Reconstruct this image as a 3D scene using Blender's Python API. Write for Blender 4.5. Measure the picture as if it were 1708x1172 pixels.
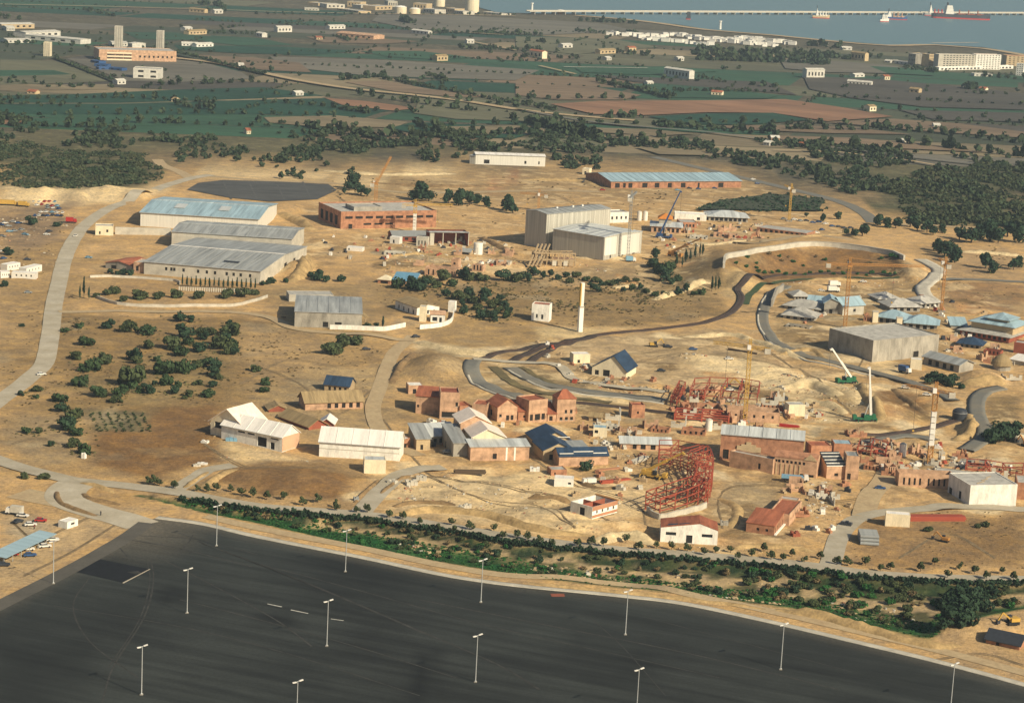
import bpy, bmesh, math, random
import numpy as np
from mathutils import Vector, Matrix
from mathutils.geometry import delaunay_2d_cdt
R = math.radians
random.seed(7); np.random.seed(7)
scene = bpy.context.scene
for o in list(bpy.data.objects): bpy.data.objects.remove(o)

# ------------------------------------------------------------------ camera, sky, sun, exposure
W_, H_, F_ = 1708.0, 1172.0, 3787.0
CAMH, PITCH, ROLL = 230.0, R(11.7), R(2.98)
cam = bpy.data.objects.new('camera', bpy.data.cameras.new('camera'))
scene.collection.objects.link(cam); scene.camera = cam
cam.data.sensor_width = 36; cam.data.lens = F_ / W_ * 36
cam.data.clip_start = 1; cam.data.clip_end = 60000
CM = Matrix.Translation((0, 0, CAMH)) @ Matrix.Rotation(math.pi/2 - PITCH, 4, 'X') @ Matrix.Rotation(ROLL, 4, 'Z')
cam.matrix_world = CM
SUN = Vector((0.75, -0.66, 0)).normalized() * math.cos(R(33)) + Vector((0, 0, math.sin(R(33))))
world = bpy.data.worlds.new('World'); scene.world = world; world.use_nodes = True
wn = world.node_tree
sky = wn.nodes.new('ShaderNodeTexSky'); sky.sky_type = 'NISHITA'; sky.sun_disc = False
sky.sun_elevation = R(33); sky.sun_rotation = R(131.3); sky.dust_density = 2.0
wn.links.new(sky.outputs[0], wn.nodes['Background'].inputs[0]); wn.nodes['Background'].inputs[1].default_value = 0.055
sl = bpy.data.lights.new('sun', 'SUN'); sl.energy = 4.3; sl.angle = R(0.6); sl.color = (1.0, 0.88, 0.66)
so = bpy.data.objects.new('sun', sl); scene.collection.objects.link(so)
so.rotation_euler = SUN.to_track_quat('Z', 'Y').to_euler()
vs = scene.view_settings; vs.view_transform = 'Standard'; vs.look = 'None'; vs.exposure = 0.42; vs.gamma = 1
vs.use_curve_mapping = False
scene.render.engine = 'CYCLES'
scene.cycles.max_bounces = 5; scene.cycles.volume_bounces = 0
scene.cycles.transparent_max_bounces = 4
C = scene.collection

# ------------------------------------------------------------------ pixel -> ground
R3 = np.array(CM.to_3x3())
def ray(px, py):
    d = R3 @ np.array(((px - W_/2) / F_, -(py - H_/2) / F_, -1.0)); return d
def PZ(px, py, h=0.0):
    d = ray(px, py); t = (h - CAMH) / d[2]; return np.array((d[0]*t, d[1]*t, h))
def scale_at(p):                       # pixels per metre sideways at a world point
    q = R3.T @ (np.array(p) - np.array((0, 0, CAMH))); return F_ / -q[2]

# ------------------------------------------------------------------ terrain height
def smooth(t): t = np.clip(t, 0, 1); return t*t*(3 - 2*t)
_gr = np.random.RandomState(3).rand(256, 256)
def vnoise(x, y, s):
    x = np.asarray(x)/s; y = np.asarray(y)/s
    i = np.floor(x).astype(int); j = np.floor(y).astype(int); fx = smooth(x-i); fy = smooth(y-j)
    g = lambda a, b: _gr[a % 256, b % 256]
    return (g(i, j)*(1-fx) + g(i+1, j)*fx)*(1-fy) + (g(i, j+1)*(1-fx) + g(i+1, j+1)*fx)*fy
FAR_E = [(225,823),(330,836),(430,851),(611,865),(742,885),(860,904),(1030,923),(1143,931),(1290,943),(1393,955),(1450,963),(1563,969),(1700,971),(1800,972)]
NEAR_E = [(225,824),(348,855),(430,871),(600,911),(713,933),(860,959),(1002,976),(1115,987),(1290,1010),(1365,1021),(1450,1044),(1549,1067),(1569,1055),(1620,1033),(1702,1016),(1800,1000)]
fe = np.array([PZ(*p)[:2] for p in FAR_E]); ne = np.array([PZ(*p)[:2] for p in NEAR_E])
BERM_H = 9.0
bt = np.array([PZ(*p, BERM_H)[:2] for p in [(1200,438),(1215,430),(1280,417),(1340,410),(1400,413),(1480,424),(1515,436)]])
MOUNDS = []      # x, y, rx, ry, h
def mound(px, py, rx, ry, h):
    p = PZ(px, py); MOUNDS.append((p[0], p[1], rx, ry, h))
mound(715,620,19,34,4.5); mound(748,616,20,30,3.5)
mound(497,452,11,26,6); mound(470,352,16,40,4)
for i, x in enumerate(range(-10, 235, 24)): mound(x, 326 + (i*37 % 7) - x*0.012, 9 + i*5 % 4, 26, 3.5 + (i*13 % 5)*0.6)
mound(1237,472,16,30,6.5); mound(1640,632,14,16,4.5); mound(1628,720,9,14,3); mound(1480,690,16,24,4.5)
mound(1420,660,20,20,3); mound(1350,640,22,14,2.5); mound(1300,620,18,14,2.2); mound(1180,600,18,10,2.0)
mound(900,860,22,12,2.2); mound(1000,880,20,8,2.5); mound(820,812,14,8,1.6); mound(1060,885,14,7,1.8)
mound(480,800,28,24,2.2); mound(620,560,14,14,1.5); mound(1165,475,14,26,2.5); mound(1060,350,20,30,2)
mound(1560,545,10,20,1.5); mound(1340,480,12,20,1.5); mound(1290,425,10,20,1.0)
mound(1620,1050,16,10,2.6); mound(1680,1045,14,8,2.4)
MO = np.array(MOUNDS)
SITE_Y0, SITE_Y1 = 690.0, 1750.0
WK = [[(640,400),(1120,330),(1420,360),(1460,400),(1200,420),(1180,500),(1000,460),(640,470)],[(780,600),(940,560),(1280,560),(1600,640),(1708,700),(1708,850),(1420,850),(1300,935),(1060,915),(640,850),(620,790),(780,700)],[(1270,470),(1560,450),(1708,520),(1708,660),(1500,650),(1290,590)],[(520,320),(900,280),(1290,300),(1290,360),(560,420),(440,470)]]
WKW = [np.array([PZ(*p)[:2] for p in w]) for w in WK]
def works(x, y):
    o = np.zeros(np.shape(x))
    for w in WKW:
        d = None; xx = np.asarray(x, float); yy = np.asarray(y, float); ins = np.zeros(xx.shape, bool); dd = np.full(xx.shape, 1e9); n = len(w)
        for i in range(n):
            ax, ay = w[i]; bx, by = w[(i+1) % n]; ex, ey = bx-ax, by-ay
            t = np.clip(((xx-ax)*ex + (yy-ay)*ey)/(ex*ex+ey*ey), 0, 1); dd = np.minimum(dd, np.hypot(xx-ax-t*ex, yy-ay-t*ey))
            c = ((ay > yy) != (by > yy)); ins ^= c & (xx < ax + (yy-ay)/(by-ay+1e-12)*ex)
        o = np.maximum(o, smooth(np.where(ins, dd, -dd)/14 + 0.5))
    return o
def HT(x, y):
    x = np.asarray(x, float); y = np.asarray(y, float)
    z = np.zeros_like(x)
    for mx, my, rx, ry, h in MO:
        d = ((x-mx)/rx)**2 + ((y-my)/ry)**2
        z = z + h*np.where(d < 1, (1 - np.minimum(d, 1))**1.4, 0)
    ytop = np.interp(x, bt[:, 0], bt[:, 1]); dy = y - ytop
    prof = np.where(dy < 0, smooth(1 + dy/36), 1 - smooth(dy/130))
    ex = smooth((x - bt[0, 0] + 22)/30) * smooth((bt[-1, 0] + 26 - x)/34)
    z = z + BERM_H*prof*ex
    yf = np.interp(x, fe[:, 0], fe[:, 1], left=0, right=0); yn = np.interp(x, ne[:, 0], ne[:, 1], left=1, right=1)
    wd = np.maximum(yf - yn, 0.01); t = (y - yn)/wd
    dd = np.where((t > 0) & (t < 1) & (yf > yn), smooth(t/0.3)*smooth((1-t)/0.10), 0) * np.minimum(wd/12, 1)
    z = z - 2.8*dd*(0.85 + 0.3*vnoise(x, y, 9))
    m = smooth((y - 800)/30)*smooth((1500 - y)/80)*smooth((np.abs(x + 0)*-1 + 420)/60)
    wk_ = works(x, y); z = z + m*((0.7 + 0.9*wk_)*(vnoise(x, y, 17) - 0.5) + (0.3 + 0.8*wk_)*(vnoise(x+99, y, 6.5) - 0.5))
    return z
_ts = np.linspace(0, 1, 260)
def P(px, py):
    a = PZ(px, py, 16.0); b = PZ(px, py, -5.0)
    if a[1] > 1900: return PZ(px, py, 0.0)
    xs = a[0] + (b[0]-a[0])*_ts; ys = a[1] + (b[1]-a[1])*_ts; zs = 16 - 21*_ts
    h = HT(xs, ys); k = np.argmax(zs <= h)
    if k > 0:
        f = (zs[k-1]-h[k-1])/max(1e-6, (zs[k-1]-h[k-1]) - (zs[k]-h[k])); tt = _ts[k-1] + f*(_ts[k]-_ts[k-1])
    else: tt = 16/21
    x = a[0] + (b[0]-a[0])*tt; y = a[1] + (b[1]-a[1])*tt
    return np.array((x, y, float(HT(x, y))))
def hz(px, py, dpx):                   # metres for a vertical run of dpx pixels standing at the pixel
    p = P(px, py); return dpx / (scale_at(p) * 0.965)

# ------------------------------------------------------------------ materials
MATS = {}
def srgb(r, g, b):
    f = lambda c: (c/255/12.92) if c/255 < 0.04045 else ((c/255 + 0.055)/1.055)**2.4
    return (f(r), f(g), f(b))
def mat(name, col, rough=0.85, var=0.18, scale=0.25, stretch=(1, 1, 1), bump=0.15, bscale=2.0, col2=None, spec=0.3, metal=0.0, fine=0.12, coord='Object'):
    if name in MATS: return MATS[name]
    m = bpy.data.materials.new(name); m.use_nodes = True; nt = m.node_tree; N = nt.nodes; L = nt.links
    b = N['Principled BSDF']; b.inputs['Roughness'].default_value = rough
    b.inputs['Specular IOR Level'].default_value = spec; b.inputs['Metallic'].default_value = metal
    tc = N.new('ShaderNodeTexCoord'); mp = N.new('ShaderNodeMapping'); mp.inputs['Scale'].default_value = stretch
    L.new(tc.outputs[coord], mp.inputs[0])
    n1 = N.new('ShaderNodeTexNoise'); n1.inputs['Scale'].default_value = scale; n1.inputs['Detail'].default_value = 6; n1.inputs['Roughness'].default_value = 0.62
    n2 = N.new('ShaderNodeTexNoise'); n2.inputs['Scale'].default_value = bscale; n2.inputs['Detail'].default_value = 4
    L.new(mp.outputs[0], n1.inputs[0]); L.new(mp.outputs[0], n2.inputs[0])
    oi = N.new('ShaderNodeObjectInfo')
    rp = N.new('ShaderNodeMapRange'); rp.inputs[1].default_value = 0.28; rp.inputs[2].default_value = 0.72
    L.new(n1.outputs[0], rp.inputs[0])
    mx = N.new('ShaderNodeMix'); mx.data_type = 'RGBA'
    c2 = col2 if col2 else tuple(c*(1-var*1.6) for c in col); c1 = tuple(min(1, c*(1+var*0.6)) for c in col) if not col2 else col
    mx.inputs[6].default_value = (*c1, 1); mx.inputs[7].default_value = (*c2, 1)
    L.new(rp.outputs[0], mx.inputs[0])
    hsv = N.new('ShaderNodeHueSaturation'); L.new(mx.outputs[2], hsv.inputs['Color'])
    mm = N.new('ShaderNodeMath'); mm.operation = 'MULTIPLY_ADD'; L.new(n2.outputs[0], mm.inputs[0]); mm.inputs[1].default_value = fine*4; mm.inputs[2].default_value = 1 - fine*2
    m3 = N.new('ShaderNodeMath'); m3.operation = 'MULTIPLY_ADD'; L.new(oi.outputs['Random'], m3.inputs[0]); m3.inputs[1].default_value = 0.14; m3.inputs[2].default_value = 0.93
    m4 = N.new('ShaderNodeMath'); m4.operation = 'MULTIPLY'; L.new(mm.outputs[0], m4.inputs[0]); L.new(m3.outputs[0], m4.inputs[1])
    L.new(m4.outputs[0], hsv.inputs['Value']); L.new(hsv.outputs[0], b.inputs['Base Color'])
    if bump > 0:
        bp = N.new('ShaderNodeBump'); bp.inputs['Strength'].default_value = bump; bp.inputs['Distance'].default_value = 0.3
        L.new(n2.outputs[0], bp.inputs['Height']); L.new(bp.outputs[0], b.inputs['Normal'])
    MATS[name] = m; return m
mat('brick', (0.44,0.215,0.12), var=0.36, scale=0.35, bscale=3, fine=0.10)
mat('brick_pale', (0.56,0.35,0.215), var=0.34, scale=0.35, bscale=3, fine=0.1)
mat('brick_red', (0.30,0.09,0.05), var=0.25, scale=0.3, bscale=3)
mat('render_white', (0.80,0.77,0.68), var=0.2, scale=0.45, stretch=(1,1,0.35), bump=0.05)
mat('render_cream', (0.74,0.64,0.44), var=0.12, scale=0.3, stretch=(1,1,0.35), bump=0.05)
mat('render_tan', (0.50,0.38,0.22), var=0.15, scale=0.3, bump=0.05)
mat('concrete', (0.36,0.33,0.27), var=0.34, scale=0.22, stretch=(1,1,0.4), bump=0.1)
mat('concrete_light', (0.52,0.48,0.39), var=0.2, scale=0.2, bump=0.1)
mat('clad_grey', (0.45,0.43,0.36), rough=0.5, var=0.22, scale=0.9, stretch=(1,1,0.02), bump=0.1, bscale=4, spec=0.4)
mat('clad_white', (0.72,0.69,0.6), rough=0.5, var=0.12, scale=0.9, stretch=(1,1,0.02), bump=0.06, bscale=4, spec=0.4)
mat('roof_grey', (0.36,0.37,0.35), rough=0.5, var=0.32, scale=0.5, stretch=(1,0.06,0.06), bump=0.1, bscale=5, spec=0.4)
mat('roof_light', (0.52,0.54,0.52), rough=0.5, var=0.3, scale=0.5, stretch=(1,0.06,0.06), bump=0.08, bscale=5, spec=0.4)
mat('roof_white', (0.78,0.74,0.67), rough=0.6, var=0.12, scale=0.5, stretch=(1,0.1,0.1), bump=0.05, bscale=5)
mat('roof_pink', (0.82,0.70,0.58), rough=0.6, var=0.1, scale=0.4, bump=0.05)
mat('roof_blue', (0.34,0.47,0.52), rough=0.45, var=0.28, scale=0.5, stretch=(1,0.06,0.06), bump=0.08, bscale=5, spec=0.4)
mat('roof_blue_strong', (0.14,0.30,0.42), rough=0.45, var=0.15, scale=0.5, bump=0.08)
mat('roof_slate', (0.03,0.058,0.105), rough=0.55, var=0.3, scale=0.6, stretch=(1,0.2,0.2), bump=0.1)
mat('roof_tan', (0.33,0.24,0.12), var=0.25, scale=0.8, stretch=(1,0.15,0.15), bump=0.4, bscale=3)
mat('roof_tile', (0.36,0.12,0.06), var=0.3, scale=0.6, stretch=(1,0.2,0.2), bump=0.2, bscale=4)
mat('roof_slab', (0.45,0.43,0.38), var=0.25, scale=0.35, bump=0.1)
mat('roof_orange', (0.60,0.22,0.04), var=0.15, scale=0.5, bump=0.1)
mat('void_shade', (0.02,0.017,0.014), var=0.2, bump=0)  # near black, paints in the unlit interior seen through openings
mat('glass_dark', (0.02,0.025,0.03), rough=0.15, var=0.2, bump=0, spec=0.5)
mat('steel_red', (0.36,0.075,0.04), rough=0.6, var=0.25, scale=0.6, bump=0.03)
mat('paint_yellow', (0.55,0.34,0.07), rough=0.5, var=0.15, scale=1, bump=0)
mat('paint_orange', (0.47,0.23,0.065), rough=0.5, var=0.15, scale=1, bump=0)
mat('paint_green', (0.02,0.13,0.06), rough=0.5, var=0.2, scale=1, bump=0)
mat('paint_white', (0.75,0.72,0.64), rough=0.45, var=0.1, scale=1, bump=0)
mat('paint_grey', (0.28,0.29,0.28), rough=0.5, var=0.15, scale=1, bump=0)
mat('paint_dark', (0.04,0.045,0.055), rough=0.5, var=0.2, scale=1, bump=0)
mat('paint_red', (0.42,0.03,0.025), rough=0.4, var=0.15, scale=1, bump=0)
mat('paint_blue', (0.035,0.09,0.22), rough=0.4, var=0.15, scale=1, bump=0)
mat('paint_skyblue', (0.2,0.38,0.5), rough=0.5, var=0.15, scale=1, bump=0)
mat('rubber', (0.02,0.02,0.02), var=0.1, bump=0)
mat('galvanised', (0.48,0.49,0.47), rough=0.4, var=0.12, scale=1, bump=0, metal=0.2)
mat('timber', (0.42,0.31,0.18), var=0.25, scale=1.2, bump=0.1)
mat('bark', (0.10,0.07,0.045), var=0.3, scale=2, bump=0.3)
mat('leaf_olive', (0.066,0.086,0.034), var=0.4, scale=0.5, bump=0, fine=0.2, rough=0.8, spec=0.2)
mat('leaf_dark', (0.030,0.060,0.030), var=0.4, scale=0.5, bump=0, fine=0.2, rough=0.8, spec=0.2)
mat('leaf_green', (0.030,0.115,0.026), var=0.4, scale=0.5, bump=0, fine=0.2, rough=0.8, spec=0.2)
mat('leaf_under', (0.15,0.135,0.06), var=0.4, scale=0.3, bump=0, fine=0.2, rough=0.9, spec=0.1)
mat('leaf_mid', (0.045,0.078,0.030), var=0.4, scale=0.5, bump=0, fine=0.2, rough=0.8, spec=0.2)
mat('leaf_dry', (0.20,0.15,0.075), var=0.35, scale=0.5, bump=0, fine=0.2, rough=0.9, spec=0.1)
mat('leaf_wood', (0.026,0.050,0.028), var=0.5, scale=0.03, bump=0, fine=0.25, rough=0.85, spec=0.1, col2=(0.055,0.068,0.032))
mat('leaf_wood2', (0.022,0.050,0.026), var=0.5, scale=0.07, bump=0, fine=0.3, rough=0.85, spec=0.1, col2=(0.085,0.088,0.042))
mat('asphalt_dust', (0.046,0.044,0.037), var=0.4, scale=0.2, bump=0.05, fine=0.2)
mat('gravel_row', (0.105,0.105,0.098), var=0.3, scale=0.2, bump=0.2)
mat('asphalt_old', (0.115,0.105,0.085), var=0.2, scale=0.06, bump=0.1, bscale=1.2)
mat('road', (0.48,0.43,0.33), var=0.2, scale=0.10, bump=0.08, bscale=0.8, col2=(0.33,0.28,0.19), fine=0.14)
mat('road_dirt', (0.45,0.345,0.195), var=0.3, scale=0.16, bump=0.15, bscale=0.7, col2=(0.36,0.26,0.145), fine=0.16)
mat('rail_rust', (0.10,0.055,0.04), var=0.3, scale=0.6, bump=0.05)
mat('verge_green', (0.022,0.065,0.022), var=0.4, scale=0.25, bump=0.4, bscale=1.5, col2=(0.09,0.10,0.045), fine=0.2)
mat('verge_olive', (0.17,0.135,0.06), var=0.3, scale=0.25, bump=0.3, bscale=1.5, fine=0.2)
mat('road_grey', (0.135,0.14,0.128), var=0.2, scale=0.1, bump=0.1, bscale=0.8, col2=(0.20,0.175,0.13))
mat('ballast', (0.075,0.055,0.045), var=0.35, scale=0.3, bump=0.4, bscale=2)
mat('kerb', (0.50,0.46,0.37), var=0.2, scale=0.15, bump=0.1, bscale=1)
mat('gravel_dark', (0.085,0.085,0.08), var=0.3, scale=0.08, stretch=(0.3,1,1), bump=0.3, bscale=0.6)
mat('asphalt_new', (0.007,0.008,0.010), var=0.3, scale=0.3, bump=0.1)
mat('paint_line', (0.55,0.53,0.46), var=0.25, scale=1, bump=0)

def field_mat(name, col, rows=0.0, ang=0.0, col2=None):
    if name in MATS: return MATS[name]
    m = mat(name, col, var=0.22, scale=0.012, bump=0.1, bscale=0.09, col2=col2, fine=0.22, stretch=(0.4, 1, 1))
    mp = [n for n in m.node_tree.nodes if n.type == 'MAPPING'][0]; mp.vector_type = 'TEXTURE'; mp.inputs['Scale'].default_value = (4, 1, 1); mp.inputs['Rotation'].default_value[2] = R(ang)
    return m
# asphalt of the big car park: rolled in lanes, worn, darker new repairs
def asphalt():
    m = bpy.data.materials.new('asphalt'); m.use_nodes = True; nt = m.node_tree; N = nt.nodes; L = nt.links
    b = N['Principled BSDF']; b.inputs['Roughness'].default_value = 0.85; b.inputs['Specular IOR Level'].default_value = 0.25
    tc = N.new('ShaderNodeTexCoord')
    def nz(sc, st, rot, det=5, dist=0.0):
        mp = N.new('ShaderNodeMapping'); mp.vector_type = 'TEXTURE'; mp.inputs['Scale'].default_value = st; mp.inputs['Rotation'].default_value[2] = R(rot)
        L.new(tc.outputs['Object'], mp.inputs[0]); n = N.new('ShaderNodeTexNoise'); n.inputs['Scale'].default_value = sc
        n.inputs['Detail'].default_value = det; n.inputs['Roughness'].default_value = 0.6; n.inputs['Distortion'].default_value = dist
        L.new(mp.outputs[0], n.inputs[0]); return n.outputs[0]
    lanes = nz(0.16, (14, 1.0, 1), -21, 5, 0.2); big = nz(0.016, (1, 1, 1), 0, 4); grain = nz(0.9, (1, 1, 1), 0, 6); fineg = nz(6, (1,1,1), 0, 3)
    def rng(x, a, c, lo, hi):
        r = N.new('ShaderNodeMapRange'); L.new(x, r.inputs[0]); r.inputs[1].default_value = a; r.inputs[2].default_value = c
        r.inputs[3].default_value = lo; r.inputs[4].default_value = hi; return r.outputs[0]
    def mul(a, c):
        k = N.new('ShaderNodeMath'); k.operation = 'MULTIPLY'; L.new(a, k.inputs[0]); L.new(c, k.inputs[1]); return k.outputs[0]
    v = mul(mul(rng(lanes, 0.32, 0.68, 0.55, 1.5), rng(big, 0.32, 0.68, 0.6, 1.45)), mul(rng(grain, 0.2, 0.8, 0.75, 1.25), rng(fineg, 0.2, 0.8, 0.85, 1.15)))
    # tyre tracks: thin pale arcs
    tr = []
    for rot, sc in ((20, 0.010), (70, 0.008), (-25, 0.007)):
        mp = N.new('ShaderNodeMapping'); mp.inputs['Rotation'].default_value[2] = R(rot); L.new(tc.outputs['Object'], mp.inputs[0])
        w = N.new('ShaderNodeTexWave'); w.wave_type = 'BANDS'; w.inputs['Scale'].default_value = sc; w.inputs['Distortion'].default_value = 14
        w.inputs['Detail'].default_value = 1; w.inputs['Detail Scale'].default_value = 0.6; L.new(mp.outputs[0], w.inputs[0])
        tr.append(rng(w.outputs[1], 0.985, 1.0, 0, 1))
    a = N.new('ShaderNodeMath'); a.operation = 'MAXIMUM'; L.new(tr[0], a.inputs[0]); L.new(tr[1], a.inputs[1])
    a2 = N.new('ShaderNodeMath'); a2.operation = 'MAXIMUM'; L.new(a.outputs[0], a2.inputs[0]); L.new(tr[2], a2.inputs[1])
    tk = mul(a2.outputs[0], rng(big, 0.45, 0.62, 0, 0.0))
    col = N.new('ShaderNodeMix'); col.data_type = 'RGBA'; col.inputs[6].default_value = (0.0225, 0.0255, 0.0225, 1); col.inputs[7].default_value = (0.15, 0.135, 0.105, 1)
    L.new(tk, col.inputs[0])
    # dust blown over the tarmac near its kerb
    hs = N.new('ShaderNodeHueSaturation'); L.new(col.outputs[2], hs.inputs['Color']); L.new(v, hs.inputs['Value'])
    sa = N.new('ShaderNodeAttribute'); sa.attribute_name = 'stain'; v2 = mul(v, rng(mul(sa.outputs['Fac'], rng(grain,0.2,0.8,0.7,1.2)), 0, 1, 1.0, 0.35)); L.new(v2, hs.inputs['Value'])
    at = N.new('ShaderNodeAttribute'); at.attribute_name = 'dust'
    dm = mul(at.outputs['Fac'], rng(grain, 0.25, 0.75, 0.3, 1.0))
    mx = N.new('ShaderNodeMix'); mx.data_type = 'RGBA'; L.new(dm, mx.inputs[0]); L.new(hs.outputs[0], mx.inputs[6]); mx.inputs[7].default_value = (0.17, 0.145, 0.105, 1)
    L.new(mx.outputs[2], b.inputs['Base Color'])
    bp = N.new('ShaderNodeBump'); bp.inputs['Strength'].default_value = 0.1; L.new(grain, bp.inputs['Height']); L.new(bp.outputs[0], b.inputs['Normal'])
    MATS['asphalt'] = m
asphalt()
# soil: per-vertex soil colour broken up by noise at several sizes
def soil():
    m = bpy.data.materials.new('soil'); m.use_nodes = True; nt = m.node_tree; N = nt.nodes; L = nt.links
    b = N['Principled BSDF']; b.inputs['Roughness'].default_value = 0.95; b.inputs['Specular IOR Level'].default_value = 0.1
    tc = N.new('ShaderNodeTexCoord'); at = N.new('ShaderNodeAttribute'); at.attribute_name = 'soil'
    def nz(sc, det=5, st=(1,1,1), rough=0.6):
        mp = N.new('ShaderNodeMapping'); mp.inputs['Scale'].default_value = st; L.new(tc.outputs['Object'], mp.inputs[0])
        n = N.new('ShaderNodeTexNoise'); n.inputs['Scale'].default_value = sc; n.inputs['Detail'].default_value = det; n.inputs['Roughness'].default_value = rough
        L.new(mp.outputs[0], n.inputs[0]); return n.outputs[0]
    def rng(x, a, c, lo, hi):
        r = N.new('ShaderNodeMapRange'); L.new(x, r.inputs[0]); r.inputs[1].default_value = a; r.inputs[2].default_value = c
        r.inputs[3].default_value = lo; r.inputs[4].default_value = hi; return r.outputs[0]
    def mul(a, c):
        k = N.new('ShaderNodeMath'); k.operation = 'MULTIPLY'; L.new(a, k.inputs[0]); L.new(c, k.inputs[1]); return k.outputs[0]
    big = nz(0.018, 6); mid = nz(0.11, 6, rough=0.7); fin = nz(0.6, 5, rough=0.7)
    v = mul(mul(rng(big, 0.3, 0.7, 0.78, 1.2), rng(mid, 0.3, 0.7, 0.66, 1.32)), rng(fin, 0.25, 0.75, 0.62, 1.34))
    hs = N.new('ShaderNodeHueSaturation'); L.new(at.outputs['Color'], hs.inputs['Color']); L.new(v, hs.inputs['Value'])
    L.new(rng(mid, 0.3, 0.7, 0.88, 1.12), hs.inputs['Saturation'])
    # paler spoil and grey brown trodden earth in ragged patches
    sp = rng(nz(0.055, 8, rough=0.72), 0.52, 0.60, 0, 0.55); tr_ = rng(nz(0.04, 8, (1,2.2,1), 0.72), 0.53, 0.62, 0, 0.5)
    ay = N.new('ShaderNodeAttribute'); ay.attribute_name = 'works'; sp = mul(sp, ay.outputs['Fac']); tr_ = mul(tr_, ay.outputs['Fac'])
    m1 = N.new('ShaderNodeMix'); m1.data_type = 'RGBA'; L.new(sp, m1.inputs[0]); L.new(hs.outputs[0], m1.inputs[6]); m1.inputs[7].default_value = (0.70, 0.54, 0.31, 1)
    m2 = N.new('ShaderNodeMix'); m2.data_type = 'RGBA'; L.new(tr_, m2.inputs[0]); L.new(m1.outputs[2], m2.inputs[6]); m2.inputs[7].default_value = (0.27, 0.20, 0.115, 1)
    hs = m2
    # darker weeds and damp spots
    w = nz(0.35, 6, rough=0.75); wk = mul(rng(w, 0.60, 0.68, 0, 1), rng(nz(0.03, 3), 0.45, 0.6, 0.05, 0.65))
    mx = N.new('ShaderNodeMix'); mx.data_type = 'RGBA'; L.new(wk, mx.inputs[0]); L.new(hs.outputs[2], mx.inputs[6]); mx.inputs[7].default_value = (0.13, 0.10, 0.05, 1)
    L.new(mx.outputs[2], b.inputs['Base Color'])
    bp = N.new('ShaderNodeBump'); bp.inputs['Strength'].default_value = 0.35; bp.inputs['Distance'].default_value = 1.6; bh = N.new('ShaderNodeMath'); bh.operation = 'MULTIPLY_ADD'; L.new(mid, bh.inputs[0]); bh.inputs[1].default_value = 1.6; L.new(fin, bh.inputs[2]); L.new(bh.outputs[0], bp.inputs['Height']); L.new(bp.outputs[0], b.inputs['Normal'])
    MATS['soil'] = m
soil()
def water():
    m = bpy.data.materials.new('water'); m.use_nodes = True; nt = m.node_tree; N = nt.nodes; L = nt.links
    b = N['Principled BSDF']; b.inputs['Base Color'].default_value = (0.12, 0.20, 0.225, 1); b.inputs['Roughness'].default_value = 0.45
    b.inputs['IOR'].default_value = 1.33
    tc = N.new('ShaderNodeTexCoord'); mp = N.new('ShaderNodeMapping'); mp.inputs['Scale'].default_value = (0.35, 1, 1); L.new(tc.outputs['Object'], mp.inputs[0])
    n = N.new('ShaderNodeTexNoise'); n.inputs['Scale'].default_value = 0.03; n.inputs['Detail'].default_value = 8; L.new(mp.outputs[0], n.inputs[0])
    bp = N.new('ShaderNodeBump'); bp.inputs['Strength'].default_value = 0.5; bp.inputs['Distance'].default_value = 3; L.new(n.outputs[0], bp.inputs['Height']); L.new(bp.outputs[0], b.inputs['Normal'])
    MATS['water'] = m
water()
M = MATS

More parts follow.
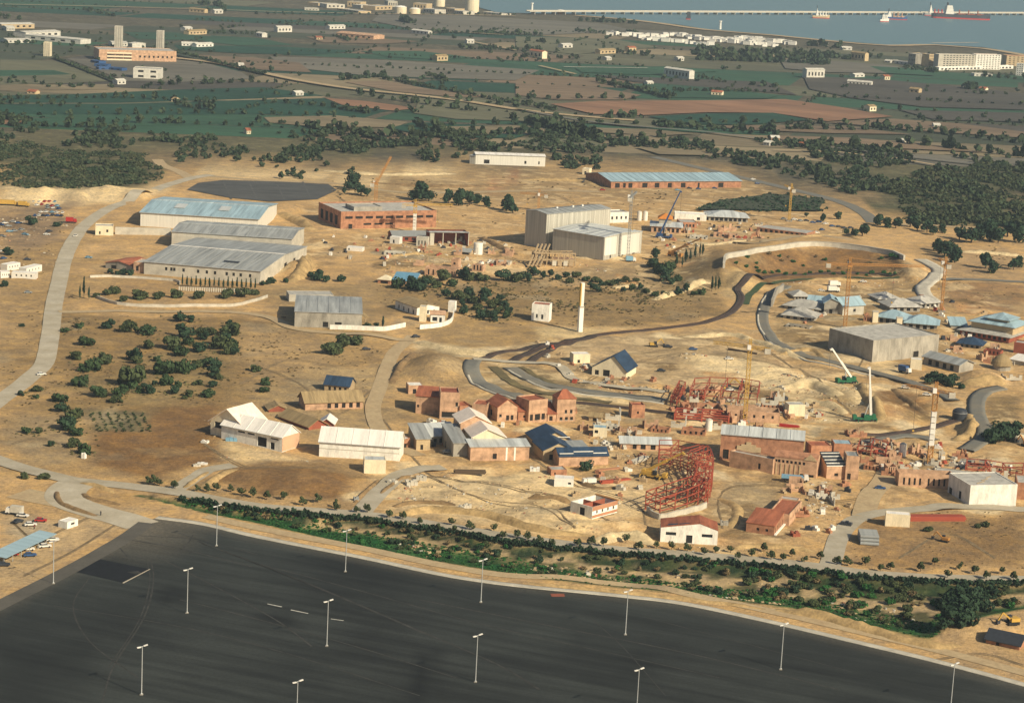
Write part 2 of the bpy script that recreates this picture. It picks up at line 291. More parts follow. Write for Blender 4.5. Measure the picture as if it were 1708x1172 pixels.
# ------------------------------------------------------------------ mesh helpers
class MB:
    def __init__(s): s.v = []; s.f = []; s.m = []
    def add(s, vs, fs, mi=0):
        o = len(s.v); s.v += [tuple(map(float, v)) for v in vs]
        for f in fs: s.f.append(tuple(o + i for i in f)); s.m.append(mi)
        return s
    def box(s, x0, x1, y0, y1, z0, z1, mi=0):
        return s.add([(x0,y0,z0),(x1,y0,z0),(x1,y1,z0),(x0,y1,z0),(x0,y0,z1),(x1,y0,z1),(x1,y1,z1),(x0,y1,z1)],
              [(0,3,2,1),(4,5,6,7),(0,1,5,4),(1,2,6,5),(2,3,7,6),(3,0,4,7)], mi)
    def bar(s, a, b, w, h=None, mi=0):
        a = Vector(a); b = Vector(b); d = (b - a)
        if d.length < 1e-4: return s
        d.normalize(); up = Vector((0,0,1)) if abs(d.z) < 0.95 else Vector((1,0,0))
        u = d.cross(up).normalized(); v = u.cross(d); u = u*w/2; v = v*(h or w)/2
        vs = [a-u-v, a+u-v, a+u+v, a-u+v, b-u-v, b+u-v, b+u+v, b-u+v]
        return s.add(vs, [(0,3,2,1),(4,5,6,7),(0,1,5,4),(1,2,6,5),(2,3,7,6),(3,0,4,7)], mi)
    def slab(s, poly, th, mi=0):
        n = len(poly); vs = [tuple(p) for p in poly] + [(p[0], p[1], p[2]-th) for p in poly]
        fs = [tuple(range(n)), tuple(reversed(range(n, 2*n)))] + [(i, i+n, (i+1) % n + n, (i+1) % n) for i in range(n)]
        return s.add(vs, fs, mi)
    def lathe(s, prof, n=16, cx=0, cy=0, mi=0, cap=True):
        vs = []; fs = []
        for r, z in prof:
            for i in range(n): a = 2*math.pi*i/n; vs.append((cx + r*math.cos(a), cy + r*math.sin(a), z))
        for k in range(len(prof)-1):
            for i in range(n): j = (i+1) % n; fs.append((k*n+i, k*n+j, (k+1)*n+j, (k+1)*n+i))
        if cap: fs.append(tuple(reversed(range(n)))); fs.append(tuple(range((len(prof)-1)*n, len(prof)*n)))
        return s.add(vs, fs, mi)
    def cyl_y(s, r, y0, y1, x, z, n=12, mi=0):
        vs = [(x + r*math.cos(2*math.pi*i/n), y, z + r*math.sin(2*math.pi*i/n)) for y in (y0, y1) for i in range(n)]
        fs = [(i, (i+1) % n, (i+1) % n + n, i+n) for i in range(n)] + [tuple(reversed(range(n))), tuple(range(n, 2*n))]
        return s.add(vs, fs, mi)
    def mesh(s, name, mats):
        me = bpy.data.meshes.new(name); me.from_pydata(s.v, [], s.f)
        if isinstance(mats, str): mats = [mats]
        for m in mats: me.materials.append(M[m])
        if len(mats) > 1: me.polygons.foreach_set('material_index', s.m)
        bm = bmesh.new(); bm.from_mesh(me); bmesh.ops.recalc_face_normals(bm, faces=bm.faces); bm.to_mesh(me); bm.free()
        me.update(); return me
    def build(s, name, mats, parent=None):
        o = bpy.data.objects.new(name, s.mesh(name, mats)); C.objects.link(o)
        if parent: o.parent = parent
        return o
def tag(o, label, cat, group=None, kind=None):
    if label: o['label'] = label
    if cat: o['category'] = cat
    if group: o['group'] = group
    if kind: o['kind'] = kind
    return o
def empty(name, loc, rz, label, cat, group=None):
    o = bpy.data.objects.new(name, None); C.objects.link(o); o.location = loc; o.rotation_euler = (0, 0, rz); o.empty_display_size = 0.5
    return tag(o, label, cat, group)
def link(name, me, parent=None, loc=(0,0,0), rz=0.0, sc=None):
    o = bpy.data.objects.new(name, me); C.objects.link(o); o.location = loc; o.rotation_euler = (0, 0, rz)
    if sc is not None: o.scale = sc
    if parent: o.parent = parent
    return o
def copy_tree(o, parent=None):
    c = o.copy(); C.objects.link(c); c.parent = parent
    for ch in o.children: copy_tree(ch, c)
    return c
UB = {}
def unit_box(m):
    if m not in UB: UB[m] = MB().box(0,1,0,1,0,1).mesh('box_' + m, m)
    return UB[m]

# ------------------------------------------------------------------ ground sheet
def graded(lo, a, b, hi, step):
    v = list(np.arange(a, b + 0.1, step)); s = step; x = b
    while x < hi: s *= 1.22; x += s; v.append(x)
    s = step; x = a
    while x > lo: s *= 1.22; x -= s; v.insert(0, x)
    return np.array(v)
gx = graded(-16000, -330, 390, 16000, 2.4); gy = graded(-1500, 640, 1420, 26000, 2.4)
GX, GY = np.meshgrid(gx, gy); GZ = HT(GX, GY)
def poly_sd(poly, x, y):               # signed distance, positive inside
    poly = np.asarray(poly, float); d = np.full(x.shape, 1e9); ins = np.zeros(x.shape, bool)
    n = len(poly)
    for i in range(n):
        ax, ay = poly[i]; bx, by = poly[(i+1) % n]; ex, ey = bx-ax, by-ay
        t = np.clip(((x-ax)*ex + (y-ay)*ey)/(ex*ex + ey*ey + 1e-9), 0, 1)
        d = np.minimum(d, np.hypot(x-ax-t*ex, y-ay-t*ey))
        c = ((ay > y) != (by > y)); xi = ax + (y-ay)/(by-ay + 1e-12)*ex
        ins ^= c & (x < xi)
    return np.where(ins, d, -d)
SAND = (0.50,0.325,0.148); PALE = (0.70,0.53,0.29); BROWN = (0.205,0.115,0.047); DRY = (0.31,0.21,0.095); ORANGE = (0.42,0.24,0.11)
GREY = (0.30,0.26,0.19); GREEN = (0.014,0.078,0.020); OLIVE = (0.12,0.11,0.058); DARKG = (0.022,0.040,0.018); RED = (0.40,0.17,0.085)
col = np.empty(GX.shape + (3,)); col[:] = SAND
plain = smooth((GY - 1640)/240)[..., None]; col = col*(1-plain) + np.array((0.098,0.088,0.060))*plain
nA = vnoise(GX, GY, 23) - 0.5; nB = vnoise(GX+50, GY+9, 8) - 0.5
def patch(px, c, soft=6, rag=10, op=1.0):
    global col
    w = [P(*p)[:2] for p in px]; sd = poly_sd(w, GX, GY) + nA*rag + nB*rag*0.6
    k = (smooth(sd/soft*0.5 + 0.5)*op)[..., None]; col = col*(1-k) + np.array(c)*k
PATCHES = [
 ([(0,200),(250,215),(640,220),(1000,235),(1290,240),(1708,240),(1708,300),(1480,300),(1280,262),(1000,252),(700,250),(560,268),(300,262),(0,245)], OLIVE, 30, 60, 0.85),
 ([(0,235),(150,250),(285,280),(260,305),(150,318),(0,314)], (0.10,0.095,0.05), 10, 20, 1),
 ([(1470,300),(1708,262),(1708,384),(1540,374),(1465,345)], (0.085,0.085,0.045), 12, 30, 1),
 ([(280,265),(560,275),(720,262),(800,275),(1000,270),(1180,275),(1280,300),(1290,320),(900,330),(560,325),(300,300)], (0.37,0.25,0.12), 20, 40, 1),
 ([(290,272),(620,283),(760,285),(620,310),(560,300),(320,292)], PALE, 8, 20, 0.7),
 ([(0,312),(280,316),(250,330),(60,345),(0,345)], PALE, 8, 14, 1),
 ([(830,295),(865,293),(860,312),(810,312)], RED, 5, 5, 1),
 ([(0,345),(110,340),(120,372),(90,420),(60,500),(0,520)], (0.24,0.17,0.105), 10, 25, 0.9),
 ([(0,470),(80,470),(70,590),(40,620),(0,650)], (0.36,0.26,0.145), 8, 25, 0.8),
 ([(150,440),(430,470),(440,500),(170,498)], (0.34,0.22,0.10), 6, 10, 0.8),
 ([(0,420),(140,400),(150,520),(640,560),(660,640),(420,700),(340,820),(150,800),(0,770)], (0.37,0.245,0.11), 14, 30, 0.95),
 ([(110,525),(420,525),(520,560),(530,600),(390,680),(330,700),(100,700),(80,640)], (0.235,0.155,0.068), 10, 25, 0.85),
 ([(395,545),(530,552),(560,590),(450,660),(395,600)], (0.38,0.26,0.13), 8, 14, 0.9),
 ([(145,690),(255,690),(350,640),(375,690),(360,770),(250,800),(150,770)], BROWN, 6, 8, 0.95),
 ([(145,685),(248,684),(252,722),(148,722)], (0.16,0.14,0.075), 5, 9, 0.9),
 ([(0,690),(110,690),(135,760),(100,770),(0,750)], (0.36,0.26,0.14), 8, 14, 0.9),
 ([(340,800),(420,760),(540,765),(605,795),(580,835),(440,828)], BROWN, 5, 6, 0.95),
 ([(370,735),(480,757),(540,770),(400,775)], PALE, 5, 8, 0.7),
 ([(700,555),(760,520),(880,540),(960,565),(900,575),(800,580),(720,575)], DRY, 8, 14, 0.8),
 ([(690,565),(790,582),(930,570),(900,582),(800,598),(700,592)], (0.72,0.58,0.35), 4, 6, 0.9),
 ([(610,480),(860,470),(1190,500),(1220,520),(1050,550),(880,540),(760,515),(640,520)], (0.25,0.17,0.078), 8, 20, 0.9),
 ([(860,455),(1010,440),(1090,440),(1180,470),(1190,495),(1000,480),(860,475)], (0.36,0.26,0.14), 6, 20, 0.7),
 ([(1080,440),(1180,430),(1215,450),(1200,490),(1130,500),(1080,470)], (0.35,0.24,0.125), 6, 12, 0.8),
 ([(1200,432),(1300,415),(1420,412),(1500,430),(1510,455),(1400,462),(1260,468),(1215,470)], BROWN, 6, 8, 0.95),
 ([(1205,455),(1240,445),(1260,470),(1225,500),(1200,492)], (0.52,0.37,0.18), 5, 6, 1),
 ([(672,592),(715,580),(775,598),(792,625),(770,645),(690,642)], (0.30,0.205,0.10), 5, 6, 0.9),
 ([(800,605),(900,612),(1000,645),(1110,668),(960,690),(860,668),(800,640)], (0.25,0.19,0.10), 6, 8, 0.8),
 ([(100,640),(390,560),(400,600),(360,670),(130,680)], (0.27,0.20,0.095), 12, 26, 0.6),
 ([(395,560),(540,560),(470,640),(400,640)], (0.37,0.25,0.12), 6, 10, 0.8),
 ([(940,570),(1180,555),(1300,590),(1380,625),(1430,660),(1300,690),(1180,640),(1000,640),(940,610)], (0.44,0.32,0.175), 8, 20, 0.9),
 ([(1150,590),(1300,600),(1420,650),(1470,700),(1350,705),(1290,660),(1180,620)], (0.68,0.53,0.30), 6, 26, 0.95),
 ([(1480,655),(1530,665),(1560,700),(1500,705)], (0.19,0.13,0.06), 4, 8, 0.9),
 ([(1380,640),(1420,690),(1400,700),(1370,660)], (0.26,0.18,0.085), 4, 10, 0.8),
 ([(1460,640),(1530,655),(1540,690),(1480,700)], BROWN, 4, 6, 0.85),
 ([(1290,520),(1380,560),(1440,610),(1330,590),(1290,560)], (0.45,0.32,0.16), 5, 8, 0.9),
 ([(1560,470),(1708,475),(1708,520),(1560,520)], (0.30,0.18,0.085), 6, 14, 0.9),
 ([(1560,410),(1708,415),(1708,470),(1560,462)], (0.40,0.27,0.14), 6, 14, 0.9),
 ([(1640,660),(1708,660),(1708,720),(1650,720)], (0.26,0.18,0.085), 4, 10, 0.9),
 ([(630,800),(900,780),(1080,820),(1060,880),(900,900),(700,860)], PALE, 8, 22, 0.8),
 ([(1430,860),(1708,860),(1708,945),(1420,945)], (0.27,0.17,0.078), 6, 10, 0.95),
 ([(450,475),(620,470),(640,545),(560,560),(440,520)], (0.30,0.215,0.11), 8, 14, 0.8),
 ([(1130,425),(1210,420),(1215,470),(1190,500),(1100,500),(1080,460)], (0.25,0.175,0.08), 8, 14, 0.8),
 ([(1290,480),(1560,470),(1600,540),(1500,620),(1400,600),(1300,570)], (0.33,0.225,0.105), 8, 20, 0.8),
 ([(420,640),(660,600),(650,700),(520,720),(430,690)], (0.36,0.26,0.135), 8, 20, 0.8),
 ([(890,545),(1060,545),(1000,560),(900,566)], (0.56,0.42,0.22), 4, 10, 0.9),
 ([(1190,790),(1290,800),(1300,860),(1200,860)], (0.40,0.31,0.18), 6, 12, 0.8),
 ([(1560,1060),(1708,1020),(1708,1130),(1600,1105)], (0.38,0.26,0.135), 5, 8, 0.9),
 ([(0,870),(230,845),(215,880),(110,940),(0,995)], (0.47,0.335,0.18), 5, 10, 0.95),
 ([(0,850),(110,865),(90,885),(0,915)], (0.34,0.28,0.19), 5, 8, 0.8),
]
for a in PATCHES: patch(*a)
pr = np.random.RandomState(61); wmask = works(GX, GY); live = (GY > 760) & (GY < 1560) & (np.abs(GX) < 420)
SPC = [(0.74,0.59,0.35),(0.68,0.52,0.29),(0.24,0.16,0.075),(0.30,0.205,0.10),(0.36,0.29,0.18),(0.46,0.26,0.11)]
for k_ in range(330):
    x0 = pr.uniform(-280,330); y0 = 800 + 650*pr.rand()**1.3; inw = works(np.array([x0]),np.array([y0]))[0] > 0.5
    rx = pr.uniform(3,16); ry = pr.uniform(3,10)*(1 + (y0-800)/500); an = pr.uniform(-0.5,0.5)
    m_ = live & (np.abs(GX-x0) < 26) & (np.abs(GY-y0) < 34)
    if not m_.any(): continue
    dx = GX[m_]-x0; dy = GY[m_]-y0; d_ = np.hypot((dx*math.cos(an)+dy*math.sin(an))/rx, (-dx*math.sin(an)+dy*math.cos(an))/ry) + nB[m_]*0.9 + nA[m_]*0.4
    kk_ = (smooth((1.05-d_)/0.35)*(pr.uniform(0.5,0.95) if inw else pr.uniform(0.2,0.5)))[:,None]; c_ = np.array(SPC[pr.randint(0,6)] if inw else SPC[pr.choice([2,3,3,4])])
    col[m_] = col[m_]*(1-kk_) + c_*kk_
# the ditch: hedge-green far bank, sandy scrub bed, green grass along the near side
yf = np.interp(GX, fe[:,0], fe[:,1], left=0, right=0); yn = np.interp(GX, ne[:,0], ne[:,1], left=1, right=1)
tt = (GY - yn)/np.maximum(yf - yn, 0.01); ing = (yf > yn) & (tt > -0.02) & (tt < 1.02)
tn = tt + nB*0.22 + nA*0.1
xpix = np.interp(GX, ne[:,0], [p[0] for p in NEAR_E])
bed = np.array((0.44,0.32,0.17))*np.ones(GX.shape + (1,)); gr_w = np.where(xpix < 500, 0.95, np.where(xpix < 1000, 0.58, 0.33))
k = (1 - smooth((tn - gr_w)/0.1))[..., None]; bed = bed*(1-k) + np.array(GREEN)*k
k = smooth((tn - 0.80)/0.08)[..., None]; bed = bed*(1-k) + np.array(DARKG)*k
k = (smooth((vnoise(GX+7, GY, 4.5)*0.6 + vnoise(GX, GY+3, 9)*0.4 - 0.46)/0.08)*smooth((xpix-600)/300)*0.8)[..., None]; bed = bed*(1-k) + np.array((0.05,0.068,0.025))*k
kk = np.where(ing, smooth(np.minimum(tt + 0.02, 1.02 - tt)/0.05), 0)[..., None]; col = col*(1-kk) + bed*kk
nv = GX.size; ny, nx = GX.shape
idx = np.arange(nv).reshape(ny, nx)
quads = np.stack([idx[:-1,:-1], idx[:-1,1:], idx[1:,1:], idx[1:,:-1]], -1).reshape(-1, 4)
def fast_mesh(name, verts, faces, k):
    me = bpy.data.meshes.new(name); me.vertices.add(len(verts)); me.vertices.foreach_set('co', np.ascontiguousarray(verts, np.float32).ravel())
    nf = len(faces); me.loops.add(nf*k); me.loops.foreach_set('vertex_index', np.ascontiguousarray(faces, np.int32).ravel())
    me.polygons.add(nf); me.polygons.foreach_set('loop_start', np.arange(0, nf*k, k, dtype=np.int32))
    me.update(calc_edges=True); return me
gme = fast_mesh('ground', np.stack([GX, GY, GZ], -1).reshape(-1, 3), quads, 4)
ca = gme.color_attributes.new('soil', 'FLOAT_COLOR', 'POINT')
ca.data.foreach_set('color', np.concatenate([col.reshape(-1,3), np.ones((nv,1))], 1).astype(np.float32).ravel())
wa = gme.attributes.new('works', 'FLOAT', 'POINT'); wa.data.foreach_set('value', np.clip(works(GX, GY), 0.12, 1).astype(np.float32).ravel())
gme.polygons.foreach_set('use_smooth', np.ones(len(quads), bool)); gme.materials.append(M['soil'])
ground = bpy.data.objects.new('ground', gme); C.objects.link(ground); ground['kind'] = 'structure'

# ------------------------------------------------------------------ sheets: roads, fields, water
def spline(pts, step):
    pts = [np.array(p, float) for p in pts]
    if len(pts) == 2: ext = pts
    out = []
    P_ = [2*pts[0]-pts[1]] + pts + [2*pts[-1]-pts[-2]]
    for i in range(1, len(P_)-2):
        p0, p1, p2, p3 = P_[i-1:i+3]; n = max(1, int(np.linalg.norm(p2-p1)/step))
        for k in range(n):
            t = k/n; out.append(0.5*((2*p1) + (-p0+p2)*t + (2*p0-5*p1+4*p2-p3)*t*t + (-p0+3*p1-3*p2+p3)*t**3))
    out.append(pts[-1]); return np.array(out)
ROADS = []
def strip(name, px, width, material, dz=0.24, step=3.0, kind='structure', skirt=0.0, wend=None, cols=4, far=False):
    w = [(PZ(*p) if far else P(*p))[:2] for p in px]; c = spline(w, step)
    if not far: ROADS.append((c, width))
    t = np.gradient(c, axis=0); t /= np.linalg.norm(t, axis=1)[:, None] + 1e-9; nrm = np.stack([-t[:,1], t[:,0]], 1)
    n = len(c); wd = np.linspace(width, wend if wend else width, n)
    offs = np.linspace(-0.5, 0.5, cols+1)
    edge = (vnoise(c[:,0]*1.0, c[:,1], 5) - 0.5)*0.5
    v = []
    for o in offs:
        q = c + nrm*(o*(wd + edge*(0.6 if abs(o) == 0.5 else 0)))[:, None]; z = (HT(q[:,0], q[:,1]) if not far else np.zeros(n)) + dz
        v.append(np.concatenate([q, z[:, None]], 1))
    if not far:                                    # keep a road level across
        zm = np.maximum.reduce([a[:,2] for a in v]); 
        for a in v: a[:,2] = zm
    if skirt:
        v = [v[0] - [0,0,skirt]] + v + [v[-1] - [0,0,skirt]]
    V = np.concatenate(v); m = len(v); f = []
    for j in range(m-1):
        for i in range(n-1): f.append((j*n+i, j*n+i+1, (j+1)*n+i+1, (j+1)*n+i))
    me = fast_mesh(name, V, np.array(f), 4); me.materials.append(M[material])
    bm = bmesh.new(); bm.from_mesh(me); bmesh.ops.recalc_face_normals(bm, faces=bm.faces); bm.to_mesh(me); bm.free()
    o = bpy.data.objects.new(name, me); C.objects.link(o)
    if kind: o['kind'] = kind
    return o
def sheet(name, px, material, dz=0.15, kind='structure', grid=None, flat=True):
    w = [PZ(*p) for p in px]; b = [Vector((p[0], p[1])) for p in w]
    pts = list(b); edges = [(i, (i+1) % len(b)) for i in range(len(b))]
    if grid:
        A = np.array([[p.x, p.y] for p in b]); X, Y = np.meshgrid(np.arange(A[:,0].min(), A[:,0].max(), grid), np.arange(A[:,1].min(), A[:,1].max(), grid))
        sd = poly_sd(A, X, Y); pts += [Vector((x, y)) for x, y in zip(X[sd > grid*0.4], Y[sd > grid*0.4])]
    r = delaunay_2d_cdt(pts, edges, [], 1, 1e-4)
    xy = np.array([[p.x, p.y] for p in r[0]]); z = (np.zeros(len(xy)) if flat else HT(xy[:,0], xy[:,1])) + dz
    me = bpy.data.meshes.new(name); me.from_pydata(np.concatenate([xy, z[:,None]], 1).tolist(), [], [list(f) for f in r[2]]); me.materials.append(M[material])
    bm = bmesh.new(); bm.from_mesh(me); bmesh.ops.recalc_face_normals(bm, faces=bm.faces)
    if bm.faces and sum(f.normal.z for f in bm.faces) < 0: bmesh.ops.reverse_faces(bm, faces=bm.faces)
    bm.to_mesh(me); bm.free()
    o = bpy.data.objects.new(name, me); C.objects.link(o)
    if kind: o['kind'] = kind
    return o
# car park
KERB = [(262,863),(340,874),(430,895),(611,931),(742,959),(860,976),(1030,993),(1143,1007),(1290,1038),(1422,1069),(1563,1103),(1702,1140),(1850,1182)]
LOT_L = [(-120,1062),(0,1006),(115,948),(205,897),(238,872)]
lot = sheet('car_park', LOT_L + KERB + [(1900,1400),(-300,1400)], 'asphalt', 0.10, grid=4)
kw = np.array([PZ(*p)[:2] for p in LOT_L + KERB])
lv = np.array([v.co[:] for v in lot.data.vertices]); dmin = np.full(len(lv), 1e9)
for i in range(len(kw)-1):
    a, b = kw[i], kw[i+1]; e = b-a; t = np.clip(((lv[:,:2]-a)@e)/(e@e), 0, 1); dmin = np.minimum(dmin, np.linalg.norm(lv[:,:2]-a-t[:,None]*e, axis=1))
cnr = PZ(260,885)[:2]; dc = np.linalg.norm((lv[:,:2]-cnr)/np.array((22,45)), axis=1)
dust = np.clip(0.55*(1 - dmin/9), 0, 1) + np.clip(0.85*(1-dc), 0, 1)
stain = np.zeros(len(lv))
for px in ([(672,1180),(688,1120),(700,1088),(738,1080),(722,1115),(706,1180)], [(255,985),(300,975),(330,1000),(270,1005)], [(425,1025),(480,1022),(500,1045),(440,1042)], [(545,1050),(700,1075),(740,1095),(600,1070)], [(960,1060),(1100,1090),(1080,1130),(930,1100)], [(0,1080),(160,1060),(150,1172),(0,1172)]):
    sd_ = poly_sd([PZ(*p)[:2] for p in px], lv[:,0], lv[:,1]); stain = np.maximum(stain, smooth(sd_/7 + 0.5)*(0.95 if px[0][0] in (672,425,255) else 0.4))
ta = lot.data.attributes.new('stain', 'FLOAT', 'POINT'); ta.data.foreach_set('value', stain.astype(np.float32))
da = lot.data.attributes.new('dust', 'FLOAT', 'POINT'); da.data.foreach_set('value', np.clip(dust,0,1).astype(np.float32))
strip('kerb', KERB, 3.2, 'kerb', dz=0.22, skirt=0.2)
strip('pavement', [(x+4, y-12-0.004*x) for x, y in KERB[1:]], 5.5, 'road_dirt', dz=0.14)
strip('road', [(-60,1040),(0,1009),(115,951),(205,900),(245,872)], 6.5, 'asphalt_old', dz=0.15)
sheet('asphalt_repair', [(155,930),(249,949),(204,972),(115,951)], 'asphalt_new', 0.135)
sheet('concrete_patch', [(212,954),(230,952),(236,956),(225,958)], 'asphalt_dust', 0.15)
sheet('concrete_patch', [(204,972),(249,949),(251,949.5),(206,973)], 'road', 0.15)
for q in ([(446,1007),(470,1012)], [(485,1017),(514,1023)], [(552,1032),(573,1035)]):
    strip('road_marking', q, 0.55, 'paint_line', dz=0.13, step=20, cols=1)
for px, w_ in ([(265,930),(320,958),(400,1000),(470,1040),(520,1078)],0.6), ([(330,903),(450,948),(560,992),(700,1052),(830,1108),(900,1150)],0.8), ([(336,906),(456,951),(566,996),(706,1056)],0.4), ([(252,935),(256,970),(240,1030),(190,1110),(170,1172)],0.5), ([(246,938),(250,972),(232,1034),(180,1114)],0.4), ([(150,962),(122,1010),(150,1070),(230,1130)],0.5), ([(200,914),(212,928),(258,934),(306,914),(322,892)],0.5), ([(985,1030),(1040,1080),(1110,1160)],0.35), ([(430,940),(600,985),(800,1040),(1000,1085),(1200,1130)],0.6), ([(300,1000),(420,1030),(600,1080),(760,1130)],0.6), ([(700,1000),(900,1040),(1150,1090),(1400,1150)],0.7), ([(90,1010),(300,1045),(480,1090),(700,1160)],0.5), ([(1080,1030),(1250,1075),(1420,1120)],0.4), ([(215,900),(300,915),(420,945)],0.7), ([(225,893),(330,900),(430,925)],0.5):
    strip('dust_track', px, w_, 'asphalt_dust', dz=0.012+0.11, step=6, cols=1)
sheet('drain_cover', [(918,990),(941,990),(942,995),(920,995)], 'brick_red', 0.13)
# roads
strip('road', [(-60,715),(0,668),(25,650),(51,629),(74,606),(84,560),(90,510),(99,470),(108,433),(123,400),(143,375),(180,349),(222,328),(271,312),(318,298),(352,292)], 9.0, 'road')
strip('road', [(318,298),(300,287),(272,276),(262,266)], 9, 'road_dirt', dz=0.14)
strip('road', [(352,294),(450,302),(560,306),(640,318),(720,322),(900,318),(1000,320)], 8, 'road_dirt', dz=0.13)
strip('road', [(98,521),(200,519),(300,520),(400,522),(450,530),(490,548),(560,556),(640,562),(690,568)], 6.5, 'road_dirt')
strip('dirt_track', [(690,560),(660,585),(645,615),(632,650),(622,685),(640,725),(700,760)], 7, 'road_dirt', dz=0.12)
strip('road', [(-60,750),(0,768),(60,787),(120,801),(190,809),(240,814),(300,822),(430,845),(611,859),(742,878),(860,897),(1030,917),(1143,925),(1290,937),(1393,949),(1450,957),(1563,964),(1720,967)], 8.5, 'road')
strip('road', [(140,800),(112,818),(114,836),(160,853),(205,865),(238,876)], 15, 'road', dz=0.13)
strip('road', [(285,822),(325,797),(350,783),(390,776)], 7, 'road', dz=0.2)
strip('road', [(600,857),(622,833),(652,805),(680,788),(740,780)], 8, 'road', dz=0.2)
strip('road', [(1383,947),(1390,925),(1399,897),(1416,876),(1440,862),(1490,853),(1563,848),(1640,848),(1720,850)], 7.5, 'road', dz=0.2)
strip('dirt_track', [(1440,862),(1450,830),(1475,800),(1480,770),(1440,740)], 9, 'road_dirt', dz=0.14)
strip('road', [(1090,262),(1170,281),(1290,309),(1395,335),(1440,355),(1458,372)], 11, 'road_grey', far=False)
strip('road', [(1500,374),(1600,379),(1720,386)], 8, 'road_dirt')
strip('road', [(1560,464),(1640,467),(1720,471)], 7, 'road_grey')
strip('dirt_track', [(30,822),(110,838)], 14, 'road_dirt', dz=0.1)
strip('dirt_track', [(1130,400),(1200,398),(1270,405),(1350,393),(1420,400)], 7, 'road_dirt', dz=0.15)
# railway trackbed and concrete channels of the loop
def rails(px, off=0.75):
    w = [P(*p) for p in px]; c = spline([q[:2] for q in w], 3); t = np.gradient(c, axis=0); t /= np.linalg.norm(t, axis=1)[:,None]; n = np.stack([-t[:,1], t[:,0]], 1)
    o = strip('track_bed', px, 4.6, 'ballast', dz=0.3, skirt=0.3)
    for s in (-off, off):
        mb = MB(); q = c + n*s; z = HT(c[:,0], c[:,1]) + 0.45
        for i in range(len(q)-1): mb.bar((*q[i], z[i]), (*q[i+1], z[i+1]), 0.14, 0.16)
        mb.build('rail', 'rail_rust', o)
rails([(806,598),(840,587),(920,574),(990,561),(1050,553),(1120,546),(1175,538),(1212,525),(1230,510),(1236,496),(1230,482),(1240,470),(1280,462),(1350,458),(1430,455),(1505,456)])
rails([(852,603),(885,588),(930,574),(985,562)])
rails([(884,604),(905,590),(945,575),(990,562)])
strip('concrete_channel', [(850,614),(886,633),(920,645),(960,651),(1010,657),(1060,663),(1110,669)], 7.5, 'road_grey', dz=0.4, skirt=0.4)
rails([(960,672),(1040,680),(1120,690),(1200,697)])
rails([(1440,725),(1500,722),(1560,712),(1600,700)])
strip('grass_verge', [(1243,508),(1250,492),(1268,478),(1300,470),(1350,466),(1420,463),(1500,462)], 4.5, 'verge_green', dz=0.18)
strip('grass_verge', [(822,612),(850,634),(890,652),(950,664),(1020,672)], 5, 'verge_olive', dz=0.2)
strip('grass_verge', [(868,612),(900,630),(940,645),(1000,655),(1080,665)], 3, 'verge_olive', dz=0.22)
strip('concrete_channel', [(790,602),(786,612),(787,624),(803,641),(832,654),(865,662),(900,668),(960,674)], 8, 'road_grey', dz=0.35, skirt=0.4)
strip('footpath', [(790,600),(850,604),(905,606),(935,612),(955,632),(1000,642),(1060,650),(1110,656)], 5.5, 'road', dz=0.42)
strip('concrete_channel', [(1312,478),(1290,488),(1277,508),(1272,533),(1282,556),(1305,577),(1345,595),(1400,608),(1460,622),(1520,640),(1562,655),(1590,670)], 6.5, 'road_grey', dz=0.4, skirt=0.5)
strip('concrete_channel', [(1610,752),(1640,732),(1643,712),(1630,692),(1630,668),(1645,653),(1672,647)], 8, 'road_grey', dz=0.5, skirt=0.6)
strip('concrete_channel', [(1535,436),(1555,446),(1566,456),(1556,468),(1540,478),(1542,492),(1562,505)], 9, 'kerb', dz=0.7, skirt=0.8)
strip('concrete_channel', [(1560,735),(1530,728),(1490,730),(1440,738)], 6, 'road_grey', dz=0.3, skirt=0.4)
for px in ([(784,601),(779,613),(780,626),(797,644),(828,658),(862,667),(900,673),(960,679)],[(1304,478),(1283,488),(1269,508),(1264,533),(1274,558),(1298,580),(1340,600),(1398,613),(1458,628)],[(848,618),(884,638),(918,650),(960,656),(1010,662),(1060,668),(1108,674)]):
    strip('channel_edge', px, 1.3, 'kerb', dz=0.5, skirt=0.6, cols=1)
sheet('gravel_yard', [(312,317),(330,306),(372,301),(470,304),(548,308),(562,318),(530,333),(450,337),(380,330)], 'gravel_dark', 0.4, flat=True)
for k_ in range(5): strip('gravel_row', [(330+k_*9,309+k_*4.6),(420+k_*5,306.5+k_*5),(545-k_*4,312+k_*4.6)], 1.6, 'gravel_row', dz=0.46, step=20, cols=1, far=True)
for x_ in (372,415,460,505): strip('gravel_row', [(x_,304),(x_+14,333)], 1.2, 'gravel_row', dz=0.48, step=20, cols=1, far=True)
# sea
COAST = [(700,-60),(780,-14),(795,2),(800,14),(830,22),(960,25),(1000,29),(1090,38),(1130,42),(1180,50),(1280,58),(1380,68),(1480,76),(1560,75),(1640,80),(1720,93),(1900,112),(2300,140),(3600,60),(3200,-138),(1000,-180),(700,-200)]
cw = [PZ(*p)[:2] for p in COAST[:-4]]
sp = [tuple(p) for p in cw] + [(9000, 5200), (15000, 9000), (15000, 25500), (-3000, 25500), (-1200, 9000)]
mb = MB(); 
r = delaunay_2d_cdt([Vector(p) for p in sp], [(i, (i+1) % len(sp)) for i in range(len(sp))], [], 1, 1e-4)
me = bpy.data.meshes.new('sea'); me.from_pydata([(p.x, p.y, 0.9) for p in r[0]], [], [list(f) for f in r[2]]); me.materials.append(M['water'])
bm = bmesh.new(); bm.from_mesh(me); bmesh.ops.recalc_face_normals(bm, faces=bm.faces)
if sum(f.normal.z for f in bm.faces) < 0: bmesh.ops.reverse_faces(bm, faces=bm.faces)
bm.to_mesh(me); bm.free()
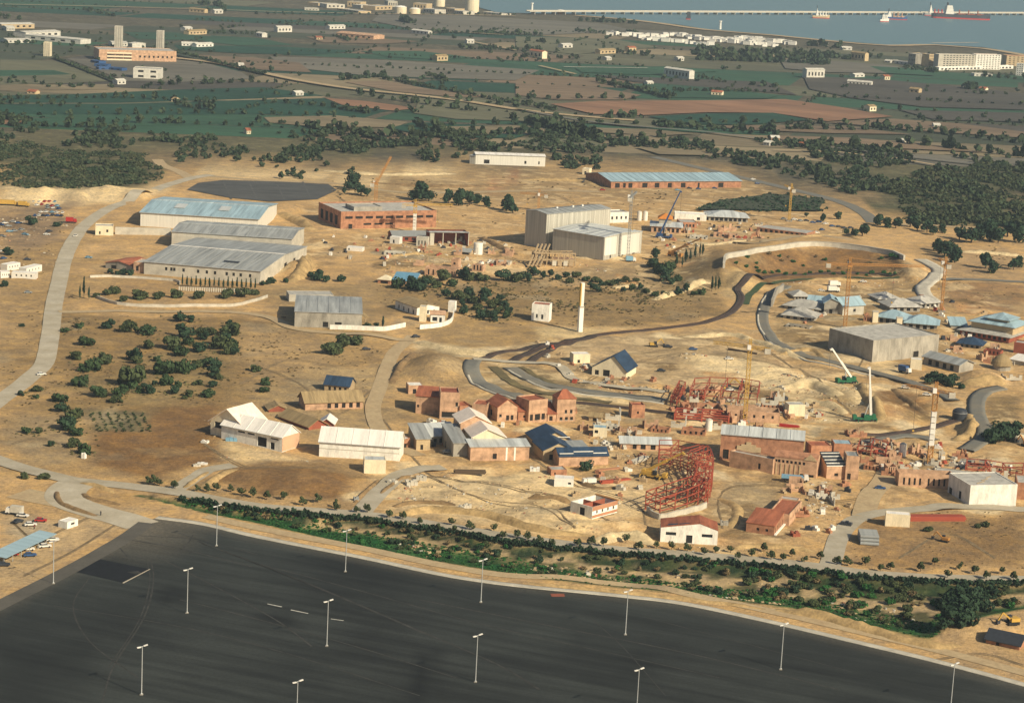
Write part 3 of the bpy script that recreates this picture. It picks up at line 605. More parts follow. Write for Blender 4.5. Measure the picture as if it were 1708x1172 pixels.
sea = bpy.data.objects.new('sea', me); C.objects.link(sea); sea['kind'] = 'structure'
strip('beach', [(960,27),(1040,33),(1100,40),(1180,51),(1290,60),(1390,70),(1480,77),(1560,76),(1640,82),(1720,95)], 22, 'road_dirt', dz=1.2, step=40, far=True)
strip('beach', [(1555,73),(1600,72.5),(1632,72.5)], 9, 'kerb', dz=1.3, step=40, far=True)
# fields
FC = {'field_green': (0.012,0.058,0.030), 'field_teal': (0.028,0.082,0.040), 'field_olive': (0.13,0.125,0.07), 'field_brown': (0.20,0.14,0.085), 'field_red': (0.25,0.135,0.075),
      'field_dark': (0.075,0.066,0.05), 'field_dry': (0.24,0.19,0.11), 'field_grey': (0.155,0.14,0.105), 'field_scrub': (0.06,0.07,0.038)}
for i, (k_, v_) in enumerate(FC.items()): field_mat(k_, v_, ang=(i*31) % 60 - 30)
FIELDS = [
 ('field_green', [(0,160),(120,158),(300,150),(440,146),(540,160),(430,165),(200,172),(0,172)]),
 ('field_green', [(0,174),(200,174),(430,167),(560,164),(680,184),(600,190),(300,192),(0,190)]),
 ('field_teal', [(40,198),(300,195),(430,196),(350,208),(180,212),(40,214)]),
 ('field_red', [(0,197),(36,198),(36,206),(0,208)]),
 ('field_olive', [(0,100),(90,102),(150,120),(190,136),(100,140),(0,142)]),
 ('field_teal', [(0,118),(90,118),(120,125),(0,128)]),
 ('field_grey', [(110,98),(280,104),(300,96),(400,120),(420,132),(300,138),(210,136)]),
 ('field_dry', [(0,143),(140,142),(190,141),(180,150),(0,152)]),
 ('field_teal', [(205,54),(290,55),(352,62),(340,68),(230,66)]),
 ('field_teal', [(352,60),(430,64),(490,76),(400,77),(340,70)]),
 ('field_green', [(290,76),(470,79),(600,86),(520,92),(400,90),(300,84)]),
 ('field_teal', [(600,86),(700,86),(790,97),(740,101),(650,96)]),
 ('field_brown', [(510,62),(620,64),(700,70),(640,74),(540,72)]),
 ('field_grey', [(450,95),(660,102),(900,118),(860,135),(620,128),(470,112)]),
 ('field_brown', [(300,92),(420,97),(500,106),(520,122),(440,118),(330,102)]),
 ('field_brown', [(575,138),(640,136),(720,150),(830,163),(760,163),(660,154)]),
 ('field_red', [(540,164),(610,170),(700,182),(655,186),(570,176)]),
 ('field_dry', [(440,197),(560,194),(680,205),(660,214),(520,212),(450,206)]),
 ('field_olive', [(700,165),(860,178),(960,190),(930,205),(760,200),(690,190)]),
 ('field_green', [(690,205),(800,210),(900,220),(860,232),(720,230),(650,215)]),
 ('field_dry', [(720,213),(860,211),(930,217),(880,225),(750,226)]),
 ('field_grey', [(640,20),(1000,40),(1060,52),(900,60),(700,52),(620,36)]),
 ('field_olive', [(860,62),(1020,66),(1100,80),(960,92),(860,80)]),
 ('field_brown', [(860,140),(990,146),(1070,160),(1040,168),(930,168),(860,160)]),
 ('field_teal', [(960,115),(1110,112),(1200,120),(1080,126),(970,122)]),
 ('field_teal', [(1030,142),(1110,140),(1300,160),(1280,166),(1110,164)]),
 ('field_dark', [(990,126),(1110,132),(1280,138),(1330,160),(1220,150),(1060,138)]),
 ('field_red', [(918,175),(1000,170),(1180,169),(1310,167),(1400,180),(1490,196),(1380,204),(1290,190),(1180,189),(1070,194),(990,192)]),
 ('field_green', [(1080,196),(1180,191),(1290,190),(1350,202),(1240,210),(1150,208)]),
 ('field_olive', [(890,195),(990,196),(1080,200),(1180,212),(1080,214),(950,205)]),
 ('field_dry', [(940,214),(1080,217),(1160,225),(1100,228),(980,222)]),
 ('field_brown', [(1180,212),(1300,210),(1420,214),(1520,226),(1380,224),(1240,218)]),
 ('field_dark', [(1340,128),(1480,135),(1640,150),(1708,158),(1708,185),(1540,180),(1420,165),(1350,150)]),
 ('field_dark', [(1500,185),(1708,190),(1708,205),(1560,202)]),
 ('field_brown', [(1380,206),(1490,200),(1600,208),(1708,222),(1708,232),(1560,222)]),
 ('field_grey', [(1300,100),(1400,104),(1500,112),(1480,124),(1380,122),(1310,116)]),
 ('field_teal', [(1450,112),(1530,116),(1560,128),(1480,124)]),
 ('field_brown', [(1280,228),(1420,232),(1540,242),(1640,256),(1500,250),(1320,240)]),
 ('field_dry', [(1000,228),(1080,226),(1180,238),(1120,242),(1020,236)]),
 ('field_dry', [(1060,248),(1150,250),(1190,262),(1100,260)]),
 ('field_olive', [(880,232),(980,234),(1010,246),(920,250),(860,244)]),
 ('field_scrub', [(1165,352),(1200,337),(1290,326),(1375,336),(1365,354),(1250,352)]),
]
qr = random.Random(29); QROWS = []
pal = ['field_olive']*3 + ['field_green']*4 + ['field_teal']*5 + ['field_brown']*4 + ['field_grey']*3 + ['field_dark']*2 + ['field_dry']*2 + ['field_scrub']*3
yy = 1990.0
while yy < 5200:
    dep = qr.uniform(55,120)*(1 + (yy-1990)/3200); half = yy*0.26; xx = -half*1.0 + qr.uniform(-80,0)
    while xx < half:
        wd_ = qr.uniform(120,420)*(1 + (yy-1990)/4000); sl_ = 0.22*(dep) ; n_ = qr.choice(pal); g_ = qr.uniform(3,9)
        sk = lambda x, y: (x, y + 0.10*x)
        quad = [sk(xx+g_, yy), sk(xx+wd_-g_, yy+qr.uniform(-6,6)), sk(xx+wd_-g_+sl_, yy+dep-g_), sk(xx+g_+sl_, yy+dep-g_+qr.uniform(-6,6))]
        cen = (sum(q[0] for q in quad)/4, sum(q[1] for q in quad)/4)
        far_sea = poly_sd(sp, np.array([q[0] for q in quad]), np.array([q[1] for q in quad])).max() > -40
        if not far_sea and qr.random() < 0.86 and cen[1] > 1960:
            me = bpy.data.meshes.new('field'); me.from_pydata([(q[0], q[1], 0.12) for q in quad], [], [(0,1,2,3)]); me.materials.append(M[n_]); o = bpy.data.objects.new('field', me); C.objects.link(o); o['kind'] = 'structure'
            if qr.random() < 0.5: QROWS.append((quad[3], quad[2], qr.choice([9,12,16]), qr.uniform(2.2,3.6)))
            if qr.random() < 0.22: QROWS.append((quad[0], quad[3], 10, qr.uniform(2.0,3.2)))
        xx += wd_
    yy += dep
for i_, (n_, px) in enumerate(FIELDS): sheet('field', px, n_, 0.3 + 0.03*i_)
for px, w_, m_ in [([(280,98),(360,107),(430,122),(500,137),(590,151),(680,160),(780,172),(860,185),(960,196),(1060,204)], 13, 'road_dirt'), ([(0,9),(180,13),(330,17),(520,23),(860,28)], 8, 'road_dirt'),
               ([(860,185),(1000,208),(1170,222),(1300,238),(1500,262),(1708,285)], 7, 'road_grey'), ([(90,98),(150,122),(195,140)], 6, 'field_scrub'), ([(290,92),(400,115),(440,125)], 12, 'field_scrub'),
               ([(1290,253),(1400,257),(1500,268),(1580,282)], 5, 'road_dirt'), ([(900,112),(960,126)], 6, 'road_dirt'), ([(940,114),(1080,116)], 5, 'kerb'), ([(700,52),(840,60)], 6, 'road_dirt'), ([(780,70),(860,86)], 6, 'road_dirt')]:
    strip('road', px, w_, m_, dz=2.0, step=30, far=True)

# ------------------------------------------------------------------ buildings
def row(face, n, u0, u1, fill, z0, z1):
    s = (u1-u0)/n; return [(face, u0 + s*i + s*(1-fill)/2, u0 + s*i + s*(1+fill)/2, z0, z1) for i in range(n)]
def wall_face(mb, o, u, n, Lw, h, holes, th=0.35, inner=True):
    us = sorted({0.0, Lw, *[a for q in holes for a in q[:2]]}); zs = sorted({0.0, h, *[a for q in holes for a in q[2:4]]})
    o = Vector(o); u = Vector(u); n = Vector(n); z = Vector((0,0,1))
    ish = lambda a, b: any(q[0] <= a < q[1] and q[2] <= b < q[3] for q in holes)
    for i in range(len(us)-1):
        for j in range(len(zs)-1):
            if ish((us[i]+us[i+1])/2, (zs[j]+zs[j+1])/2): continue
            for d in (0, th):
                a = o - n*d; mb.add([a+u*us[i]+z*zs[j], a+u*us[i+1]+z*zs[j], a+u*us[i+1]+z*zs[j+1], a+u*us[i]+z*zs[j+1]], [(0,1,2,3)])
    for u0, u1, z0, z1 in holes:
        a = [o+u*u0+z*z0, o+u*u1+z*z0, o+u*u1+z*z1, o+u*u0+z*z1]; b = [p - n*th for p in a]
        mb.add(a+b, [(0,1,5,4),(1,2,6,5),(2,3,7,6),(3,0,4,7)])
    mb.add([o+z*h, o+u*Lw+z*h, o+u*Lw+z*h-n*th, o+z*h-n*th], [(0,1,2,3)])
def block(root, ox, oy, oz, Lx, D, h, wall, roof='flat', rise=2.0, rmat='roof_slab', holes=(), over=0.5, pane='void_shade', sill=None, ridge_at=0.5, parapet=0.5, open_top=False, faces='FRBL', ridge_cap=None):
    fr = {'F': ((0,0,0),(1,0,0),(0,-1,0),Lx), 'R': ((Lx,0,0),(0,1,0),(1,0,0),D), 'B': ((Lx,D,0),(-1,0,0),(0,1,0),Lx), 'L': ((0,D,0),(0,-1,0),(-1,0,0),D)}
    mb = MB(); base = Vector((ox,oy,oz))
    hw = h + (parapet if roof == 'flat' else 0)
    for k in faces:
        o, u, n, Lw = fr[k]; hs = [(a*Lw, b*Lw, c*h, d*h) for f, a, b, c, d in holes if f == k]
        wall_face(mb, base + Vector(o) - Vector((0,0,0.6)), u, n, Lw, hw + 0.6, [(a,b,c+0.6,d+0.6) for a,b,c,d in hs])
        for a, b, c, d in hs:
            U = Vector(u); Nn = Vector(n); p = base + Vector(o) + U*a - Nn*0.28
            isd = c < 0.05*h + 0.05 and (d-c) > (b-a)*0.8
            ob = link('door' if isd else 'window', unit_box(pane), root, (p.x, p.y, oz + c), math.atan2(u[1], u[0]), (b-a, 0.06, d-c))  # unglazed openings get a dark sheet in place of real interior shade
            if not isd and (b-a) > 0.7 and sill:
                link('window_sill', unit_box(sill), ob, (-0.1, -6.2, -0.16/(d-c)), 0, (1.2, 6.0, 0.16/(d-c)))
    X, Y, Z = ox, oy, oz; e = over; t = 0.28
    rb = MB()
    if roof == 'flat':
        if not open_top: rb.slab([(X+0.36,Y+0.36,Z+h),(X+Lx-0.36,Y+0.36,Z+h),(X+Lx-0.36,Y+D-0.36,Z+h),(X+0.36,Y+D-0.36,Z+h)], t)
        else: rb.slab([(X+0.36,Y+0.36,Z+0.3),(X+Lx-0.36,Y+0.36,Z+0.3),(X+Lx-0.36,Y+D-0.36,Z+0.3),(X+0.36,Y+D-0.36,Z+0.3)], t)
    elif roof == 'gx':
        yr = Y + D*ridge_at; s1 = rise/(D*ridge_at); s2 = rise/(D*(1-ridge_at)); zt = Z + h + t + 0.02
        rb.slab([(X-e,Y-e,zt-s1*e),(X+Lx+e,Y-e,zt-s1*e),(X+Lx+e,yr,zt+rise),(X-e,yr,zt+rise)], t)
        rb.slab([(X-e,yr,zt+rise),(X+Lx+e,yr,zt+rise),(X+Lx+e,Y+D+e,zt-s2*e),(X-e,Y+D+e,zt-s2*e)], t)
        for xx, s in ((X,1),(X+Lx,-1)):
            mb.add([(xx,Y,Z+h),(xx,Y+D,Z+h),(xx,yr,Z+h+rise),(xx+0.35*s,Y,Z+h),(xx+0.35*s,Y+D,Z+h),(xx+0.35*s,yr,Z+h+rise)], [(0,1,2),(3,5,4),(0,2,5,3),(1,4,5,2)])
    elif roof == 'gy':
        xr = X + Lx*ridge_at; s1 = rise/(Lx*ridge_at); s2 = rise/(Lx*(1-ridge_at)); zt = Z + h + t + 0.02
        rb.slab([(X-e,Y+D+e,zt-s1*e),(X-e,Y-e,zt-s1*e),(xr,Y-e,zt+rise),(xr,Y+D+e,zt+rise)], t)
        rb.slab([(xr,Y+D+e,zt+rise),(xr,Y-e,zt+rise),(X+Lx+e,Y-e,zt-s2*e),(X+Lx+e,Y+D+e,zt-s2*e)], t)
        for yy, s in ((Y,1),(Y+D,-1)):
            mb.add([(X,yy,Z+h),(X+Lx,yy,Z+h),(xr,yy,Z+h+rise),(X,yy+0.35*s,Z+h),(X+Lx,yy+0.35*s,Z+h),(xr,yy+0.35*s,Z+h+rise)], [(0,1,2),(3,5,4),(0,2,5,3),(1,4,5,2)])
    elif roof == 'shed':
        zt = Z + h + t + 0.02; s = rise/D
        rb.slab([(X-e,Y-e,zt-s*e),(X+Lx+e,Y-e,zt-s*e),(X+Lx+e,Y+D+e,zt+rise+s*e),(X-e,Y+D+e,zt+rise+s*e)], t)
        for xx, q in ((X,1),(X+Lx,-1)): mb.add([(xx,Y,Z+h),(xx,Y+D,Z+h),(xx,Y+D,Z+h+rise),(xx+0.35*q,Y,Z+h),(xx+0.35*q,Y+D,Z+h),(xx+0.35*q,Y+D,Z+h+rise)], [(0,1,2),(3,5,4),(0,2,5,3)])
        mb.box(X, X+Lx, Y+D-0.35, Y+D-0.002, Z+h, Z+h+rise)
    elif roof == 'hip':
        zt = Z + h + t; q = min(Lx, D)/2
        a, b, c, d = (X-e,Y-e,zt),(X+Lx+e,Y-e,zt),(X+Lx+e,Y+D+e,zt),(X-e,Y+D+e,zt)
        if Lx >= D: r0 = (X+q*0.95,Y+D/2,zt+rise); r1 = (X+Lx-q*0.95,Y+D/2,zt+rise); F = [(0,1,5,4),(1,2,5),(2,3,4,5),(3,0,4)]
        else: r0 = (X+Lx/2,Y+q*0.95,zt+rise); r1 = (X+Lx/2,Y+D-q*0.95,zt+rise); F = [(0,1,4),(1,2,5,4),(2,3,5),(3,0,4,5)]
        lo = [(p[0],p[1],p[2]-t) for p in (a,b,c,d)]
        rb.add([a,b,c,d,r0,r1]+lo, F + [(0,6,7,1),(1,7,8,2),(2,8,9,3),(3,9,6,0),(9,8,7,6)])
    mb.build('wall', wall, root)
    ro = rb.build('roof' if not (roof == 'flat' and open_top) else 'floor_slab', rmat, root) if rb.f else None
    if ro and roof == 'gx' and ridge_cap: MB().bar((X-e,Y+D*ridge_at,Z+h+t+0.02+rise+0.12),(X+Lx+e,Y+D*ridge_at,Z+h+t+0.02+rise+0.12), 0.8, 0.25).build('ridge_cap', ridge_cap, ro)
    if ro and roof == 'gx' and Lx > 24 and rmat in ('roof_blue','roof_grey','roof_light','roof_white'):
        n = int(Lx/5.5)
        for i in range(1, n):
            for y0, y1, sg in ((Y-e, Y+D*ridge_at, 1), (Y+D*ridge_at, Y+D+e, -1)):
                if sg < 0 and D > 60: continue
                dz_ = rise*(y1-y0)/(D*(ridge_at if sg > 0 else 1-ridge_at)); ln = math.hypot(y1-y0, dz_)
                q = link('roof_seam', unit_box(rmat), ro, (X+Lx*i/n, y0, (Z+h+t+0.02+rise-dz_) if sg > 0 else (Z+h+t+0.02+rise)), 0, (0.22, ln, 0.16)); q.rotation_euler = (math.atan2(dz_, y1-y0)*sg, 0, 0)
        MB().bar((X-e, Y-e-0.1, Z+h+t-rise*e/(D*ridge_at)-0.1), (X+Lx+e, Y-e-0.1, Z+h+t-rise*e/(D*ridge_at)-0.1), 0.25, 0.25).build('gutter','galvanised',ro)
    return ro
def frame(A, B):
    a = P(*A); b = P(*B); d = b[:2]-a[:2]; return a, math.atan2(d[1], d[0]), float(np.linalg.norm(d))
def bld(name, label, A, B, D, hp, wall, roof='flat', rise=2.0, rmat='roof_slab', holes=(), cat='building', group=None, **kw):
    a, rz, Lx = frame(A, B); h = hp/(scale_at(a)*0.965)
    e = empty(name, a, rz, label, cat, group)
    global LAST_ROOF; LAST_ROOF = block(e, 0, 0, 0, Lx, D, h, wall, roof, rise, rmat, holes, **kw)
    return e, Lx, h

# --- industrial halls beside the paved road
e,L,h = bld('warehouse','white warehouse with a wide pale blue metal roof beside the dark gravel yard',(234,377),(430,389),74,22,'clad_white','gx',3.2,'roof_blue',[('F',0.56,0.66,0.0,0.55)]+[('L',0.3,0.36,0.0,0.5)],over=0.8,cat='warehouse',ridge_cap='roof_light')
for u_ in (0.24,0.62): link('skylight', unit_box('roof_light'), LAST_ROOF, (L*u_, 16, h+2.05), 0, (7,12,0.12)).rotation_euler = (math.atan2(3.2,37),0,0)
e,L,h = bld('warehouse','grey roofed factory hall with small square windows behind the row of cypresses',(240,457),(434,473),96,20,'concrete_light','gx',2.4,'roof_grey',[('F',x,x+0.022,0.45,0.72) for x in (0.18,0.225,0.25,0.33,0.455,0.53,0.60,0.70,0.76,0.82,0.9)]+[('R',0.5,0.56,0.0,0.6),('R',0.7,0.75,0.0,0.6)],cat='factory',ridge_cap='roof_white')
link('roof_vent', unit_box('paint_dark'), LAST_ROOF, (L*0.62, 14, h+1.45), 0, (9,1.6,0.5))
block(e,-7,2,0,6.9,14,h*0.8,'brick_pale','flat',0,'roof_slab',[('F',0.2,0.45,0.2,0.7)])
e,L,h = bld('warehouse','higher grey hall between the white warehouse and the grey factory hall',(286,412),(486,424),46,25,'concrete_light','gx',2.0,'roof_grey',[('F',0.9,0.97,0.0,0.45)],cat='warehouse',ridge_cap='roof_light')
bld('shed','low shed with a dark red tiled roof against the end of the grey factory hall',(176,447),(221,453),20,9,'concrete','gy',1.8,'roof_tile',[('F',0.2,0.4,0,0.7)],cat='shed')
bld('gatehouse','small cream gatehouse with one dark window beside the paved road',(159,392),(189,393),10,14,'render_cream','flat',0,'roof_slab',[('F',0.2,0.29,0.1,0.45),('F',0.6,0.72,0.35,0.65)],cat='gatehouse')
bld('block_wall','long grey block wall in front of the white warehouse',(192,391),(285,393),2.5,10,'concrete_light','flat',0,'roof_slab',[],cat='wall')
e,L,h = bld('factory','unfinished brick factory with a long row of dark window slots',(568,382),(727,379),43,26,'brick','flat',0,'roof_slab',row('F',9,0.03,0.98,0.72,0.62,0.78)+row('F',3,0.22,0.56,0.72,0.22,0.34)+[('F',0.08,0.12,0,0.3)]+row('L',4,0.05,0.9,0.6,0.15,0.75),parapet=0.9,cat='factory')
block(e,12,8,h,20,16,2.2,'concrete','flat',0,'roof_slab')
bld('warehouse','long white low warehouse beside the red earth patch',(793,274),(909,278),16,16,'clad_white','gx',1.0,'roof_white',[('F',0.12,0.2,0.1,0.5),('F',0.7,0.73,0.2,0.5),('F',0.9,0.92,0.2,0.5)],cat='warehouse')
bld('shed','small grey annex at the end of the long white warehouse',(783,273),(792,274),14,13,'clad_grey','shed',1.0,'roof_grey',[],cat='shed')
bld('warehouse','long brick warehouse with a pale blue metal roof and dark doorways',(1019,314),(1236,313),48,11,'brick','gx',3.4,'roof_blue',[('F',x,x+w_,0.05,0.75) for x,w_ in ((0.03,0.035),(0.09,0.02),(0.13,0.03),(0.235,0.04),(0.33,0.035),(0.43,0.03),(0.53,0.035),(0.66,0.015),(0.82,0.04))],cat='warehouse',over=0.8)
bld('hut','small cream hut at the end of the long brick warehouse',(971,291),(982,292),8,9,'render_cream','flat',0,'roof_slab',[('F',0.3,0.6,0,0.6)],cat='hut')
# --- tall metal halls
e,L,h = bld('metal_hall','tall windowless hall clad in pale ribbed metal, the tallest building',(909,416),(1015,405),19,57,'clad_grey','gx',1.2,'roof_grey',[('F',0.05,0.08,0,0.12)],cat='hall',over=0.3)
for i in range(14): link('cladding_rib', unit_box('clad_white'), e, (L*(i+0.5)/14, -0.14, 0.2), 0, (0.3,0.14,h-0.4))
for x in (0.3,0.55,0.7): link('roof_vent', unit_box('paint_white'), LAST_ROOF, (L*x, 9, h+1.3), 0, (1.4,1.4,1.1))
e,L,h = bld('metal_hall','lower pale metal hall with a white lit end in front of the tallest hall',(921,418),(1006,434),42,35,'clad_grey','gx',1.2,'roof_light',[('R',0.48,0.52,0,0.25),('R',0.75,0.83,0,0.4),('R',0.16,0.2,0,0.2)],cat='hall',over=0.3)
for i in range(10): link('cladding_rib', unit_box('clad_white'), e, (L+0.002, 42*(i+0.5)/10, 0.2), 0, (0.14,0.3,h-0.4))
link('lit_end_panel', unit_box('clad_white'), e, (L+0.02, 0.6, 2.2), 0, (0.18,13,h-2.6)); link('lit_end_panel', unit_box('clad_white'), e, (L+0.02, 17, 1.0), 0, (0.18,22,h-1.6))  # whiter sheets over the grey wall paint in the sunlit end
bld('site_office','small white block with four square windows behind the metal halls',(1014,372),(1048,371),12,16,'render_white','flat',0,'roof_slab',row('F',4,0.08,0.98,0.38,0.35,0.65),cat='building',pane='glass_dark')
for i,x in enumerate((1066,1076)):
    p = P(x,368); hh = hz(x,368,14); o = empty('silo',p,0,'white cylindrical silo beside the orange roofed pavilion','silo','pair of white silos')
    MB().lathe([(1.7,0),(1.7,hh)],18).build('shell','paint_white',o); MB().lathe([(1.75,hh),(1.2,hh+0.6),(0.2,hh+0.9)],18).build('lid','concrete_light',o)
e,L,h = bld('pavilion','pavilion with a bright orange upper roof over a pale lower roof',(1086,387),(1136,390),22,10,'brick_pale','hip',1.6,'roof_light',row('F',6,0.05,0.95,0.6,0.1,0.75),cat='pavilion',over=1.2)
block(e,5,6,h+1.0,L-12,10,3.4,'concrete','hip',3.2,'roof_orange',[],over=1.0)
bld('pavilion','low brick pavilion with an unfinished flat roof near the orange roofed pavilion',(1134,380),(1162,381),14,9,'brick','flat',0,'roof_slab',row('F',4,0.1,0.9,0.5,0.2,0.7),cat='pavilion',parapet=0.3)
bld('shed','white flat roofed shed in front of the dark scrub patch',(1125,366),(1178,369),12,9,'render_white','flat',0,'roof_white',[('F',0.7,0.8,0.1,0.6)],cat='shed')
bld('pavilion','wide pavilion with a grey hipped roof in front of the dark scrub patch',(1182,368),(1247,371),22,7,'concrete','hip',3.2,'roof_light',row('F',8,0.03,0.97,0.7,0.05,0.8),cat='pavilion',over=1.5)
bld('shed','half built long shed with orange earth around its grey slab roof',(1262,386),(1345,393),16,7,'brick','flat',0,'roof_slab',row('F',9,0.03,0.97,0.6,0.05,0.8),cat='shed',parapet=0.1)
# --- timber framed structure leaning on the halls
a,rz,L = frame((892,443),(958,446)); e = empty('wooden_scaffold_building',a,rz,'unfinished timber building with long slanting poles before the metal halls','building')
for i in range(8):
    for y in (0,9): link('post', unit_box('timber'), e, (L*i/7, y, 0), 0, (0.6,0.6,7.5))
for z in (3.4,7.4):
    for y in (0,9): link('beam', unit_box('timber'), e, (-0.3, y, z), 0, (L+0.8,0.62,0.7))
    for i in range(8): link('joist', unit_box('timber'), e, (L*i/7+0.02, 0, z-0.02), 0, (0.3,9,0.3))
link('deck', unit_box('brick_pale'), e, (L*0.45, 0.5, 3.86), 0, (L*0.55,8.2,0.2)); link('roof_panel', unit_box('roof_tan'), e, (L*0.4, 3, 7.9), 0, (L*0.3,5,0.2))
for i in range(4): MB().bar((-5+i*2.4,-4,0.0),(3+i*2.4,6,12.5),0.75).build('pole','timber',e)
for i in range(7): link('panel', unit_box('concrete_light' if i % 2 else 'timber'), e, (L*(0.02+0.14*i), -0.1 if i > 2 else 8.8, 0.1), 0, (L*0.10,0.25,3.1 if i > 2 else 7.0))
# --- service yard between brick factory and metal halls
e,L,h = bld('open_shed','open fronted shed with a pale metal roof and red back wall',(717,409),(781,411),12,21,'brick_red','shed',-1.2,'roof_light',[],cat='shed',faces='RB',over=0.8)
for i in range(4): link('post', unit_box('concrete_light'), e, (L*i/3-0.2, 0, 0), 0, (0.5,0.5,h))
link('end_wall', unit_box('concrete_light'), e, (0,0,0), 0, (2.6,0.4,h))
bld('tent_roof','dark purple grey roofed workshop beside the white box cabin',(655,401),(712,403),14,7,'brick_red','gx',2.4,'paint_grey',row('F',4,0.1,0.9,0.5,0.1,0.7),cat='workshop')
bld('cabin','small white box cabin below the dark roofed workshop',(650,406),(666,407),5,11,'paint_white','flat',0,'roof_white',[('F',0.3,0.5,0.1,0.6)],cat='cabin',parapet=0.1)
bld('cabin','pair of grey white cabins beside the open fronted shed',(694,410),(713,411),6,13,'concrete_light','flat',0,'roof_slab',row('F',3,0.1,0.9,0.4,0.1,0.7),cat='cabin')
bld('cabin','white container cabin standing alone below the brick factory',(578,418),(604,420),6,6,'paint_white','flat',0,'roof_white',[('F',0.1,0.2,0.2,0.7)],cat='cabin',parapet=0.1)
p = P(797,424); hh = hz(797,424,18); o = empty('storage_tank',p,0,'white upright storage tank with a tan shaded side near the open shed','tank')
MB().lathe([(2.9,0),(2.9,hh),(2.6,hh+0.3)],22).build('shell','paint_white',o); MB().lathe([(2.62,hh+0.3),(0.3,hh+0.9)],22).build('lid','concrete_light',o)
for k in range(8): a=k*0.5; link('ladder_rung', unit_box('paint_grey'), o, (-0.3,-3.05,0.6+a*1.1),0,(0.6,0.08,0.08))
bld('shelter','small shelter with a dark blue grey roof beside the storage tank',(762,424),(784,426),7,5,'timber','gx',1.6,'paint_grey',[('F',0.1,0.9,0.0,0.8)],cat='shelter')
bld('brick_ruin','roofless pink brick shell with tall openings below the storage tank',(708,459),(760,461),9,14,'brick_pale','flat',0,'roof_slab',row('F',6,0.05,0.95,0.35,0.1,0.75),cat='brick shell',open_top=True,parapet=0)
bld('brick_ruin','tall narrow pink brick shell among rubble',(752,450),(764,451),6,18,'brick_pale','flat',0,'roof_slab',[('F',0.3,0.6,0.5,0.7)],cat='brick shell',open_top=True,parapet=0)
bld('brick_ruin','slim pink brick shell fragments east of the storage tank rubble',(787,452),(805,453),5,11,'brick_pale','flat',0,'roof_slab',row('F',3,0.05,0.95,0.5,0.2,0.95),cat='brick shell',open_top=True,parapet=0)
bld('workshop','workshop with a vivid blue metal roof among the pines',(655,474),(692,477),13,7,'brick_pale','shed',2.4,'roof_blue_strong',[('F',0.72,0.95,0.0,0.8)],cat='workshop')
bld('hut','small cream hut with a hipped roof beside the blue roofed workshop',(630,472),(651,474),7,6,'brick','hip',2.2,'render_cream',[('F',0.2,0.8,0.0,0.7)],cat='hut')
# --- old farm group
bld('farm_building','long low grey farm building with a flat roof and cream gable end',(491,545),(603,549),46,25,'concrete','gx',0.9,'roof_grey',[('F',0.42,0.5,0.05,0.4),('F',0.6,0.7,0.05,0.4)]+row('L',6,0.05,0.95,0.3,0.35,0.65),cat='farm building',over=0.3)
bld('farm_building','flat roofed annex with two arched doorways behind the long grey farm building',(482,503),(556,504),12,11,'concrete_light','flat',0,'roof_slab',[('F',0.58,0.68,0,0.55),('F',0.74,0.86,0,0.6)],cat='farm building',parapet=0.2)
e,L,h = bld('pergola','tan roofed pergola over the farm terrace',(538,540),(612,538),9,9,'timber','gx',0.8,'roof_tan',[],cat='pergola',faces='',over=0.5)
for i in range(5):
    for y in (0,8.6): link('post', unit_box('timber'), e, (L*i/4.15, y, 0), 0, (0.35,0.35,h+0.2))
bld('farmhouse','white farmhouse with a low tan roof beside a small orange roofed house',(659,514),(695,526),14,13,'render_white','gx',1.6,'roof_tan',row('F',4,0.06,0.95,0.28,0.1,0.6)+row('R',3,0.1,0.9,0.3,0.2,0.65),cat='house',over=0.4)
bld('cottage','small white house with an orange roof next to the farm wall',(718,537),(742,538),8,13,'render_white','gx',1.2,'brick_pale',[('F',0.12,0.45,0.15,0.65),('F',0.6,0.78,0,0.6)],cat='house',pane='glass_dark')
bld('tower_house','narrow yellow stair block attached below the white farmhouse',(699,536),(710,537),5,24,'render_cream','flat',0,'roof_slab',[],cat='building',parapet=0.2)
bld('cistern','white square cistern block on the farm wall',(747,520),(758,521),4,17,'render_white','flat',0,'roof_white',[],cat='cistern',parapet=0.1)
def low_wall(label, pts, h, th, m, cat='wall', name='wall', cap=None):
    w = [P(*q) for q in pts]; c = spline([q[:2] for q in w], 4); o0 = (c[0][0], c[0][1], float(HT(*c[0])))
    e = empty(name, o0, 0, label, cat); mb = MB(); cb = MB()
    for i in range(len(c)-1):
        a, b = c[i], c[i+1]; za, zb = float(HT(*a)), float(HT(*b)); A = Vector((a[0]-o0[0], a[1]-o0[1], 0)); B = Vector((b[0]-o0[0], b[1]-o0[1], 0)); d = (B-A).normalized(); n = Vector((-d.y, d.x, 0))*th/2
        v = []
        for q, z in ((A, za-o0[2]), (B, zb-o0[2])): v += [q-n+Vector((0,0,z-0.8)), q+n+Vector((0,0,z-0.8)), q+n+Vector((0,0,z+h)), q-n+Vector((0,0,z+h))]
        mb.add(v, [(0,4,5,1),(1,5,6,2),(2,6,7,3),(3,7,4,0),(0,1,2,3),(4,7,6,5)])
        cb.bar(A+Vector((0,0,za-o0[2]+h+0.08)), B+Vector((0,0,zb-o0[2]+h+0.08)), th*1.3, 0.16)
    mb.build('wall_body', m, e); cb.build('coping', cap or m, e); return e
low_wall('low white garden wall in front of the long grey farm building', [(550,549),(590,550),(640,552),(676,545)], 2.2, 0.4, 'render_white')
low_wall('white boundary wall curving behind the small orange roofed house', [(700,549),(730,546),(752,538),(757,522)], 2.2, 0.4, 'render_white')
low_wall('low pale roadside wall curving below the cypress row', [(155,494),(180,504),(210,510),(300,512),(390,511),(420,504),(446,496)], 1.4, 0.5, 'concrete_light')
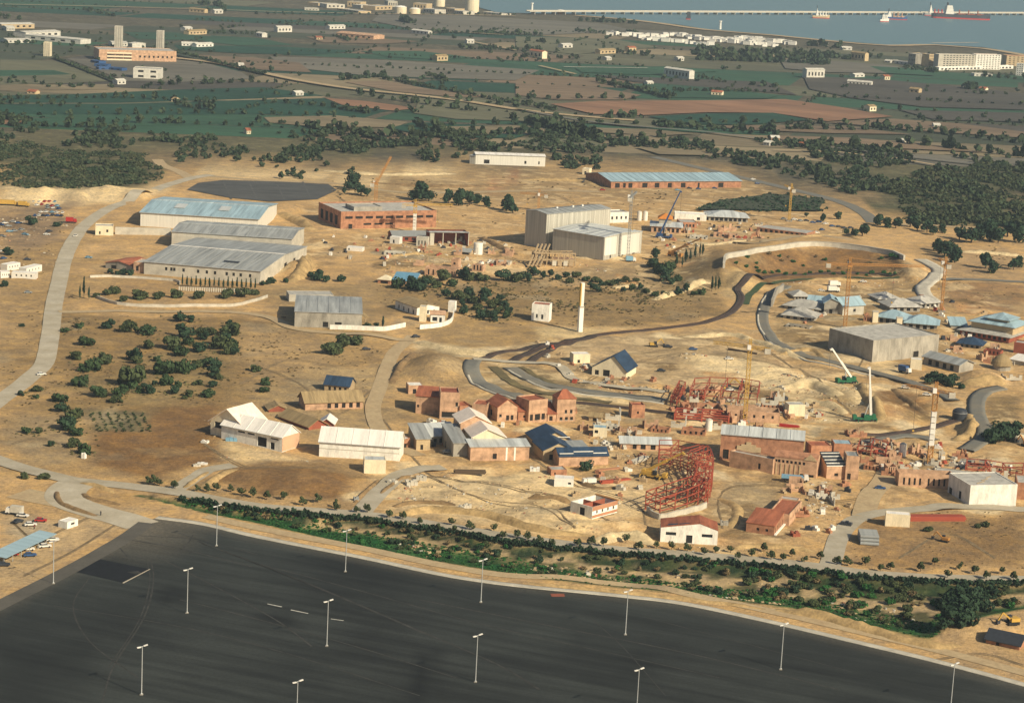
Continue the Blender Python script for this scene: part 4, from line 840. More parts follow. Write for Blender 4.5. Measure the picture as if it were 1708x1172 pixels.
low_wall('pale wall in front of the grey factory hall', [(150,463),(200,463),(290,469),(300,475)], 1.2, 0.4, 'concrete_light')
low_wall('white retaining wall crowning the curved earth bank', [(1207,447),(1211,432),(1230,428),(1280,419),(1340,411),(1400,413),(1480,424),(1508,434)], 3.0, 1.2, 'concrete_light', cap='kerb')
low_wall('low concrete wall curving down to the roofed village', [(1306,484),(1294,494),(1287,512)], 4.0, 1.0, 'concrete')
# fence of slats under the cypresses
a,rz,L = frame((298,484),(428,489)); e = empty('slat_fence',a,rz,'pale slatted fence behind the row of cypresses','fence')
for i in range(34): link('slat', unit_box('concrete_light'), e, (L*i/34, 0, -0.2), 0, (L/34*0.55,0.15,2.3))
link('rail', unit_box('concrete_light'), e, (0,0.16,1.7), 0, (L,0.1,0.2))
# --- tower house and concrete shaft by the track
bld('white_house','white cube house with two small windows and a red roof edge by the track',(886,534),(915,537),8,26,'render_white','flat',0,'roof_tile',[('F',0.25,0.36,0.18,0.42),('F',0.55,0.68,0.12,0.42)],cat='house',pane='glass_dark',parapet=0.4)
p = P(967,553); o = empty('shaft_tower',p,R(20),'slim white tower with a yellow edge standing by the railway track','tower')
hh = hz(967,553,80); link('lower_shaft', unit_box('render_white'), o, (-1.1,-1.1,-0.5),0,(2.3,2.3,hh*0.5+0.5)); link('collar', unit_box('concrete'), o, (-1.3,-1.3,hh*0.5),0,(2.7,2.7,0.6))
link('upper_shaft', unit_box('render_white'), o, (-1.0,-1.0,hh*0.5+0.6),0,(2.0,2.0,hh*0.5-0.6)); link('edge_strip', unit_box('paint_yellow'), o, (-1.16,-1.06,hh*0.5+0.8),0,(0.6,2.0,hh*0.5-0.9))
# --- western town row of brick houses
bld('shed','small pale flat roofed shed behind the brick row',(681,657),(705,656),7,14,'brick_pale','flat',0,'render_white',[('F',0.3,0.55,0.0,0.6)],cat='shed',parapet=0.1)
bld('brick_house','plain brick house at the end of the brick row with a small low window',(693,689),(732,692),12,29,'brick_pale','shed',1.6,'roof_tile',[('F',0.05,0.14,0.35,0.5),('L',0.4,0.55,0.5,0.7)],cat='house')
bld('brick_house','tall brick house with a red top edge and wide ground floor opening',(733,698),(765,698),11,42,'brick_pale','flat',0,'brick_red',[('F',0.1,0.9,0.06,0.28),('F',0.8,0.93,0.5,0.66)],cat='house',sill='concrete_light')
bld('brick_house','low brick front without windows in the brick row',(766,699),(786,699),9,20,'brick','flat',0,'roof_tile',[('F',0.35,0.6,0.75,0.9)],cat='house')
bld('brick_house','low brick house with three ground floor windows in the brick row',(787,701),(811,701),10,26,'brick_pale','flat',0,'roof_tile',row('F',3,0.06,0.96,0.5,0.12,0.45),cat='house',sill='concrete_light')
bld('brick_house','brick house with a steep front gable and red tiled roof',(829,703),(862,702),11,24,'brick_pale','gy',3.2,'roof_tile',[('F',0.1,0.22,0.3,0.5),('F',0.45,0.6,0.05,0.4),('F',0.68,0.82,0.05,0.4),('L',0.3,0.5,0.2,0.6)],cat='house',sill='concrete_light')
bld('brick_house','narrow low brick house with a red lean to roof between two taller ones',(864,701),(879,702),10,15,'brick','shed',2.6,'roof_tile',[('F',0.55,0.9,0.3,0.55)],cat='house')
bld('brick_house','square fronted brick house with three large ground floor openings',(881,704),(912,703),10,34,'brick_pale','flat',0,'roof_tile',[('F',0.08,0.24,0.06,0.36),('F',0.34,0.62,0.06,0.36),('F',0.7,0.88,0.06,0.36)],cat='house')
bld('brick_house','low red roofed link building between the square front and the brick tower',(913,703),(927,703),9,13,'brick_pale','shed',3.0,'roof_tile',[('F',0.2,0.6,0.1,0.7)],cat='house')
bld('brick_house','brick tower house with a red pyramid roof and four small windows',(928,703),(959,702),7,37,'brick_pale','hip',3.4,'roof_tile',[('F',0.42,0.55,0.36,0.52),('F',0.7,0.84,0.36,0.52)]+row('F',3,0.1,0.95,0.55,0.06,0.2),cat='house',sill='concrete_light',over=0.25)
bld('hut','low brown timber hut in front of the brick tower house',(982,702),(1003,703),5,8,'timber','gx',1.2,'roof_tan',[('F',0.3,0.6,0,0.7)],cat='hut')
# --- gabled hall complex
e,L,h = bld('gabled_hall','brick hall with two stepped pink gable roofs and grey lean to wings',(784,768),(882,767),8,23,'brick_pale','shed',1.0,'roof_light',[('F',0.38,0.45,0.1,0.5)],cat='hall')
for x in (0.6,0.74): link('pilaster', unit_box('render_white'), e, (L*x,-0.09,0), 0, (0.7,0.09,h))
block(e,2.5,8.1,0,13.5,15,h*1.35,'render_cream','gy',3.2,'roof_pink',[],ridge_at=0.45,over=0.7)
block(e,0.5,23.2,0,12.5,14,h*1.75,'brick_pale','gy',3.0,'roof_pink',[('F',0.55,0.8,0.8,0.98)],ridge_at=0.5,over=0.7)
block(e,-6,5,0,5.9,24,h*1.05,'concrete','shed',2.0,'roof_grey',[('L',0.3,0.4,0,0.5)],over=0.4)
bld('shed','small shed with a sloping blue grey roof and tan front',(694,751),(717,750),16,19,'render_tan','shed',2.4,'roof_grey',[('F',0.3,0.5,0.05,0.5)],cat='shed')
bld('shed','wide low shed with a pale ribbed roof between two taller sheds',(716,741),(764,739),9,13,'concrete','shed',3.0,'roof_light',row('F',4,0.1,0.9,0.6,0.1,0.7),cat='shed')
# --- white barns
e,L,h = bld('barn','white walled barn with a pale roof and a taller cross gable',(369,731),(470,754),11.5,23,'render_white','gx',4.0,'roof_white',[('F',0.27,0.39,0.72,0.84),('F',0.43,0.55,0.72,0.84),('F',0.6,0.75,0.05,0.72),('F',0.81,0.88,0.0,0.5),('F',0.81,0.94,0.72,0.82),('R',0.42,0.5,0.05,0.4)],cat='barn',over=0.5)
link('brick_gable', unit_box('brick_pale'), e, (L+0.003,0.02,0.0), 0, (0.12,11.4,h))
block(e,-7.5,2.2,0,17.5,15,h*1.05,'render_cream','gy',6.0,'roof_pink',[('F',0.12,0.36,0.55,0.97)],over=0.9)
e,L,h = bld('barn','long white windowless barn with a sloping white roof',(532,761),(666,769),13,25,'render_white','gx',4.6,'roof_white',[],cat='barn',over=0.5)
link('drip_course', unit_box('concrete_light'), e, (0,-0.12,h*0.55), 0, (L,0.12,0.25))
bld('annex','cream box annex in front of the long white barn',(607,789),(643,790),7,22,'render_cream','flat',0,'roof_light',[],cat='annex',parapet=0.15)
bld('annex','little brick annex with a white roof at the end of the long white barn',(669,748),(684,746),7,15,'brick','flat',0,'roof_white',[('F',0.3,0.6,0.0,0.5)],cat='annex',parapet=0.15)
bld('farm_shed','long shed with an ochre roof over low brick walls behind the barns',(509,684),(605,681),11,13,'brick_pale','gx',3.4,'roof_tan',row('F',5,0.35,0.98,0.5,0.15,0.75),cat='shed',over=0.7)
bld('farm_shed','low ochre roofed shed slanting between the two white barns',(466,698),(515,717),9,5,'brick_red','gx',2.6,'roof_tan',[],cat='shed',over=0.8)
bld('pavilion','small pavilion with a white roof and red brick gable',(533,711),(556,713),9,6,'brick_red','gy',2.0,'roof_white',[('F',0.3,0.7,0,0.7)],cat='pavilion',over=0.7)
bld('pavilion','tiny red brick shelter with an ochre roof behind the low slanting shed',(448,687),(480,686),8,4,'brick_red','gy',1.8,'roof_tan',[],cat='pavilion',over=0.5)
bld('hut','hut with a black sloping roof on timber walls in the open field',(541,651),(582,654),9,11,'timber','gx',3.0,'roof_slate',row('F',4,0.1,0.95,0.5,0.1,0.7),cat='hut',over=0.6)
# --- station with slate roofs
e,L,h = bld('station','brick station with dark slate gables and white parapet trim',(932,778),(1014,775),9,17,'brick_pale','gx',2.4,'roof_slate',[],cat='station',over=0.4)
for a,b,z in ((0.0,0.28,0),(0.28,0.68,0.7),(0.68,0.96,0)): link('parapet', unit_box('roof_slate'), e, (L*a,-0.3,h+z-0.2), 0, (L*(b-a)-0.02,0.3,1.3)); link('parapet_trim', unit_box('render_white'), e, (L*a,-0.4,h+z+1.1), 0, (L*(b-a)-0.02,0.5,0.25))
block(e,-4,9.2,0,13,15,h*1.05,'render_tan','gy',3.0,'roof_slate',[('F',0.2,0.5,0.1,0.6)],over=0.6)
block(e,9.2,9.2,0,7,13,h*0.9,'concrete','shed',1.0,'roof_grey',[],over=0.3)
e,L,h = bld('station','smaller slate roofed hall behind the station, with a white front trim',(893,745),(952,742),14,10,'render_tan','gy',3.6,'roof_slate',row('F',5,0.05,0.95,0.6,0.1,0.75),cat='station',over=0.7,ridge_at=0.55)
link('front_trim', unit_box('render_white'), e, (L*0.45,-0.72,h+1.4), 0, (L*0.5,0.2,0.3))
# --- blue roof house by the channel
bld('station_house','tan gabled house with a deep blue roof slope and white ground floor',(987,625),(1044,632),17,13,'render_cream','gy',6.5,'roof_slate',[('F',0.08,0.2,0.1,0.7),('F',0.32,0.52,0.03,0.85)],cat='house',ridge_at=0.62,over=0.7)
bld('cabin','cream box cabin beside the blue roofed gabled house',(956,606),(984,605),6,15,'render_cream','flat',0,'roof_white',[('F',0.25,0.4,0.05,0.4)],cat='cabin',parapet=0.1)
bld('brick_kiosk','small square brick building with a red roof beside the track',(1053,697),(1075,697),6,20,'brick','flat',0,'brick_red',[('F',0.4,0.55,0.35,0.55)],cat='building')
bld('long_shed','long low shed with a pale grey roof and brick ends beside the red steel frame',(1035,748),(1118,753),8,10,'brick_pale','gx',1.8,'roof_light',[('F',0.24,0.32,0,0.8),('F',0.4,0.5,0,0.8),('F',0.6,0.7,0,0.8)],cat='shed',over=0.7)
bld('site_cabin','small white and tan site cabins beside the slate roofed station',(989,728),(1012,729),6,15,'render_cream','flat',0,'roof_blue',[('F',0.1,0.35,0.4,0.75)],cat='cabin',parapet=0.1)
bld('caravan_cabin','white long cabin with one window on the bare yard',(924,811),(956,812),5,14,'paint_white','flat',0,'roof_white',[('F',0.72,0.88,0.35,0.6)],cat='cabin',parapet=0.08)
bld('brick_kiosk','low pink brick hut behind the white long cabin',(919,793),(945,794),6,9,'brick','flat',0,'roof_slab',[('F',0.2,0.3,0.1,0.6)],cat='hut',parapet=0.2)
# --- roofless brick buildings near the ditch road
e,L,h = bld('brick_shell','roofless shell with a white gable wall and a red brick side with square windows',(951,853),(987,866),15,17,'render_white','flat',0,'roof_slab',[('F',0.42,0.66,0.0,0.75)]+row('R',4,0.08,0.95,0.28,0.3,0.6),cat='brick shell',open_top=True,parapet=0.1)
link('brick_side', unit_box('brick'), e, (L+0.003,0.1,-0.2), 0, (0.1,14.8,h*0.26)); link('brick_side', unit_box('brick'), e, (L+0.003,0.1,h*0.63), 0, (0.1,14.8,h*0.42))
link('roof_edge', unit_box('paint_orange'), e, (-0.3,14.4,h), 0, (L+0.6,1.2,0.4)); link('partition', unit_box('brick_red'), e, (L*0.45,0.6,0.4), 0, (0.3,13.6,h-0.5)); link('partition', unit_box('brick_red'), e, (0.5,7,0.4), 0, (L-1,0.3,h-0.6))
e,L,h = bld('white_gable_house','white building with a red slab roof and two long dark windows by the ditch',(1101,903),(1196,909),11,24,'render_white','gy',2.2,'roof_tile',[('F',0.09,0.27,0.5,0.72),('F',0.45,0.56,0.02,0.58),('F',0.72,0.91,0.5,0.72)],cat='building',ridge_at=0.68,over=0.1,pane='glass_dark')
link('end_wall', unit_box('brick_pale'), e, (L+0.003,0.05,0), 0, (0.12,10.9,h))
for i in range(3): MB().bar((L*(0.12+0.2*i),1,h+0.95+0.42*i),(L*(0.30+0.2*i),1.4,h+1.35+0.5*i),0.5,0.3).build('roof_batten','roof_slate',e)
e,L,h = bld('brick_wing','long low brick building with red roof slabs and a brick wing behind',(1244,886),(1291,893),16,15,'brick','shed',1.6,'roof_tile',[('F',0.36,0.46,0.3,0.6),('F',0.68,0.78,0.3,0.6)]+row('R',5,0.04,0.96,0.4,0.1,0.75),cat='building',over=0.2,pane='void_shade')
link('plinth', unit_box('render_white'), e, (L+0.003,0,0.0), 0, (0.7,16.2,0.5))
block(e,4.5,16.2,0,8,22,h*1.05,'brick_pale','flat',0,'roof_tile',row('R',5,0.06,0.95,0.3,0.3,0.65),parapet=0.5)
block(e,3.2,38.3,0,7,8,h*0.8,'brick_pale','flat',0,'roof_slab',[],parapet=0.3)
# --- great brick hall with decorated fronts
e,L,h = bld('brick_hall','great brick hall with a pale grey roof and dark doorway in its end bay',(1200,766),(1338,779),16,42,'brick','gx',2.2,'roof_light',[('F',0.035,0.105,0.05,0.42)]+row('R',3,0.1,0.9,0.4,0.4,0.7),cat='hall',over=0.3)
a = MB()
for x0,x1,z in ((0.20,0.25,0.62),(0.25,0.31,0.68),(0.31,0.37,0.78),(0.37,0.43,0.68),(0.43,0.49,0.6)): a.box(L*x0,L*x1,-0.5,-0.05,h*0.40,h*z)
a.build('parapet','render_tan',e)
bld('brick_facade','low brick front range with a crenellated top before the great brick hall',(1216,778),(1288,791),4.5,24,'brick_pale','flat',0,'roof_slab',[('F',0.66,0.72,0.25,0.65)]+row('F',14,0.02,0.98,0.35,0.97,1.02)[:0],cat='building',parapet=0.6)
e,L,h = bld('brick_facade','brick front with a row of pilasters, dark upper windows and a small gable',(1290,790),(1361,797),9,29,'brick_pale','gx',1.8,'brick',[('F',0.02,0.07,0.72,0.86)]+row('F',7,0.06,0.74,0.62,0.70,0.86)+[('F',0.60,0.70,0.06,0.2),('F',0.78,0.94,0.02,0.2)],cat='building',over=0.1)
for i in range(6): link('pilaster', unit_box('render_tan'), e, (L*(0.04+0.11*i),-0.22,0), 0, (0.5,0.22,h*0.66))
MB().slab([(L*0.7,-0.2,h),(L*1.0,-0.2,h),(L*0.85,-0.2,h+2.4)],0.02).build('gable_trim','render_white',e) if False else MB().add([(L*0.68,-0.25,h),(L*1.0,-0.25,h),(L*0.84,-0.25,h+2.6),(L*0.68,0,h),(L*1.0,0,h),(L*0.84,0,h+2.6)],[(0,1,2),(3,5,4),(0,2,5,3),(1,4,5,2)]).build('gable','render_tan',e)
e,L,h = bld('brick_block','small brick block with dark roof slats and a white lintel',(1378,797),(1409,799),9,20,'brick_pale','shed',3.4,'paint_dark',[('F',0.42,0.62,0.15,0.4)],cat='building',over=0.1)
for i in range(4): MB().bar((0,1.2+2.2*i,h+0.9+0.83*i),(L,1.2+2.2*i,h+0.9+0.83*i),0.35,0.3).build('roof_slat','render_white',e)
link('lintel', unit_box('render_white'), e, (-0.2,-0.3,h-0.1), 0, (L+0.4,0.5,0.35))
bld('brick_block','tall brick block with a grey blue roof and one doorway',(1409,801),(1431,800),9,40,'brick_pale','flat',0,'roof_grey',[('F',0.15,0.42,0.05,0.3)],cat='building',parapet=0.3)
bld('brick_block','brick block with a pale blue flat roof behind the dark slatted roof',(1390,760),(1420,761),8,20,'brick','flat',0,'roof_blue',[],cat='building',parapet=0.2)
bld('brick_block','plain brick block behind the small gabled brick front',(1352,764),(1386,765),8,20,'brick','flat',0,'roof_tile',[],cat='building',parapet=0.3)
# --- right-hand yard
bld('brick_arcade','roofless brick range with a row of tall narrow windows',(1498,810),(1589,819),7,21,'brick_pale','flat',0,'roof_slab',row('F',4,0.05,0.44,0.38,0.12,0.68)+row('F',5,0.5,0.98,0.36,0.12,0.68),cat='brick shell',open_top=True,parapet=0.2)
e,L,h = bld('white_hall','windowless white hall with a flat grey roof, dark doors on its shaded side',(1616,843),(1694,844),19,33,'render_white','flat',0,'roof_slab',[('L',0.05,0.2,0.02,0.35),('L',0.5,0.62,0.05,0.45)],cat='hall',parapet=0.25)
for i in range(3): MB().bar((4+i*4,3+i*4,h+0.1),(9+i*3,6+i*3.5,h+0.1),0.4,0.2).build('roof_plank','timber',e)
bld('flat_shed','low shed with a cluttered grey flat roof behind the white hall',(1556,800),(1640,808),12,9,'concrete','flat',0,'roof_slab',[('F',0.3,0.4,0,0.7)],cat='shed',parapet=0.3)
bld('brick_block','brick building with a bright orange wall beside the white hall',(1694,832),(1722,834),14,26,'brick','flat',0,'roof_slab',[],cat='building')
bld('container','cream site container beside the curved road',(1476,877),(1517,879),4.5,21,'render_cream','flat',0,'roof_white',[],cat='container',parapet=0.05)
e,L,h = bld('site_hut','site hut with a dark roof half hidden behind the tall dark trees',(1644,1072),(1700,1084),8,8,'brick','gx',2.2,'paint_dark',[('F',0.3,0.4,0,0.7)],cat='hut',over=0.6)
# --- grey concrete hall and roofed village
e,L,h = bld('concrete_hall','huge windowless concrete hall with a flat grey roof in the roofed village',(1381,581),(1454,604),46,32,'concrete','flat',0,'roof_slab',[('R',0.62,0.7,0.0,0.3)],cat='hall',parapet=0.5)
for k in range(6): link('panel_joint', unit_box('concrete_light'), e, (L+0.002, 46*(k+0.5)/6, 0), 0, (0.06,0.25,h))
for px_,py_,hh_ in ((1459,537,17),(1499,546,16)):
    p = P(px_,py_); o = empty('chimney_block',p,0,'white square chimney block behind the concrete hall','chimney','white chimney blocks'); hm = hz(px_,py_,hh_)
    link('stack', unit_box('render_cream'), o, (-1.5,-1.5,-0.5),0,(3,3,hm+0.5)); link('cap', unit_box('concrete_light'), o, (-1.7,-1.7,hm),0,(3.4,3.4,0.3))
bld('grey_house','long grey house with a wide sloping roof beside the cream box',(1540,607),(1599,622),11,13,'concrete','gx',2.0,'roof_grey',row('F',4,0.08,0.9,0.5,0.1,0.75),cat='house',over=0.9)
bld('container','cream box beside the long grey house',(1518,615),(1537,618),5,16,'render_cream','flat',0,'roof_white',[],cat='container',parapet=0.05)
bld('village_house','grey gabled house with a pale blue roof and one dark doorway',(1374,523),(1405,525),14,18,'concrete','gy',2.6,'roof_blue',[('F',0.28,0.45,0.05,0.45)],cat='house',ridge_at=0.35,over=0.7)
bld('village_house','wing with a sky blue roof joined behind the grey gabled house',(1346,512),(1376,517),14,8,'concrete','gx',3.0,'roof_blue',[('F',0.2,0.4,0,0.7)],cat='house',over=0.8)
bld('village_house','long wing with a pale blue roof beside the orange crane mast',(1405,526),(1440,525),12,16,'concrete_light','gx',3.6,'roof_blue',[('F',0.5,0.62,0.3,0.6)],cat='house',over=0.8)
for lab,A,B,D,hp,rm,rise in [
 ('pavilion with a broad stone grey hipped roof, the upper of two beside the channel wall',(1308,514),(1366,521),14,5,'roof_slab',3.4),
 ('pavilion with a broad stone grey hipped roof, the lower of two beside the channel wall',(1306,530),(1358,535),14,5,'roof_slab',3.6),
 ('small pavilion with a grey hipped roof behind the sky blue roofed wing',(1325,499),(1348,501),11,5,'roof_slab',2.6),
 ('wide pavilion with a pale blue hipped roof behind the concrete hall',(1462,537),(1508,546),14,9,'roof_blue',3.6),
 ('second pale blue hipped pavilion touching the wide one behind the concrete hall',(1510,547),(1563,548),15,9,'roof_blue',3.8),
 ('grey hipped pavilion near the pale winding channel',(1485,519),(1534,520),15,7,'roof_slab',3.6),
 ('small grey hipped pavilion beside the pale winding channel',(1535,514),(1567,512),13,7,'roof_slab',3.2),
 ('grey hipped pavilion standing behind the pale blue ones',(1466,505),(1500,506),13,6,'roof_slab',3.2),
 ('pavilion with a dark slate hipped roof on pale walls',(1598,578),(1636,581),11,6,'roof_slate',3.0)]:
    bld('pavilion',lab,A,B,D,hp,'concrete','hip',rise,rm,row('F',4,0.05,0.95,0.55,0.05,0.8),cat='pavilion',over=1.3)
e,L,h = bld('pagoda_hall','large tiered hall with pale blue upper roofs over a stone grey lower roof',(1601,557),(1682,573),30,7,'brick_red','hip',3.0,'roof_slab',row('F',9,0.03,0.97,0.6,0.05,0.8),cat='hall',over=1.5)
block(e,4,5,h+1.2,L*0.85,20,3.6,'render_tan','hip',3.6,'roof_blue',[],over=1.6)
block(e,L*0.42,8,h+5.6,L*0.42,12,2.0,'render_tan','hip',2.8,'roof_blue',[],over=1.6)
bld('pavilion','small pavilion with a white blue lean to roof at the end of the tiered hall',(1586,547),(1612,549),9,5,'concrete','shed',2.6,'roof_blue',[],cat='pavilion',over=0.7)
p = P(1670,616); o = empty('round_hut',p,0,'round hut with a tall brown thatched roof','hut')
MB().lathe([(4.6,-0.4),(4.6,3.2)],20).build('wall','concrete',o); MB().lathe([(5.6,2.6),(4.9,4.6),(3.2,6.6),(1.4,7.8),(0.2,8.3)],20).build('thatched_roof','roof_tan',o)
bld('shed','pale roofed shed beside the round thatched hut',(1684,606),(1720,612),9,7,'concrete_light','shed',1.5,'roof_white',[],cat='shed')
bld('shed','reddish brick shed with a tall red frame near the round thatched hut',(1690,588),(1716,592),8,16,'brick_red','flat',0,'roof_slab',[],cat='shed')
bld('shed','small cream roofed shed beside the dark pond bushes',(1692,738),(1722,742),9,8,'concrete','flat',0,'render_cream',[],cat='shed')
p = P(1600,700); o = empty('round_tank',p,0,'dark round water tank beside the curved channel','tank')
MB().lathe([(3.3,-0.3),(3.4,3.6),(3.1,4.6),(2.0,5.3),(0.3,5.6)],22).build('shell','paint_dark',o); MB().lathe([(3.45,3.5),(3.45,3.75)],22).build('band','paint_grey',o)
p = P(1505,760); o = empty('silo',p,0,'short white silo near the white panelled crane mast','silo'); hh = hz(1505,760,20)
MB().lathe([(1.5,0),(1.5,hh)],16).build('shell','paint_white',o); MB().lathe([(1.55,hh),(0.3,hh+0.7)],16).build('lid','concrete_light',o)
p = P(1182,718); o = empty('silo',p,0,'white silo beside the red girder wall','silo'); hh = hz(1182,718,18)
MB().lathe([(1.5,0),(1.5,hh)],16).build('shell','paint_white',o); MB().lathe([(1.55,hh),(0.3,hh+0.7)],16).build('lid','concrete_light',o)
bld('site_cabin','cream flat roofed site cabin on the pale rubble near the great brick hall',(1315,692),(1342,694),6,17,'render_cream','flat',0,'roof_slab',[],cat='cabin',parapet=0.1)
# --- carport with parked cars, lower corner
a,rz,L = frame((8,943),(93,902)); e = empty('carport',a,rz,'long carport with a pale blue roof beside the dirt road','carport')
for i in range(7):
    for y in (0.3,5.2): link('post', unit_box('galvanised'), e, (L*i/6.05, y, -0.3), 0, (0.2,0.2,3.0))
nP = 9
for i in range(nP): link('roof_panel', unit_box('roof_blue'), e, (L*i/nP-0.3, -0.6, 2.7), 0, (L/nP-0.05,6.8,0.14)).rotation_euler = (0.05,0,0)
bld('kiosk','white kiosk with a dark hatch beside the dirt road to the car park',(112,882),(130,876),4,11,'render_white','flat',0,'roof_white',[('F',0.35,0.7,0.4,0.72)],cat='kiosk',parapet=0.1)
for A,B,lab in (((1,464),(17,463),'short white site cabin at the end of the cabin row by the car yard'),((19,464),(60,466),'long white site cabin in front row by the car yard'),((12,452),(34,449),'white site cabin standing behind the front row by the car yard'),((44,458),(70,452),'slanting white site cabin behind the front row by the car yard')):
    bld('site_cabin',lab,A,B,5,10,'paint_white','flat',0,'roof_white',row('F',4,0.1,0.9,0.3,0.4,0.7),cat='cabin',parapet=0.08,group='white cabins by the car yard')

# ------------------------------------------------------------------ red steel frames
def steel(label, outer, inner, hs, nlev, name='steel_frame', deck=None, cat='steel frame', w=0.42):
    a0 = P(*outer[0]); e = empty(name, a0, 0, label, cat)
    O = spline([P(*q)[:2] for q in outer], 6); I = spline([P(*q)[:2] for q in inner], 1.0)
    n = len(O); I = I[np.linspace(0, len(I)-1, n).astype(int)]; hh = np.interp(np.linspace(0,1,n), np.linspace(0,1,len(hs)), hs)
    V = lambda p, z: Vector((p[0]-a0[0], p[1]-a0[1], z + float(HT(*p)) - a0[2]))
    for i in range(n):
        for S in (O, I): MB().bar(V(S[i], -0.5), V(S[i], hh[i]), w).build('column','steel_red',e)
        for k in range(1, nlev+1):
            z = hh[i]*k/nlev; MB().bar(V(O[i], z), V(I[i], z), w*0.8).build('beam','steel_red',e)
            if i < n-1:
                z2 = hh[i+1]*k/nlev
                for S in (O, I): MB().bar(V(S[i], z), V(S[i+1], z2), w*0.8).build('beam','steel_red',e)
                if deck and k < nlev:
                    for q in range(3):
                        f = (q+0.5)/3; A = V(O[i]*(1-f)+I[i]*f, z+0.25); B = V(O[i+1]*(1-f)+I[i+1]*f, z2+0.25); MB().bar(A, A.lerp(B, 0.92), 0.5, 0.12).build('tread', 'render_tan' if (q+k+i) % 3 == 0 else 'steel_red', e)
        if i < n-1 and i % 2 == 0: MB().bar(V(O[i], 0), V(O[i+1], hh[i+1]*0.98), w*0.5).build('brace','steel_red',e)
    return e
steel('tall curved frame of dark red steel girders around the yellow crane', [(1098,765),(1130,768),(1165,778),(1186,803),(1184,830),(1175,845)], [(1098,782),(1126,784),(1150,795),(1160,810),(1158,828),(1152,838)], [8,9.5,11,11,10,9], 4, deck=True, w=0.34)
steel('long straight red steel frame over the low concrete footing', [(1076,850),(1110,842),(1145,832),(1174,824)], [(1100,862),(1128,856),(1155,848),(1180,838)], [7.2,8,8.6,9], 3)
low_wall('low white concrete footing wall under the red steel frame', [(1079,853),(1100,866),(1140,858),(1178,846)], 2.0, 0.6, 'concrete_light')
steel('low red steel frame with brick infill at the building site', [(1150,668),(1200,672),(1262,676)], [(1158,648),(1206,650),(1266,655)], [5,6,5.5], 2)
steel('long low red girder wall on the building site', [(1125,700),(1170,703),(1215,706)], [(1128,692),(1172,695),(1216,698)], [3.2,3.4,3.2], 3, w=0.7)
steel('slanting red steel frame beside the grey channel end', [(1118,676),(1132,655)], [(1128,680),(1142,658)], [4,6], 2)
steel('jumble of low red steel frames near the round tank channel', [(1430,757),(1452,760),(1476,764)], [(1434,745),(1456,747),(1480,750)], [3.6,4.2,3.4], 2)
steel('red steel frame behind the white hall', [(1610,788),(1650,792),(1705,797)], [(1612,778),(1652,782),(1706,786)], [3.4,3.8,3.6], 2)
bld('brick_shell','half built brick rooms with small windows at the foot of the yellow tower crane',(1212,700),(1300,707),10,17,'brick_pale','flat',0,'roof_slab',row('F',5,0.08,0.95,0.25,0.35,0.65),cat='brick shell',open_top=True,parapet=0)
bld('brick_shell','low half built brick rooms inside the red steel frame',(1140,690),(1205,694),12,10,'brick','flat',0,'roof_slab',row('F',5,0.05,0.95,0.3,0.2,0.7),cat='brick shell',open_top=True,parapet=0)
# stacks of steel and pipes
def stack(label, A, B, D, n, lev, m, cat, name, part, r=None, ends=None):
    a, rz, L = frame(A, B); e = empty(name, a, rz, label, cat)
    s = D/n
    for k in range(lev):
        for i in range(n-k):
            if r: o = MB().cyl_y(s*0.48, 0, L, 0, 0, 10).mesh(part, m) if (k,i)==(0,0) else o; q = link(part, o, e, (0, s*(i+0.5+k*0.5), s*0.48+k*s*0.84), -math.pi/2)
            else: link(part, unit_box(m), e, (0.15*((i*7+k*3) % 5)-0.3, s*i, k*0.62), 0, (L, s*0.8, 0.55))
    return e
stack('stack of long red steel girders beside the cream site container',(1518,869),(1611,869),7,5,3,'steel_red','girder stack','girder_stack','girder')
stack('bundle of grey and dark pipes beside the curved road',(1435,909),(1466,911),12,9,3,'paint_grey','pipe stack','pipe_stack','pipe',r=True)
stack('dark red girders lying on the yard beside the white long cabin',(1004,807),(1052,800),3,3,2,'steel_red','girder stack','girder_stack','girder')
stack('red girders lying behind the great brick hall',(1300,711),(1332,713),3,3,2,'paint_red','girder stack','girder_stack','girder')
stack('thin red girders lying below the slate roofed station',(996,786),(1036,783),1.6,2,1,'brick','girder stack','girder_stack','girder')
stack('grey concrete beams stacked beside the curved red frame',(1060,774),(1082,766),4,4,2,'concrete_light','beam stack','beam_stack','concrete_beam')
stack('row of upright timber bundles below the gabled hall',(758,790),(810,796),2.5,3,3,'bark','timber stack','timber_stack','timber_beam')
stack('long stack of brown timbers beside the yellow tower crane jib',(1214,584),(1262,591),2,3,2,'bark','timber stack','timber_stack','timber_beam')
